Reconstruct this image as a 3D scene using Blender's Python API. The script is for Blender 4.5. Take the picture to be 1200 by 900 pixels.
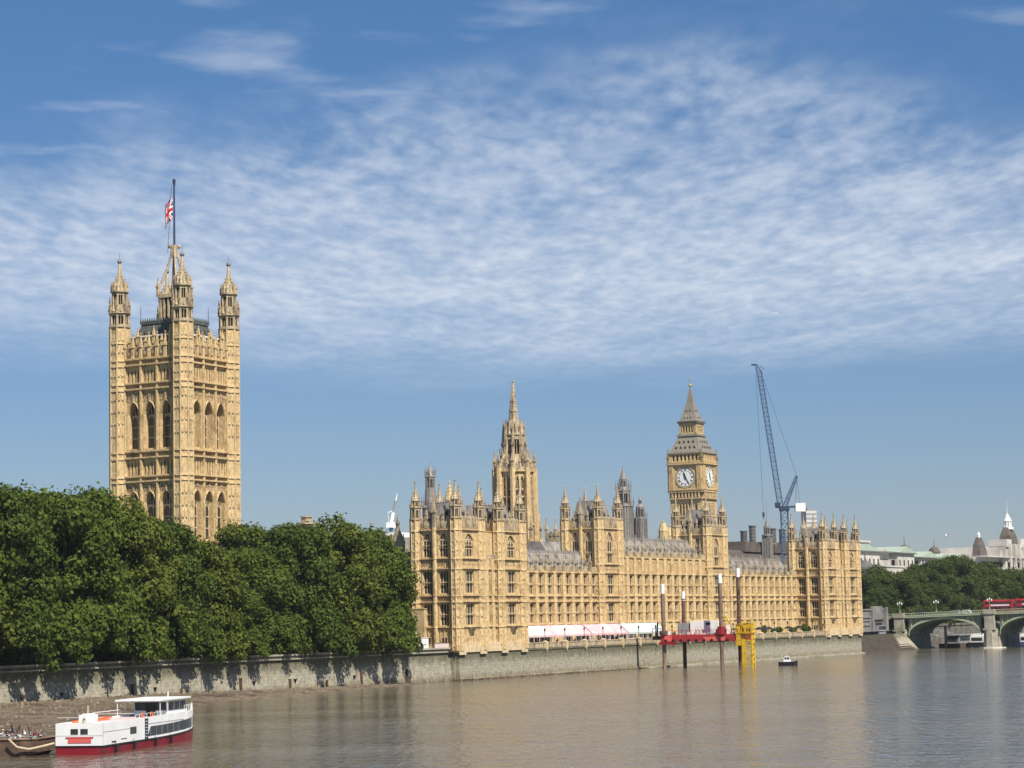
import bpy, bmesh, math, random
import numpy as np
from mathutils import Vector, Matrix
from math import sin, cos, pi, radians, atan, atan2, sqrt, hypot

# ------------------------------------------------------------------ scene, camera, light
S = bpy.context.scene
COL = S.collection
for o in list(bpy.data.objects):
    bpy.data.objects.remove(o)
RNG = random.Random(7)

CAM_Z = 13.2
PITCH = atan(276 / 2600.0)
ROLL = radians(1.2)
cd = bpy.data.cameras.new('camera')
cam = bpy.data.objects.new('camera', cd)
COL.objects.link(cam)
cd.sensor_fit = 'HORIZONTAL'; cd.sensor_width = 36.0; cd.lens = 36.0 * 2600 / 1200
cd.clip_start = 1.0; cd.clip_end = 30000
cam.matrix_world = (Matrix.Translation((0, 0, CAM_Z)) @ Matrix.Rotation(pi / 2 + PITCH, 4, 'X')
                    @ Matrix.Rotation(-ROLL, 4, 'Z'))
S.camera = cam

SUN_AZ = radians(147.0)      # clockwise from the view direction (+Y)
SUN_EL = radians(51.0)
sd = bpy.data.lights.new('sun', 'SUN'); sd.energy = 4.9; sd.angle = radians(0.53); sd.color = (1.0, 0.93, 0.82)
sun = bpy.data.objects.new('sun', sd); COL.objects.link(sun)
sdir = Vector((sin(SUN_AZ) * cos(SUN_EL), cos(SUN_AZ) * cos(SUN_EL), sin(SUN_EL)))
sun.rotation_euler = sdir.to_track_quat('Z', 'Y').to_euler()
sun.location = (0, 0, 400)

S.view_settings.view_transform = 'Standard'
try: S.view_settings.look = 'None'
except Exception: pass
S.view_settings.gamma = 1.0
S.view_settings.use_curve_mapping = False
S.view_settings.exposure = 0.55
S.render.engine = 'CYCLES'
S.render.resolution_x = 1024; S.render.resolution_y = 768

# world: Nishita sky with a thin sheet of altocumulus laid on a plane high above (direction / height)
W = bpy.data.worlds.new('World'); S.world = W; W.use_nodes = True
nt = W.node_tree; nt.nodes.clear()
def N(tree, typ, **kw):
    n = tree.nodes.new(typ)
    for k, v in kw.items():
        if k.startswith('i_'):
            n.inputs[int(k[2:])].default_value = v
        else:
            setattr(n, k, v)
    return n
def M_(tree, op, a, b=None, clamp=False):
    n = tree.nodes.new('ShaderNodeMath'); n.operation = op; n.use_clamp = clamp
    for i, v in enumerate((a, b)):
        if v is None: continue
        if isinstance(v, (int, float)): n.inputs[i].default_value = v
        else: tree.links.new(v, n.inputs[i])
    return n.outputs[0]
def smooth(tree, v, a, b):
    n = tree.nodes.new('ShaderNodeMapRange'); n.interpolation_type = 'SMOOTHSTEP'
    tree.links.new(v, n.inputs['Value'])
    n.inputs['From Min'].default_value = a; n.inputs['From Max'].default_value = b
    n.inputs['To Min'].default_value = 0; n.inputs['To Max'].default_value = 1
    return n.outputs[0]
def build_world():
    L = nt.links.new
    out = N(nt, 'ShaderNodeOutputWorld')
    sky = N(nt, 'ShaderNodeTexSky', sky_type='NISHITA', sun_disc=False)
    sky.sun_elevation = SUN_EL; sky.sun_rotation = SUN_AZ
    sky.altitude = 50; sky.air_density = 1.0; sky.dust_density = 0.25; sky.ozone_density = 2.6
    bg = N(nt, 'ShaderNodeBackground'); bg.inputs[1].default_value = 0.065
    tc = N(nt, 'ShaderNodeTexCoord'); sp = N(nt, 'ShaderNodeSeparateXYZ'); L(tc.outputs['Generated'], sp.inputs[0])
    # clear dry summer air: less red than the Nishita default, least near the horizon
    tr = N(nt, 'ShaderNodeValToRGB'); tr.color_ramp.elements[0].position = 0.0; tr.color_ramp.elements[1].position = 0.27
    tr.color_ramp.elements[0].color = (0.60, 0.63, 0.80, 1); tr.color_ramp.elements[1].color = (0.47, 0.73, 0.96, 1)
    L(sp.outputs[2], tr.inputs[0])
    mt = N(nt, 'ShaderNodeMixRGB', blend_type='MULTIPLY'); mt.inputs[0].default_value = 1.0
    L(sky.outputs[0], mt.inputs[1]); L(tr.outputs[0], mt.inputs[2]); L(mt.outputs[0], bg.inputs[0])
    z = M_(nt, 'MAXIMUM', sp.outputs[2], 0.03)
    px = M_(nt, 'DIVIDE', sp.outputs[0], z); py = M_(nt, 'DIVIDE', sp.outputs[1], z)
    cb = N(nt, 'ShaderNodeCombineXYZ'); L(px, cb.inputs[0]); L(py, cb.inputs[1])
    # large wander that bends the sheet's edges
    big = N(nt, 'ShaderNodeTexNoise'); big.inputs['Scale'].default_value = 1.1; big.inputs['Detail'].default_value = 4
    mpb = N(nt, 'ShaderNodeMapping'); mpb.inputs['Scale'].default_value = (1.2, 0.8, 1); mpb.inputs['Location'].default_value = (4.7, -3.3, 0)
    L(cb.outputs[0], mpb.inputs[0]); L(mpb.outputs[0], big.inputs['Vector'])
    wob = M_(nt, 'MULTIPLY', M_(nt, 'SUBTRACT', big.outputs[0], 0.5), 2.6)
    # near (upper) edge leans with x : the sheet is closest to us a little right of the middle
    dx = M_(nt, 'SUBTRACT', px, 0.25)
    q = M_(nt, 'MULTIPLY', M_(nt, 'MULTIPLY', dx, dx), 0.45)
    yy = M_(nt, 'SUBTRACT', M_(nt, 'ADD', py, wob), q)
    near = smooth(nt, yy, 3.5, 4.6)
    yf = M_(nt, 'ADD', M_(nt, 'ADD', py, wob), M_(nt, 'MULTIPLY', M_(nt, 'MULTIPLY', dx, dx), 0.30))
    far = M_(nt, 'SUBTRACT', 1.0, smooth(nt, yf, 6.4, 10.2))
    # cells
    mp = N(nt, 'ShaderNodeMapping'); mp.inputs['Rotation'].default_value = (0, 0, radians(-24)); mp.inputs['Scale'].default_value = (4.0, 1.7, 1)
    L(cb.outputs[0], mp.inputs[0])
    n1 = N(nt, 'ShaderNodeTexNoise'); n1.inputs['Scale'].default_value = 1.0; n1.inputs['Detail'].default_value = 7
    n1.inputs['Roughness'].default_value = 0.56; n1.inputs['Distortion'].default_value = 0.5; L(mp.outputs[0], n1.inputs['Vector'])
    mp2 = N(nt, 'ShaderNodeMapping'); mp2.inputs['Rotation'].default_value = (0, 0, radians(-30)); mp2.inputs['Scale'].default_value = (18, 7, 1)
    L(cb.outputs[0], mp2.inputs[0])
    n2 = N(nt, 'ShaderNodeTexNoise'); n2.inputs['Scale'].default_value = 1.0; n2.inputs['Detail'].default_value = 5; L(mp2.outputs[0], n2.inputs['Vector'])
    tex = M_(nt, 'ADD', M_(nt, 'MULTIPLY', n1.outputs[0], 0.56), M_(nt, 'MULTIPLY', n2.outputs[0], 0.44))
    body = M_(nt, 'MULTIPLY', smooth(nt, tex, 0.28, 0.78), 0.8)
    veil = M_(nt, 'MULTIPLY', smooth(nt, py, 4.1, 6.4), 0.40)
    d = M_(nt, 'MULTIPLY', M_(nt, 'MULTIPLY', near, far), M_(nt, 'ADD', body, veil), True)
    # a few loose wisps nearer than the sheet and a thin streak beyond it
    n3 = N(nt, 'ShaderNodeTexNoise'); n3.inputs['Scale'].default_value = 1.0; n3.inputs['Detail'].default_value = 6
    mp3 = N(nt, 'ShaderNodeMapping'); mp3.inputs['Rotation'].default_value = (0, 0, radians(-20)); mp3.inputs['Scale'].default_value = (2.2, 2.4, 1); mp3.inputs['Location'].default_value = (1.3, 8.2, 0)
    L(cb.outputs[0], mp3.inputs[0]); L(mp3.outputs[0], n3.inputs['Vector'])
    wis = M_(nt, 'MULTIPLY', smooth(nt, n3.outputs[0], 0.52, 0.74), 0.5)
    up = smooth(nt, sp.outputs[2], 0.10, 0.17)
    d = M_(nt, 'MAXIMUM', d, M_(nt, 'MULTIPLY', wis, up))
    fac = M_(nt, 'MULTIPLY', d, 0.86, True)
    bc = N(nt, 'ShaderNodeBackground'); bc.inputs[0].default_value = (0.48, 0.525, 0.595, 1); bc.inputs[1].default_value = 1.0
    mx = N(nt, 'ShaderNodeMixShader'); L(fac, mx.inputs[0]); L(bg.outputs[0], mx.inputs[1]); L(bc.outputs[0], mx.inputs[2])
    L(mx.outputs[0], out.inputs[0])
build_world()

# ------------------------------------------------------------------ frame of the riverside (x = north along the river, y = inland)
BETA = atan(1405 / 2600.0)
ANG = pi / 2 - BETA
AX = Vector((sin(BETA), cos(BETA))); BX = Vector((-cos(BETA), sin(BETA)))
OX = Vector((-12.83, 492.68))
def wor(s, t): return OX + AX * s + BX * t

# ------------------------------------------------------------------ mesh builder
class Fr:
    """Facade frame: u runs along the wall, d outward, z up."""
    def __init__(s, x, y, deg):
        s.x, s.y, s.r = x, y, radians(deg)
        s.ux, s.uy = cos(s.r), sin(s.r); s.ix, s.iy = -sin(s.r), cos(s.r)
    def p(s, u, d, z): return (s.x + s.ux * u - s.ix * d, s.y + s.uy * u - s.iy * d, z)

class MB:
    def __init__(s): s.v = []; s.f = []; s.m = []; s.cuts = []
    def cut(s): s.cuts.append((len(s.v), len(s.f)))
    def build_each(s, name, mats, parent, cb=None):
        """one object per piece (pieces are closed with cut())"""
        v0 = f0 = 0; out = []
        for v1, f1 in s.cuts:
            q = MB(); q.v = s.v[v0:v1]; q.f = [tuple(i - v0 for i in f) for f in s.f[f0:f1]]; q.m = s.m[f0:f1]
            out.append(q.build(name, mats, parent)); v0, f0 = v1, f1
        return out
    def add(s, vs, fs, m=0):
        b = len(s.v); s.v.extend(vs)
        for f in fs: s.f.append(tuple(i + b for i in f)); s.m.append(m)
    HEX = [(0, 3, 2, 1), (4, 5, 6, 7), (0, 1, 5, 4), (1, 2, 6, 5), (2, 3, 7, 6), (3, 0, 4, 7)]
    def box(s, x0, x1, y0, y1, z0, z1, m=0):
        s.add([(x0, y0, z0), (x1, y0, z0), (x1, y1, z0), (x0, y1, z0), (x0, y0, z1), (x1, y0, z1), (x1, y1, z1), (x0, y1, z1)], MB.HEX, m)
    def fbox(s, F, u0, u1, d0, d1, z0, z1, m=0):
        s.add([F.p(u0, d0, z0), F.p(u1, d0, z0), F.p(u1, d1, z0), F.p(u0, d1, z0), F.p(u0, d0, z1), F.p(u1, d0, z1), F.p(u1, d1, z1), F.p(u0, d1, z1)], MB.HEX, m)
    def hexa(s, pts, m=0): s.add(pts, MB.HEX, m)
    def prism(s, cx, cy, z0, z1, r0, r1=None, n=8, rot=None, m=0, sx=1, sy=1):
        if r1 is None: r1 = r0
        if rot is None: rot = pi / n
        vs = [(cx + r0 * sx * cos(rot + 2 * pi * i / n), cy + r0 * sy * sin(rot + 2 * pi * i / n), z0) for i in range(n)]
        if r1 <= 1e-4:
            vs.append((cx, cy, z1))
            fs = [(i, (i + 1) % n, n) for i in range(n)] + [tuple(range(n - 1, -1, -1))]
        else:
            vs += [(cx + r1 * sx * cos(rot + 2 * pi * i / n), cy + r1 * sy * sin(rot + 2 * pi * i / n), z1) for i in range(n)]
            fs = [(i, (i + 1) % n, (i + 1) % n + n, i + n) for i in range(n)] + [tuple(range(n - 1, -1, -1)), tuple(range(n, 2 * n))]
        s.add(vs, fs, m)
    def tube(s, p, q, r, n=6, m=0, r2=None):
        p = Vector(p); q = Vector(q); d = (q - p)
        if d.length < 1e-6: return
        d.normalize()
        a = d.orthogonal().normalized(); b = d.cross(a)
        if r2 is None: r2 = r
        vs = [tuple(p + (a * cos(2 * pi * i / n) + b * sin(2 * pi * i / n)) * r) for i in range(n)]
        vs += [tuple(q + (a * cos(2 * pi * i / n) + b * sin(2 * pi * i / n)) * r2) for i in range(n)]
        s.add(vs, [(i, (i + 1) % n, (i + 1) % n + n, i + n) for i in range(n)] + [tuple(range(n - 1, -1, -1)), tuple(range(n, 2 * n))], m)
    def ball(s, c, r, n=8, k=5, m=0, sz=1.0):
        for j in range(k):
            a0 = -pi / 2 + pi * j / k; a1 = -pi / 2 + pi * (j + 1) / k
            r0 = max(r * cos(a0), 1e-3); r1 = max(r * cos(a1), 1e-3)
            s.prism(c[0], c[1], c[2] + r * sz * sin(a0), c[2] + r * sz * sin(a1), r0, r1, n, m=m)
    def extrude(s, pts, dv, m=0):
        n = len(pts); dv = Vector(dv)
        vs = [tuple(p) for p in pts] + [tuple(Vector(p) + dv) for p in pts]
        s.add(vs, [tuple(range(n - 1, -1, -1)), tuple(range(n, 2 * n))] + [(i, (i + 1) % n, (i + 1) % n + n, i + n) for i in range(n)], m)
    def quad(s, a, b, c, d, m=0): s.add([a, b, c, d], [(0, 1, 2, 3)], m)
    def spandrel(s, F, u0, u1, zs, za, zt, d0, d1, k=5, m=0, ogee=False):
        """wall filling above a pointed arch: spring zs, apex za, flat top zt"""
        um = (u0 + u1) / 2; w = um - u0
        def arc(i):
            t = i / k
            return u0 + w * t, zs + (za - zs) * sin(t * pi / 2) ** 0.85
        for i in range(k):
            a, b = arc(i), arc(i + 1)
            for fl in (0, 1):
                ua, ub = (a[0], b[0]) if not fl else (2 * um - a[0], 2 * um - b[0])
                s.hexa([F.p(ua, d0, a[1]), F.p(ub, d0, b[1]), F.p(ub, d1, b[1]), F.p(ua, d1, a[1]),
                        F.p(ua, d0, zt), F.p(ub, d0, zt), F.p(ub, d1, zt), F.p(ua, d1, zt)], m)
    def mesh(s, name, mats, fix=True):
        me = bpy.data.meshes.new(name)
        me.from_pydata(s.v, [], s.f)
        for mm in (mats if isinstance(mats, (list, tuple)) else [mats]): me.materials.append(mm)
        me.polygons.foreach_set('material_index', s.m)
        if fix:
            bm = bmesh.new(); bm.from_mesh(me); bmesh.ops.recalc_face_normals(bm, faces=bm.faces); bm.to_mesh(me); bm.free()
        me.update()
        return me
    def build(s, name, mats, parent=None, fix=True):
        return link(name, s.mesh(name, mats, fix), parent)

class On(MB):
    """writes into another builder with one fixed material slot"""
    def __init__(s, mb, k): s.mb, s.k = mb, k
    def add(s, vs, fs, m=0): s.mb.add(vs, fs, s.k)
def ribs(mb, F, u0, u1, z0, z1, pitch=.55, w=.11, d=.13, m=0):
    """blind tracery: thin upright ribs with little pointed heads on a blank wall"""
    n = max(1, round((u1 - u0) / pitch)); p = (u1 - u0) / n
    for i in range(n + 1): mb.fbox(F, u0 + p * i - w / 2, u0 + p * i + w / 2, 0.001, d, z0, z1, m)
    for i in range(n): mb.spandrel(F, u0 + p * i + w / 2, u0 + p * (i + 1) - w / 2, z1 - .75, z1 - .25, z1, .001, d * .8, 2, m)
def link(name, me, parent=None):
    o = bpy.data.objects.new(name, me); COL.objects.link(o)
    if parent is not None: o.parent = parent
    return o
def tag(o, label=None, cat=None, group=None, kind=None):
    if label: o['label'] = label
    if cat: o['category'] = cat
    if group: o['group'] = group
    if kind: o['kind'] = kind
    return o
def place(o, s, t, z=0, deg=0):
    w = wor(s, t); o.location = (w.x, w.y, z); o.rotation_euler = (0, 0, ANG + radians(deg)); return o
def thing(name, label, cat, s=0, t=0, z=0, deg=0, group=None):
    o = bpy.data.objects.new(name, None); COL.objects.link(o); o.empty_display_size = 1
    place(o, s, t, z, deg); return tag(o, label, cat, group)
def thingw(name, label, cat, x, y, z=0, rot=0, group=None):
    o = bpy.data.objects.new(name, None); COL.objects.link(o)
    o.location = (x, y, z); o.rotation_euler = (0, 0, rot); return tag(o, label, cat, group)
def copy_tree(o, parent=None, kids=None):
    c = o.copy(); COL.objects.link(c)
    if parent is not None: c.parent = parent
    for ch in list(o.children): copy_tree(ch, c)
    return c

# ------------------------------------------------------------------ materials
def mat(name, col, rough=0.7, metal=0.0, spec=0.3):
    m = bpy.data.materials.new(name); m.use_nodes = True
    b = m.node_tree.nodes['Principled BSDF']
    b.inputs['Base Color'].default_value = (*col, 1); b.inputs['Roughness'].default_value = rough
    b.inputs['Metallic'].default_value = metal; b.inputs['Specular IOR Level'].default_value = spec
    return m
def vary(m, c1, c2, scale=0.5, detail=6, lo=0.3, hi=0.7, c3=None, scale3=0.1, stretch=(1, 1, 1), bump=0.0, bscale=2.0, bdist=0.1, lo3=0.45, hi3=0.7, fine=0):
    t = m.node_tree; L = t.links.new; b = t.nodes['Principled BSDF']
    tc = t.nodes.new('ShaderNodeTexCoord'); mp = t.nodes.new('ShaderNodeMapping'); mp.inputs['Scale'].default_value = stretch
    L(tc.outputs['Object'], mp.inputs[0])
    n = t.nodes.new('ShaderNodeTexNoise'); n.inputs['Scale'].default_value = scale; n.inputs['Detail'].default_value = detail; n.inputs['Roughness'].default_value = 0.62
    L(mp.outputs[0], n.inputs['Vector'])
    r = t.nodes.new('ShaderNodeValToRGB'); r.color_ramp.elements[0].position = lo; r.color_ramp.elements[1].position = hi
    r.color_ramp.elements[0].color = (*c1, 1); r.color_ramp.elements[1].color = (*c2, 1)
    L(n.outputs[0], r.inputs[0]); out = r.outputs[0]
    if c3 is not None:
        n3 = t.nodes.new('ShaderNodeTexNoise'); n3.inputs['Scale'].default_value = scale3; n3.inputs['Detail'].default_value = 5
        L(mp.outputs[0], n3.inputs['Vector'])
        r3 = t.nodes.new('ShaderNodeMapRange'); r3.interpolation_type = 'SMOOTHSTEP'; L(n3.outputs[0], r3.inputs[0])
        r3.inputs[1].default_value = lo3; r3.inputs[2].default_value = hi3
        mx = t.nodes.new('ShaderNodeMixRGB'); L(r3.outputs[0], mx.inputs[0]); L(out, mx.inputs[1]); mx.inputs[2].default_value = (*c3, 1)
        out = mx.outputs[0]
    if fine > 0:
        nf = t.nodes.new('ShaderNodeTexNoise'); nf.inputs['Scale'].default_value = fine; nf.inputs['Detail'].default_value = 4; nf.inputs['Roughness'].default_value = 0.7
        mpf = t.nodes.new('ShaderNodeMapping'); mpf.inputs['Scale'].default_value = (1, 1, .5); L(tc.outputs['Object'], mpf.inputs[0]); L(mpf.outputs[0], nf.inputs['Vector'])
        rf = t.nodes.new('ShaderNodeMapRange'); L(nf.outputs[0], rf.inputs[0]); rf.inputs[1].default_value = .36; rf.inputs[2].default_value = .62; rf.inputs[3].default_value = .80; rf.inputs[4].default_value = 1.10
        mf = t.nodes.new('ShaderNodeMixRGB'); mf.blend_type = 'MULTIPLY'; mf.inputs[0].default_value = 1; L(out, mf.inputs[1]); L(rf.outputs[0], mf.inputs[2]); out = mf.outputs[0]
    L(out, b.inputs['Base Color'])
    if bump > 0:
        nb = t.nodes.new('ShaderNodeTexNoise'); nb.inputs['Scale'].default_value = bscale; nb.inputs['Detail'].default_value = 5
        L(mp.outputs[0], nb.inputs['Vector'])
        bp = t.nodes.new('ShaderNodeBump'); bp.inputs['Strength'].default_value = bump; bp.inputs['Distance'].default_value = bdist
        L(nb.outputs[0], bp.inputs['Height']); L(bp.outputs[0], b.inputs['Normal'])
    return m
def stone(name, c1, c2, dark, sc=1.6, lo3=0.52, hi3=0.75):
    m = vary(mat(name, c1, 0.85, spec=0.2), c1, c2, sc, 8, 0.32, 0.68, dark, 0.55, (1, 1, 0.55), bump=0.6, bscale=2.4, bdist=0.25, lo3=lo3, hi3=hi3, fine=2.6)
    return m
STONE = stone('honey_limestone', (0.475, 0.338, 0.163), (0.655, 0.50, 0.278), (0.32, 0.22, 0.107))
STONE2 = stone('pale_limestone', (0.52, 0.39, 0.225), (0.69, 0.56, 0.37), (0.35, 0.26, 0.155))
WEATH = stone('weathered_limestone', (0.35, 0.27, 0.17), (0.54, 0.445, 0.29), (0.21, 0.165, 0.115), 1.2, 0.45, 0.7)
CARVE = stone('carved_limestone', (0.34, 0.24, 0.13), (0.62, 0.48, 0.29), (0.25, 0.175, 0.10), 3.0, 0.42, 0.7)
VOID = mat('unlit_opening', (0.02, 0.016, 0.012), 0.9)
GLASS = vary(mat('leaded_glass', (0.03, 0.03, 0.028), 0.25, spec=0.5), (0.018, 0.016, 0.013), (0.07, 0.058, 0.042), 1.0, 3)
SLATE = vary(mat('iron_roof_grey', (0.17, 0.155, 0.14), 0.6), (0.21, 0.19, 0.17), (0.34, 0.31, 0.275), 0.8, 6, c3=(0.14, 0.13, 0.12), scale3=0.25, bump=0.25)
SLATED = vary(mat('dark_iron_roof', (0.05, 0.055, 0.05), 0.55), (0.06, 0.07, 0.066), (0.13, 0.14, 0.125), 0.9, 6, bump=0.2)
IRONG = vary(mat('grey_cast_iron', (0.16, 0.15, 0.14), 0.6), (0.15, 0.14, 0.13), (0.29, 0.265, 0.24), 1.5, 6)
LANT = vary(mat('tower_roof_iron', (0.2, 0.18, 0.14), 0.55), (0.17, 0.15, 0.12), (0.26, 0.235, 0.19), 1.3, 6)
GOLD = mat('gilding', (0.75, 0.55, 0.22), 0.3, 0.8)
GILT = vary(mat('gilt_stone', (0.55, 0.42, 0.2), 0.6), (0.36, 0.26, 0.12), (0.62, 0.49, 0.26), 2.0)
WHITE = vary(mat('white_paint', (0.8, 0.8, 0.78), 0.45), (0.72, 0.72, 0.70), (0.84, 0.84, 0.82), 0.6, 5)
OPAL = mat('opal_dial_glass', (0.80, 0.80, 0.76), 0.35)
BLACK = mat('black_paint', (0.015, 0.016, 0.02), 0.4)
NAVYI = mat('dark_blue_iron', (0.03, 0.045, 0.09), 0.5)
STEELB = vary(mat('blue_painted_steel', (0.06, 0.11, 0.2), 0.5), (0.045, 0.085, 0.16), (0.08, 0.135, 0.23), 1.0)
GREYM = vary(mat('grey_steel', (0.25, 0.26, 0.27), 0.5), (0.18, 0.19, 0.2), (0.32, 0.33, 0.34), 1.5)
RED = vary(mat('red_paint', (0.42, 0.02, 0.03), 0.45), (0.33, 0.014, 0.022), (0.48, 0.03, 0.04), 0.5, 6)
REDP = mat('faded_red_paint', (0.62, 0.12, 0.10), 0.6)
MAROON = vary(mat('maroon_hull_paint', (0.22, 0.012, 0.022), 0.4), (0.17, 0.01, 0.017), (0.28, 0.018, 0.03), 0.4, 6, c3=(0.10, 0.03, 0.025), scale3=0.6, lo3=.58, hi3=.7)
YEL = vary(mat('yellow_paint', (0.72, 0.47, 0.02), 0.5), (0.46, 0.27, 0.012), (0.62, 0.42, 0.02), 0.8, 6, c3=(0.28, 0.15, 0.02), scale3=0.9, lo3=.55, hi3=.68)
ORANGE = mat('orange_plastic', (0.75, 0.17, 0.06), 0.5)
RUST = vary(mat('rusty_steel', (0.12, 0.07, 0.045), 0.8), (0.06, 0.042, 0.032), (0.19, 0.115, 0.075), 0.7, 8, c3=(0.035, 0.028, 0.025), scale3=0.4)
RUSTL = vary(mat('pale_rusty_steel', (0.22, 0.14, 0.1), 0.8), (0.10, 0.065, 0.045), (0.30, 0.21, 0.16), 0.5, 8, stretch=(1, 1, 0.3))
PINK = vary(mat('pink_canvas', (0.7, 0.36, 0.38), 0.8), (0.60, 0.33, 0.34), (0.74, 0.52, 0.52), 0.4, 4)
CANV = vary(mat('white_canvas', (0.72, 0.68, 0.65), 0.8), (0.58, 0.43, 0.42), (0.68, 0.55, 0.54), 0.3, 4)
CANVG = vary(mat('pale_green_canvas', (0.6, 0.66, 0.62), 0.8), (0.42, 0.48, 0.45), (0.55, 0.59, 0.56), 0.4, 4)
WGLASS = vary(mat('cabin_glass', (0.025, 0.03, 0.035), 0.12, spec=0.6), (0.015, 0.018, 0.02), (0.05, 0.055, 0.06), 0.5, 3)
PORT = vary(mat('portland_stone', (0.62, 0.59, 0.53), 0.8), (0.47, 0.445, 0.395), (0.60, 0.57, 0.51), 0.12, 7, c3=(0.36, 0.335, 0.295), scale3=0.08)
COPPER = vary(mat('green_copper', (0.30, 0.45, 0.36), 0.7), (0.30, 0.37, 0.29), (0.38, 0.44, 0.35), 0.1, 5)
DROOF = vary(mat('brown_slate', (0.10, 0.085, 0.07), 0.7), (0.075, 0.062, 0.052), (0.15, 0.125, 0.10), 0.3, 6)
BRONZE = vary(mat('bronze_chimney', (0.12, 0.115, 0.11), 0.5), (0.085, 0.082, 0.08), (0.17, 0.16, 0.15), 0.6, 4)
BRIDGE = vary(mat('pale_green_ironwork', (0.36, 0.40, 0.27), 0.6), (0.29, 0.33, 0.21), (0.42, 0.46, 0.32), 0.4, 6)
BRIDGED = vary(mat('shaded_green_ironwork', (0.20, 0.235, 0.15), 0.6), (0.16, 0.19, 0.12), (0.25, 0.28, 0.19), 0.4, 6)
GRANITE = vary(mat('pier_granite', (0.36, 0.335, 0.26), 0.85), (0.27, 0.25, 0.19), (0.45, 0.42, 0.33), 0.35, 7, c3=(0.19, 0.175, 0.12), scale3=0.2, bump=0.4)
ASPH = vary(mat('asphalt', (0.05, 0.05, 0.05), 0.9), (0.04, 0.04, 0.04), (0.065, 0.063, 0.06), 0.5)
BARK = vary(mat('plane_bark', (0.12, 0.10, 0.07), 0.9), (0.07, 0.055, 0.04), (0.2, 0.17, 0.12), 0.8, 5)
MUD = vary(mat('river_mud_and_shingle', (0.2, 0.15, 0.1), 0.95), (0.075, 0.056, 0.038), (0.19, 0.15, 0.10), 0.35, 9, c3=(0.06, 0.043, 0.032), scale3=0.12, bump=0.8, bscale=1.2, bdist=0.4)
ROCK = vary(mat('broken_stone', (0.28, 0.24, 0.17), 0.9), (0.085, 0.066, 0.045), (0.25, 0.205, 0.145), 0.9, 6)
GRASS = vary(mat('park_ground', (0.07, 0.085, 0.03), 0.95), (0.05, 0.07, 0.02), (0.11, 0.11, 0.05), 0.05, 6)
PAVE = vary(mat('terrace_paving', (0.3, 0.27, 0.21), 0.9), (0.25, 0.22, 0.17), (0.36, 0.32, 0.25), 0.4, 6)
TOWN = vary(mat('town_ground', (0.2, 0.19, 0.17), 0.95), (0.15, 0.145, 0.13), (0.25, 0.235, 0.21), 0.02, 6)
ROPE = mat('pale_rope', (0.5, 0.42, 0.28), 0.9)

def leafmat(name, a, b):
    m = bpy.data.materials.new(name); m.use_nodes = True; t = m.node_tree; t.nodes.clear(); L = t.links.new
    o = N(t, 'ShaderNodeOutputMaterial'); di = N(t, 'ShaderNodeBsdfDiffuse'); tr = N(t, 'ShaderNodeBsdfTranslucent'); mx = N(t, 'ShaderNodeMixShader')
    mx.inputs[0].default_value = 0.32
    tc = N(t, 'ShaderNodeTexCoord'); n = N(t, 'ShaderNodeTexNoise'); n.inputs['Scale'].default_value = 0.45; n.inputs['Detail'].default_value = 6
    L(tc.outputs['Object'], n.inputs['Vector'])
    r = N(t, 'ShaderNodeValToRGB'); r.color_ramp.elements[0].position = 0.32; r.color_ramp.elements[1].position = 0.70
    r.color_ramp.elements[0].color = (*a, 1); r.color_ramp.elements[1].color = (*b, 1)
    L(n.outputs[0], r.inputs[0]); L(r.outputs[0], di.inputs[0]); L(r.outputs[0], tr.inputs[0])
    L(di.outputs[0], mx.inputs[1]); L(tr.outputs[0], mx.inputs[2]); L(mx.outputs[0], o.inputs[0])
    return m
LEAF = [leafmat('plane_leaves', (0.056, 0.086, 0.015), (0.135, 0.172, 0.036)), leafmat('plane_leaves_yellowish', (0.064, 0.090, 0.015), (0.165, 0.188, 0.040)),
        leafmat('plane_leaves_deep', (0.050, 0.082, 0.016), (0.115, 0.152, 0.034))]

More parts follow.
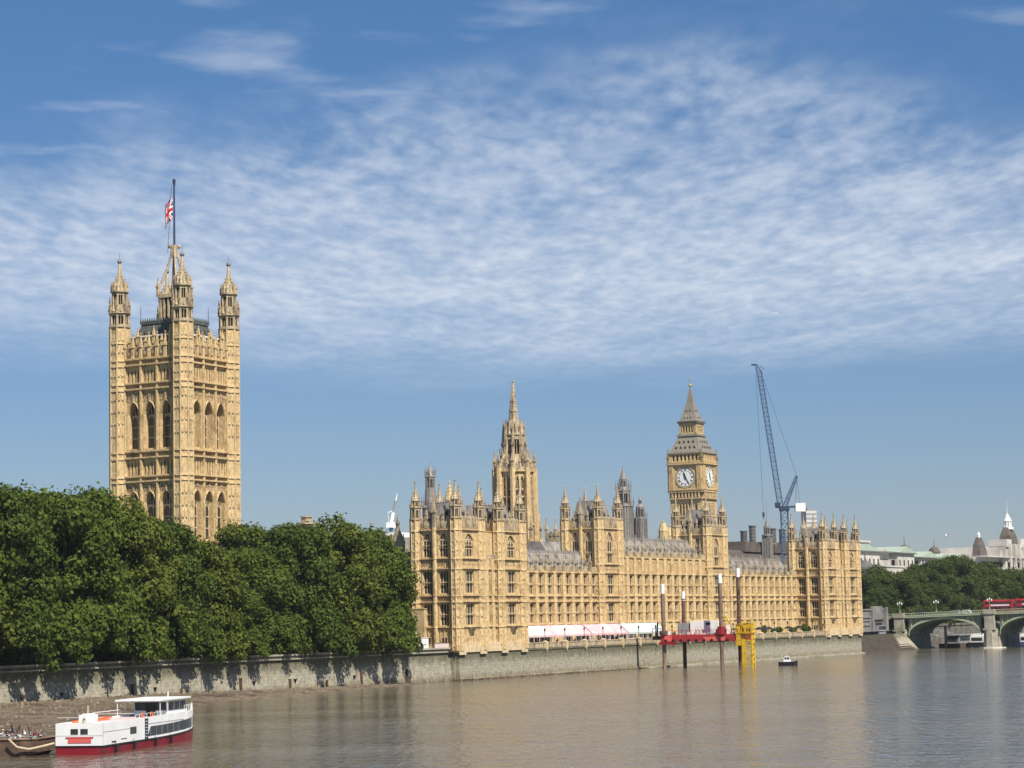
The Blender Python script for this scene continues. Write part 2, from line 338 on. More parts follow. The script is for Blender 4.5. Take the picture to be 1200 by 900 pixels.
def wallmat():
    """embankment stone: courses, green algae below the coping, pale washed band, dark tide line"""
    m = mat('embankment_stone', (0.3, 0.27, 0.2), 0.9); t = m.node_tree; L = t.links.new; b = t.nodes['Principled BSDF']
    tc = N(t, 'ShaderNodeTexCoord'); sp = N(t, 'ShaderNodeSeparateXYZ'); L(tc.outputs['Object'], sp.inputs[0])
    mp = N(t, 'ShaderNodeMapping'); mp.inputs['Scale'].default_value = (0.25, 0.25, 0.9); L(tc.outputs['Object'], mp.inputs[0])
    n = N(t, 'ShaderNodeTexNoise'); n.inputs['Scale'].default_value = 1.0; n.inputs['Detail'].default_value = 8; n.inputs['Roughness'].default_value = 0.65; L(mp.outputs[0], n.inputs['Vector'])
    mpv = N(t, 'ShaderNodeMapping'); mpv.inputs['Scale'].default_value = (0.9, 0.9, 0.07); L(tc.outputs['Object'], mpv.inputs[0])
    nv = N(t, 'ShaderNodeTexNoise'); nv.inputs['Scale'].default_value = 1.0; nv.inputs['Detail'].default_value = 6; L(mpv.outputs[0], nv.inputs['Vector'])
    zz = M_(t, 'ADD', M_(t, 'ADD', sp.outputs[2], M_(t, 'MULTIPLY', n.outputs[0], 2.4)), M_(t, 'MULTIPLY', nv.outputs[0], 2.2))
    zz = M_(t, 'DIVIDE', zz, 12.0)
    r = N(t, 'ShaderNodeValToRGB'); cr = r.color_ramp
    stops = [(0.16, (0.10, 0.085, 0.055)), (0.235, (0.23, 0.20, 0.13)), (0.33, (0.35, 0.32, 0.245)), (0.47, (0.34, 0.312, 0.235)), (0.58, (0.19, 0.178, 0.12)), (0.68, (0.11, 0.105, 0.065)), (0.80, (0.24, 0.22, 0.16))]
    cr.elements[0].position = stops[0][0]; cr.elements[0].color = (*stops[0][1], 1)
    cr.elements[1].position = stops[-1][0]; cr.elements[1].color = (*stops[-1][1], 1)
    for p, c in stops[1:-1]:
        e = cr.elements.new(p); e.color = (*c, 1)
    L(zz, r.inputs[0])
    n2 = N(t, 'ShaderNodeTexNoise'); n2.inputs['Scale'].default_value = 1.3; n2.inputs['Detail'].default_value = 8; L(tc.outputs['Object'], n2.inputs['Vector'])
    mr = N(t, 'ShaderNodeMapRange'); L(n2.outputs[0], mr.inputs[0]); mr.inputs[1].default_value = 0.3; mr.inputs[2].default_value = 0.7; mr.inputs[3].default_value = 0.62; mr.inputs[4].default_value = 1.15
    mx = N(t, 'ShaderNodeMixRGB', blend_type='MULTIPLY'); mx.inputs[0].default_value = 1; L(r.outputs[0], mx.inputs[1])
    L(mr.outputs[0], mx.inputs[2]); 
    # courses
    cs = M_(t, 'FRACT', M_(t, 'MULTIPLY', sp.outputs[2], 1.6)); ln = M_(t, 'MULTIPLY', M_(t, 'LESS_THAN', cs, 0.10), 0.34)
    mx2 = N(t, 'ShaderNodeMixRGB'); L(ln, mx2.inputs[0]); L(mx.outputs[0], mx2.inputs[1]); mx2.inputs[2].default_value = (0.08, 0.07, 0.05, 1)
    L(mx2.outputs[0], b.inputs['Base Color'])
    bp = N(t, 'ShaderNodeBump'); bp.inputs['Strength'].default_value = 0.5; bp.inputs['Distance'].default_value = 0.2; L(n2.outputs[0], bp.inputs['Height']); L(bp.outputs[0], b.inputs['Normal'])
    return m
WALL = wallmat()
def watermat():
    m = mat('thames_water', (0.13, 0.095, 0.06), 0.08, spec=0.5); t = m.node_tree; L = t.links.new; b = t.nodes['Principled BSDF']
    b.inputs['IOR'].default_value = 1.33
    tc = N(t, 'ShaderNodeTexCoord')
    big = N(t, 'ShaderNodeTexNoise'); big.inputs['Scale'].default_value = 0.012; big.inputs['Detail'].default_value = 4
    mpb = N(t, 'ShaderNodeMapping'); mpb.inputs['Rotation'].default_value = (0, 0, radians(-60)); mpb.inputs['Scale'].default_value = (1, 3, 1); L(tc.outputs['Object'], mpb.inputs[0]); L(mpb.outputs[0], big.inputs['Vector'])
    r = N(t, 'ShaderNodeValToRGB'); r.color_ramp.elements[0].position = 0.35; r.color_ramp.elements[1].position = 0.65
    r.color_ramp.elements[0].color = (0.09, 0.071, 0.041, 1); r.color_ramp.elements[1].color = (0.155, 0.13, 0.092, 1)
    L(big.outputs[0], r.inputs[0]); L(r.outputs[0], b.inputs['Base Color'])
    h = None
    for sc, amp, rot, st in ((0.18, 0.42, 28, (1, 1.5, 1)), (0.5, 0.26, -20, (1, 1.3, 1)), (0.8, 0.40, 3, (1, 0.22, 1)), (1.9, 0.14, -6, (1, 0.24, 1))):
        mp = N(t, 'ShaderNodeMapping'); mp.inputs['Rotation'].default_value = (0, 0, radians(rot)); mp.inputs['Scale'].default_value = st; L(tc.outputs['Object'], mp.inputs[0])
        n = N(t, 'ShaderNodeTexNoise'); n.inputs['Scale'].default_value = sc; n.inputs['Detail'].default_value = 3; n.inputs['Distortion'].default_value = 0.6; L(mp.outputs[0], n.inputs['Vector'])
        v = M_(t, 'MULTIPLY', n.outputs[0], amp); h = v if h is None else M_(t, 'ADD', h, v)
    ruf = N(t, 'ShaderNodeMapRange'); L(big.outputs[0], ruf.inputs[0]); ruf.inputs[1].default_value = 0.35; ruf.inputs[2].default_value = 0.65; ruf.inputs[3].default_value = 0.55; ruf.inputs[4].default_value = 0.95
    bp = N(t, 'ShaderNodeBump'); bp.inputs['Distance'].default_value = 1.0; L(ruf.outputs[0], bp.inputs['Strength']); L(h, bp.inputs['Height']); L(bp.outputs[0], b.inputs['Normal'])
    return m
WATER = watermat()

# ------------------------------------------------------------------ setting: water, land, foreshore
def sheet(name, pts, z, m, kind='structure'):
    mb = MB(); mb.add([(p[0], p[1], z) for p in pts], [tuple(range(len(pts)))])
    me = mb.mesh(name, m); o = link(name, me)
    if me.polygons[0].normal.z < 0: me.flip_normals()
    return tag(o, kind=kind)
sheet('river_water', [(-9000, -300), (9000, -300), (9000, 16000), (-9000, 16000)], 0, WATER)
def landpoly(st): return [tuple(wor(s, t)) for s, t in st]
land = sheet('ground', landpoly([(-450, 2.6), (-0.2, 2.6), (0.4, 0.6), (261, 0.6), (262, 9), (326, 10.5), (352, 11), (760, 11), (1100, -150), (1800, -900), (4000, -5000), (14000, -9000), (14000, 14000), (-450, 14000)]), 6.6, TOWN)
sheet('park_lawn', landpoly([(-450, 3.4), (-3, 3.4), (-3, 140), (-450, 140)]), 6.62, GRASS)
sheet('terrace_pavement', landpoly([(-2, 1.0), (260.5, 1.0), (260.5, 24), (-2, 24)]), 6.64, PAVE)
sheet('embankment_road', landpoly([(353, 12.5), (353, 18), (760, 18), (760, 12.5)]), 6.63, ASPH)

def foreshore():
    rn = np.random.RandomState(3)
    mb = MB()
    prof = [(-330, -112), (-260, -80), (-223, -65), (-209, -61), (-180, -49), (-150, -32), (-127, -21), (-114, -17), (-96, -12), (-60, -6), (-31, -3.0), (-16, -1.8)]
    def edge(s):
        for (a, b), (c, d) in zip(prof, prof[1:]):
            if a <= s <= c: return b + (d - b) * (s - a) / (c - a)
        return prof[-1][1]
    ss = np.arange(-330, -16, 1.6); K = 22
    for s_ in ss:
        e = edge(s_); e -= 0.8 * abs(sin(s_ * 0.7)) + 0.5 * sin(s_ * 2.1); inner = 2.5
        for k in range(K):
            f = k / (K - 1); t_ = e - 1.0 + (inner - e + 1.0) * f
            z = -0.25 + 1.35 * f ** 0.8 * min(1.0, (inner - e) / 18) + 0.28 * f * min(1, (inner - e) / 6)
            if 0 < k < K - 1: z += (rn.rand() - 0.5) * 0.35 * min(1, (inner - e) / 10)
            mb.v.append((s_, t_, z))
    n = len(ss)
    for i in range(n - 1):
        for k in range(K - 1):
            mb.f.append((i * K + k, (i + 1) * K + k, (i + 1) * K + k + 1, i * K + k + 1)); mb.m.append(0)
    o = mb.build('foreshore', MUD); place(o, 0, 0); tag(o, kind='structure')
    # loose rubble along the wall foot and over the beach
    rb = MB()
    for i in range(2400):
        if i % 2:
            s_ = rn.uniform(-215, -15); t_ = 2.0 - abs(rn.randn()) * min(4, 1 + 0.03 * abs(s_ + 15))
        else:
            s_ = rn.uniform(-230, -120); e = edge(s_); t_ = e + (2 - e) * rn.rand()
        e = edge(s_)
        if t_ < e + 0.3: t_ = e + 0.3 + rn.rand()
        f = (t_ - e + 1) / (2.5 - e + 1); z = -0.25 + 1.35 * f ** 0.8 * min(1.0, (2.5 - e) / 18) + 0.28 * f * min(1, (2.5 - e) / 6)
        r = 0.10 + 0.36 * rn.rand() ** 3
        a = rn.rand() * 6
        vs = []
        for q in range(6): vs.append((s_ + r * cos(a + q) * rn.uniform(.7, 1.4), t_ + r * sin(a + q * 1.05) * rn.uniform(.6, 1.2), z - 0.1))
        for q in range(6): vs.append((s_ + .6 * r * cos(a + q) * rn.uniform(.6, 1.2), t_ + .6 * r * sin(a + q * 1.05) * rn.uniform(.6, 1.2), z + r * rn.uniform(.5, 1.0)))
        rb.add(vs, [(i_, (i_ + 1) % 6, (i_ + 1) % 6 + 6, i_ + 6) for i_ in range(6)] + [tuple(range(6, 12))])
    o = rb.build('rubble', ROCK); place(o, 0, 0); tag(o, 'broken stone and shingle strewn along the foot of the river wall', 'rubble', kind='stuff')
foreshore()

# ------------------------------------------------------------------ river walls
def river_wall():
    # park stretch: battered wall with coping, buttress pilasters, iron drains
    L0, L1 = -450, -0.6
    t = thing('river_wall', 'long weathered stone river wall below the park trees', 'river wall', 0, 0)
    mb = MB()
    prof = [(-0.1 + 1.6, -2), (0.1 + 1.6, 1.0), (0.9 + 1.2, 5.6), (2.15, 6.35), (2.15, 8.0 - 0.95), (2.7, 7.05), (2.7, -2)]
    pts0 = [(L0, y, z) for y, z in prof]; mb.extrude(pts0, (L1 - L0, 0, 0))
    mb.build('wall_face', WALL, t)
    cp = MB(); cp.box(L0, L1, 1.85, 2.85, 7.052, 7.40); cp.box(L0, L1, 1.70, 2.148, 6.30, 6.52)
    cp.build('coping', GRANITE, t)
    dr = MB()
    for s_ in (-142, -113, -99, -80.5, -64, -51, -38, -20):
        dr.box(s_ - .11, s_ + .11, 1.2, 1.9, 0.2, 1.9 + (int(abs(s_) * 7) % 3) * 0.7); dr.cut()
    dr.build_each('timber_fender', RUST, t)
    nt_ = MB()
    for s_ in (-132, -106.5, -76, -62, -40.5):
        nt_.prism(s_, 1.55, 2.0, 2.5, 0.15, 0.4, 6); nt_.cut()
    nt_.build_each('drain_outlet', BLACK, t)
    # palace stretch
    t = thing('terrace_wall', 'pale streaked stone river wall under the palace terrace', 'river wall', 0, 0)
    mb = MB()
    prof = [(-0.55, -2), (-0.5, 0.35), (-0.1, 0.42), (0.0, 0.6), (0.12, 5.9), (-0.05, 6.05), (-0.05, 6.5), (0.9, 6.5), (0.9, -2)]
    mb.extrude([(0, y, z) for y, z in prof], (261, 0, 0))
    mb.extrude([(-0.4 + 0.42 * 0, 0.9, -2), (-0.25, 0.9, 6.9), (-0.25, 2.9, 6.9), (-0.4, 2.9, -2)], (0.24, 0, 0))
    mb.box(260.9, 261.3, 0.4, 9, -2, 6.9)
    mb.build('wall_face', WALL, t)
    tl = MB(); tl.box(96, 261.2, -1.1, -0.35, -0.5, 0.36)
    tl.build('footing_ledge', GRANITE, t)
    wd = MB(); rq = np.random.RandomState(21)
    for i in range(420):
        x = 0.3 + 110 * rq.rand() ** 1.4; r = .15 + .4 * rq.rand() ** 2
        wd.prism(x, -.55 - .5 * rq.rand(), -.3, .05 + .45 * rq.rand() * (1 - x / 130), r, r * .5, 5, rot=rq.rand() * 3)
    o = wd.build('wall_foot_debris', RUST); place(o, 0, 0); tag(o, 'dark weedy stones along the foot of the palace terrace wall', 'debris', kind='stuff')
    # balustrade with piers between the pavilions
    bl = MB()
    for a in np.arange(31.2, 229.6, 10.4):
        b = min(a + 10.4, 229.9)
        bl.box(a + .5, b, 0.1, 0.75, 6.5, 7.5); bl.box(a + .3, b + .1, 0.0, 0.85, 7.5, 7.72)
        nseg = 8
        for k in range(nseg):
            u = a + .8 + (b - a - 1.0) * k / nseg
            bl.box(u, u + 0.16, 0.03, 0.1, 6.7, 7.48)
    bl.build('balustrade', WEATH, t)
    pr = MB()
    for k in range(20):
        s_ = 30.9 + 10.4 * k
        if s_ > 230: break
        pr.box(s_ - .42, s_ + .42, -0.35, 0.9, 6.0, 7.85); pr.prism(s_, 0.25, 7.85, 8.1, 0.7, 0.2, 4); pr.prism(s_, -0.1, 5.4, 6.3, 0.1, 0.5, 4); pr.cut()
    pr.build_each('balustrade_pier', STONE2, t)
river_wall()

# ------------------------------------------------------------------ gothic kit
def lantern(mb, cx, cy, r, z0, z1, n=8, post=0.105, m=0, mv=1, rot=None):
    if rot is None: rot = pi / n
    mb.prism(cx, cy, z0, z1, r * 0.74, n=n, m=mv, rot=rot)
    mb.prism(cx, cy, z0, z0 + 0.12 * (z1 - z0), r * 0.97, n=n, m=m, rot=rot)
    for i in range(n):
        a = rot + 2 * pi * i / n
        mb.prism(cx + r * 0.93 * cos(a), cy + r * 0.93 * sin(a), z0, z1, post * r * 1.4, n=5, m=m)
        a2 = a + pi / n
        mb.prism(cx + r * 0.84 * cos(a2), cy + r * 0.84 * sin(a2), z0, z1, post * r * 0.4, n=4, m=m)
    mb.prism(cx, cy, z1 - 0.2 * (z1 - z0), z1, r, n=n, m=m, rot=rot)
def finial(mb, cx, cy, z, h, r, m=0):
    mb.prism(cx, cy, z, z + h * .55, r * .35, r * .2, 5, m=m)
    mb.ball((cx, cy, z + h * .35), r * .9, 6, 4, m=m)
    mb.prism(cx, cy, z + h * .5, z + h, r * .28, 0, 5, m=m)
def crockets(mb, cx, cy, z0, z1, r0, r1, n=8, k=4, m=0, sz=0.16):
    for i in range(n):
        a = pi / n + 2 * pi * i / n
        for j in range(k):
            f = (j + .5) / k; r = r0 + (r1 - r0) * f + sz * .4; z = z0 + (z1 - z0) * f
            mb.prism(cx + r * cos(a), cy + r * sin(a), z - sz, z + sz, sz * .9, sz * .3, 4, m=m)
def pinnacle(mb, cx, cy, z, h, w, m=0, deg=pi / 4):
    mb.prism(cx, cy, z, z + h * .45, w * .6, n=4, rot=deg, m=m)
    mb.prism(cx, cy, z + h * .42, z + h * .5, w * .85, n=4, rot=deg, m=m)
    mb.prism(cx, cy, z + h * .5, z + h * .93, w * .55, w * .08, n=4, rot=deg, m=m)
    mb.ball((cx, cy, z + h * .93), w * .28, 5, 3, m=m)

_turret = {}
def turret_mesh(r, zb, zc, zt, rings):
    """octagonal corner turret: panelled shaft zb..zc, two lantern stages and a crocketed spirelet up to zt"""
    key = (r, zb, zc, zt, tuple(rings))
    if key in _turret: return _turret[key]
    mb = MB()
    h = zt - zc
    mb.prism(0, 0, zb, zc + h * .22, r, m=0)
    for i in range(8):                               # angle rolls and sunk panels
        a = pi / 8 + 2 * pi * i / 8
        mb.prism(r * cos(a), r * sin(a), zb, zc + h * .22, 0.13 * r, n=5, m=0)
    for z in rings:
        mb.prism(0, 0, z - .22, z + .22, r * 1.16, r * 1.10, m=0)
    z = zb + 1
    while z < zc - 1.5:                               # tracery heads
        for i in range(8):
            a = 2 * pi * i / 8
            mb.prism(r * .93 * cos(a), r * .93 * sin(a), z, z + .3, 0.16 * r, n=4, rot=a, m=0)
        z += 2.1
    z0 = zc + h * .22
    mb.prism(0, 0, z0 - .12, z0 + .12, r * 1.18, m=2)
    lantern(mb, 0, 0, r * .94, z0, z0 + h * .22, m=2)
    z1 = z0 + h * .22
    mb.prism(0, 0, z1, z1 + h * .02, r * 1.12, m=2)
    for i in range(8):
        a = pi / 8 + 2 * pi * i / 8
        pinnacle(mb, r * cos(a), r * sin(a), z1, h * .12, .2 * r, 2)
    lantern(mb, 0, 0, r * .70, z1 + h * .02, z1 + h * .14, m=2)
    z2 = z1 + h * .14
    mb.prism(0, 0, z2, z2 + h * .06, r * .85, r * .62, m=2)
    mb.prism(0, 0, z2 + h * .06, z2 + h * .16, r * .60, r * .26, m=2)
    mb.prism(0, 0, z2 + h * .16, zt - h * .06, r * .26, r * .08, m=2)
    crockets(mb, 0, 0, z2 + h * .03, z2 + h * .2, r * .72, r * .25, 8, 3, 2, r * .12)
    finial(mb, 0, 0, zt - h * .09, h * .09, r * .22, 2)
    _turret[key] = mb.mesh('turret', [STONE, VOID, WEATH]); return _turret[key]
def turret(parent, x, y, *a):
    o = link('turret', turret_mesh(*a), parent); o.location = (x, y, 0); return o

_win = {}
def window(parent, F, u, z0, w, h, lights=3, transoms=1, arched=False, d=-0.45, name='window'):
    """mullioned gothic window standing in an opening; u is the centre along the frame"""
    key = (round(w, 2), round(h, 2), lights, transoms, arched)
    if key not in _win:
        mb = MB(); G = Fr(0, 0, 0)
        hs = h * .72 if arched else h
        mb.fbox(G, -w / 2, w / 2, -.12, 0, 0, h if not arched else h * .97, 1)
        mw = min(.17, w * .065)
        for i in range(lights + 1):
            uu = -w / 2 + w * i / lights
            mb.fbox(G, uu - mw / 2 * (1 if 0 < i < lights else 1.4), uu + mw / 2 * (1 if 0 < i < lights else 1.4), 0.002, .09, 0, h * .98 if 0 < i < lights else hs, 0)
        for j in range(transoms):
            zz = hs * (j + 1) / (transoms + 1)
            mb.fbox(G, -w / 2, w / 2, .004, .08, zz - .09, zz + .09, 0)
        mb.fbox(G, -w / 2, w / 2, .004, .30, -.15, .1, 0)
        for j in range(transoms, transoms + 1):             # cusped heads of the lights
            zt = hs * (j + 1) / (transoms + 1)
            for i in range(lights):
                a = -w / 2 + w * i / lights; b = a + w / lights
                mb.spandrel(G, a, b, zt - .55 * w / lights * 1.2, zt - .12, zt, .003, .06, 2)
        if arched:
            mb.spandrel(G, -w / 2, w / 2, hs, h, h + .02, .0, .2, 4)
            mb.fbox(G, -w / 2, w / 2, .003, .14, hs, hs + .22, 0)
            for i in range(lights):
                uu = -w / 2 + w * (i + .5) / lights
                mb.fbox(G, uu - .07, uu + .07, .003, .14, hs, hs + (h - hs) * .7, 0)
        _win[key] = mb.mesh('window', [STONE2, GLASS])
    o = link(name, _win[key], parent)
    p = F.p(u, d, z0); o.location = p; o.rotation_euler = (0, 0, F.r)
    return o

def string(mb, F, u0, u1, z, h=.36, d=.45, m=0):
    mb.fbox(F, u0, u1, -.1, d, z - h * .2, z + h * .5, m); mb.fbox(F, u0, u1, -.1, d * .6, z - h * .6, z - h * .2, m)
def panel_band(mb, F, u0, u1, z0, z1, pitch=.8, d=.12, m=0):
    """row of carved square panels: ribs and diamond bosses over the wall"""
    n = max(1, int((u1 - u0) / pitch)); p = (u1 - u0) / n
    for i in range(n):
        a = u0 + i * p
        mb.fbox(F, a - .06, a + .06, 0, d, z0, z1, m)
        c = a + p / 2; zc = (z0 + z1) / 2; r = min(p, z1 - z0) * .32
        mb.hexa([F.p(c - r, 0, zc), F.p(c, 0, zc - r), F.p(c + r, 0, zc), F.p(c, 0, zc + r),
                 F.p(c - r * .5, d, zc), F.p(c, d, zc - r * .5), F.p(c + r * .5, d, zc), F.p(c, d, zc + r * .5)], m)
def parapet(mb, F, u0, u1, z0, z1, pitch=1.1, m=0, pierce=True):
    """openwork cresting: base band, merlons with points"""
    h = z1 - z0
    mb.fbox(F, u0, u1, -.35, .05, z0, z0 + h * .55, m)
    n = max(1, int((u1 - u0) / pitch)); p = (u1 - u0) / n
    for i in range(n):
        a = u0 + i * p
        mb.fbox(F, a + p * .12, a + p * .70, -.33, .03, z0 + h * .55, z0 + h * .85, m)
        mb.hexa([F.p(a + p * .12, -.3, z0 + h * .85), F.p(a + p * .70, -.3, z0 + h * .85), F.p(a + p * .70, 0, z0 + h * .85), F.p(a + p * .12, 0, z0 + h * .85),
                 F.p(a + p * .38, -.2, z1), F.p(a + p * .44, -.2, z1), F.p(a + p * .44, -.1, z1), F.p(a + p * .38, -.1, z1)], m)
        mb.fbox(F, a + p * .15, a + p * .6, .05, .16, z0 + h * .1, z0 + h * .45, m)
def buttress(mb, F, u, w, d, z0, z1, m=0, steps=()):
    """polygonal pier with chamfered front and a sunk vertical panel"""
    c = w * .28
    pts = [F.p(u - w / 2, 0, z0), F.p(u - w / 2, d - c, z0), F.p(u - w / 2 + c, d, z0), F.p(u + w / 2 - c, d, z0), F.p(u + w / 2, d - c, z0), F.p(u + w / 2, 0, z0)]
    mb.extrude(pts, (0, 0, z1 - z0), m)
    for z in steps:
        pts = [F.p(u - w / 2 - .1, 0, z - .17), F.p(u - w / 2 - .1, d - c, z - .17), F.p(u - w / 2 + c, d + .12, z - .17), F.p(u + w / 2 - c, d + .12, z - .17), F.p(u + w / 2 + .1, d - c, z - .17), F.p(u + w / 2 + .1, 0, z - .17)]
        mb.extrude(pts, (0, 0, .34), m)

def hip_roof(mb, x0, x1, y0, y1, z0, z1, inset, m=0, ribs=1.1, crest=True):
    mb.hexa([(x0, y0, z0), (x1, y0, z0), (x1, y1, z0), (x0, y1, z0), (x0 + inset, y0 + inset, z1), (x1 - inset, y0 + inset, z1), (x1 - inset, y1 - inset, z1), (x0 + inset, y1 - inset, z1)], m)
    nx = int((x1 - x0) / ribs); ny = int((y1 - y0) / ribs)
    for i in range(nx + 1):
        f = i / max(nx, 1); xa = x0 + (x1 - x0) * f; xb = x0 + inset + (x1 - x0 - 2 * inset) * f
        mb.tube((xa, y0, z0), (xb, y0 + inset, z1), .09, 4, m)
    for i in range(ny + 1):
        f = i / max(ny, 1); ya = y0 + (y1 - y0) * f; yb = y0 + inset + (y1 - y0 - 2 * inset) * f
        mb.tube((x0, ya, z0), (x0 + inset, yb, z1), .09, 4, m)
    if crest:
        for (a, b, c, d) in ((x0 + inset, x1 - inset, y0 + inset, y0 + inset + .15), (x0 + inset, x0 + inset + .15, y0 + inset, y1 - inset)):
            mb.box(a, b, c, d, z1, z1 + .3, m)
            n = int(max(b - a, d - c) / .7)
            for i in range(n):
                xx = a + (b - a) * (i + .5) / n; yy = c + (d - c) * (i + .5) / n
                mb.prism(xx, yy, z1 + .3, z1 + .9, .16, 0, 4, m=m)

# ------------------------------------------------------------------ the riverside palace
PAL = thing('palace', 'long honey coloured gothic palace with rows of windows fronting the river', 'palace', 0, 0, 0)
ZB, Z1, Z2, Z3, Z4 = 6.6, 11.8, 17.4, 18.9, 24.6      # base, sill course, band, second sill, cornice
Y0 = 10.0                                             # river front set back behind the terrace
def floor_bay(part, mb, F, uc, bw, ww, z0, z1, lights=3, arched=False, transoms=1, win=True, m=0):
    """wall of one bay and storey with an opening of width ww centred at uc"""
    a, b = uc - bw / 2, uc + bw / 2
    wz0, wz1 = z0 + .35, z1 - .25
    if arched:
        zs = wz0 + (wz1 - wz0) * .72
        mb.spandrel(F, uc - ww / 2, uc + ww / 2, zs, wz1, z1, -.6, 0, 5, m)
    else:
        mb.fbox(F, uc - ww / 2, uc + ww / 2, -.6, 0, wz1, z1, m)
    mb.fbox(F, a, uc - ww / 2, -.6, 0, z0, z1, m); mb.fbox(F, uc + ww / 2, b, -.6, 0, z0, z1, m)
    mb.fbox(F, uc - ww / 2, uc + ww / 2, -.6, 0, z0, wz0, m)
    for sg in (-1, 1):                                   # narrow niche shafts beside the opening
        u = uc + sg * (ww / 2 + .16)
        mb.fbox(F, u - .07, u + .07, 0, .12, z0, z1, m)
    if win: window(part, F, uc, wz0, ww, wz1 - wz0, lights, transoms, arched)
def range_wing(s0, s1, nb, raised=False, name='river_range'):
    F = Fr(0, Y0, 0); mb = MB(); cv = On(mb, 1)
    part = bpy.data.objects.new(name, None); COL.objects.link(part); part.parent = PAL
    bw = (s1 - s0) / nb
    core = MB(); core.box(s0, s1, Y0 + .6, Y0 + 14, ZB, Z4 + (4.2 if raised else 0)); core.build('wall_core', STONE, part)
    top = Z4 + (4.3 if raised else 0)
    for i in range(nb):
        uc = s0 + bw * (i + .5)
        for z0, z1 in ((Z1, Z2), (Z3, Z4)):
            floor_bay(part, mb, F, uc, bw, 3.1, z0, z1, 3)
        mb.fbox(F, uc - bw / 2, uc + bw / 2, -.6, 0, Z2, Z3)
        panel_band(cv, F, uc - bw / 2 + .75, uc + bw / 2 - .75, Z2 + .25, Z3 - .25, .8)
        mb.fbox(F, uc - bw / 2, uc + bw / 2, -.6, .1, ZB, Z1)
        if raised:
            mb.fbox(F, uc - bw / 2, uc + bw / 2, -.6, 0, Z4, top)
            for k in range(4):
                u = uc - 1.35 + .9 * k
                mb.fbox(F, u - .1, u + .1, 0, .22, Z4 + .6, top - .5)
            mb.spandrel(F, uc - 1.4, uc + 1.4, top - 1.5, top - .7, top - .4, 0, .15, 4)
    for i in range(nb + 1):
        u = s0 + bw * i
        buttress(mb, F, u, 1.3, .82, ZB, top + .4, steps=(Z1, Z2, Z3 - .1, 14.6, 21.7, Z4))
    for z in (Z1, Z2, Z3 - .15, Z4 + .1): string(mb, F, s0, s1, z)
    for z in (14.6, 21.7): mb.fbox(F, s0, s1, -.1, .10, z - .07, z + .07)
    if raised: string(mb, F, s0, s1, top + .1)
    panel_band(cv, F, s0, s1, top + .35, top + .95, .62)
    mb.build('wall', [STONE, CARVE], part)
    pp = MB(); parapet(pp, F, s0, s1, top + .3, top + 1.7)
    for i in range(nb + 1):
        pinnacle(pp, *F.p(s0 + bw * i, .55, 0)[:2], top + .4, 5.2, .66)
    pp.build('parapet', WEATH, part)
    # iron roof behind the parapet: steep slope with ribs and a row of little gabled vents
    rf = MB(); y0 = Y0 + 1.2; y1 = Y0 + 5.0; zr0 = top + .3; zr1 = top + 5.2
    rf.hexa([(s0, y0, zr0), (s1, y0, zr0), (s1, Y0 + 14, zr0), (s0, Y0 + 14, zr0), (s0, y1, zr1), (s1, y1, zr1), (s1, Y0 + 10, zr1), (s0, Y0 + 10, zr1)])
    n = int((s1 - s0) / 1.25)
    for i in range(n + 1):
        x = s0 + (s1 - s0) * i / n; rf.tube((x, y0, zr0), (x, y1, zr1), .10, 4)
    for i in range(nb):
        uc = s0 + bw * (i + .5)
        yd = y0 + 1.0; zd = zr0 + 1.1
        rf.box(uc - .6, uc + .6, yd - .2, yd + 2, zd, zd + 1.1)
        rf.hexa([(uc - .8, yd - .35, zd + 1.1), (uc + .8, yd - .35, zd + 1.1), (uc + .8, yd + 2.4, zd + 1.1), (uc - .8, yd + 2.4, zd + 1.1), (uc - .03, yd - .35, zd + 2.2), (uc + .03, yd - .35, zd + 2.2), (uc + .03, yd + 2.6, zd + 2.2), (uc - .03, yd + 2.6, zd + 2.2)])
        rf.prism(s0 + bw * i, y1 - 1.2, zr1 - 1.9, zr1 + 1.4, .28, .12, 6)
    rf.box(s0, s1, y1 - .08, y1 + .08, zr1, zr1 + .45)
    for i in range(int((s1 - s0) / .8)):
        rf.prism(s0 + .8 * i + .4, y1, zr1 + .45, zr1 + .95, .14, 0, 4)
    rf.build('roof', SLATE, part)
    return part
range_wing(30.9, 89.5, 12, name='southern_river_range')
range_wing(102.3, 159.8, 12, True, name='central_river_block')
range_wing(172.4, 230.2, 12, name='northern_river_range')

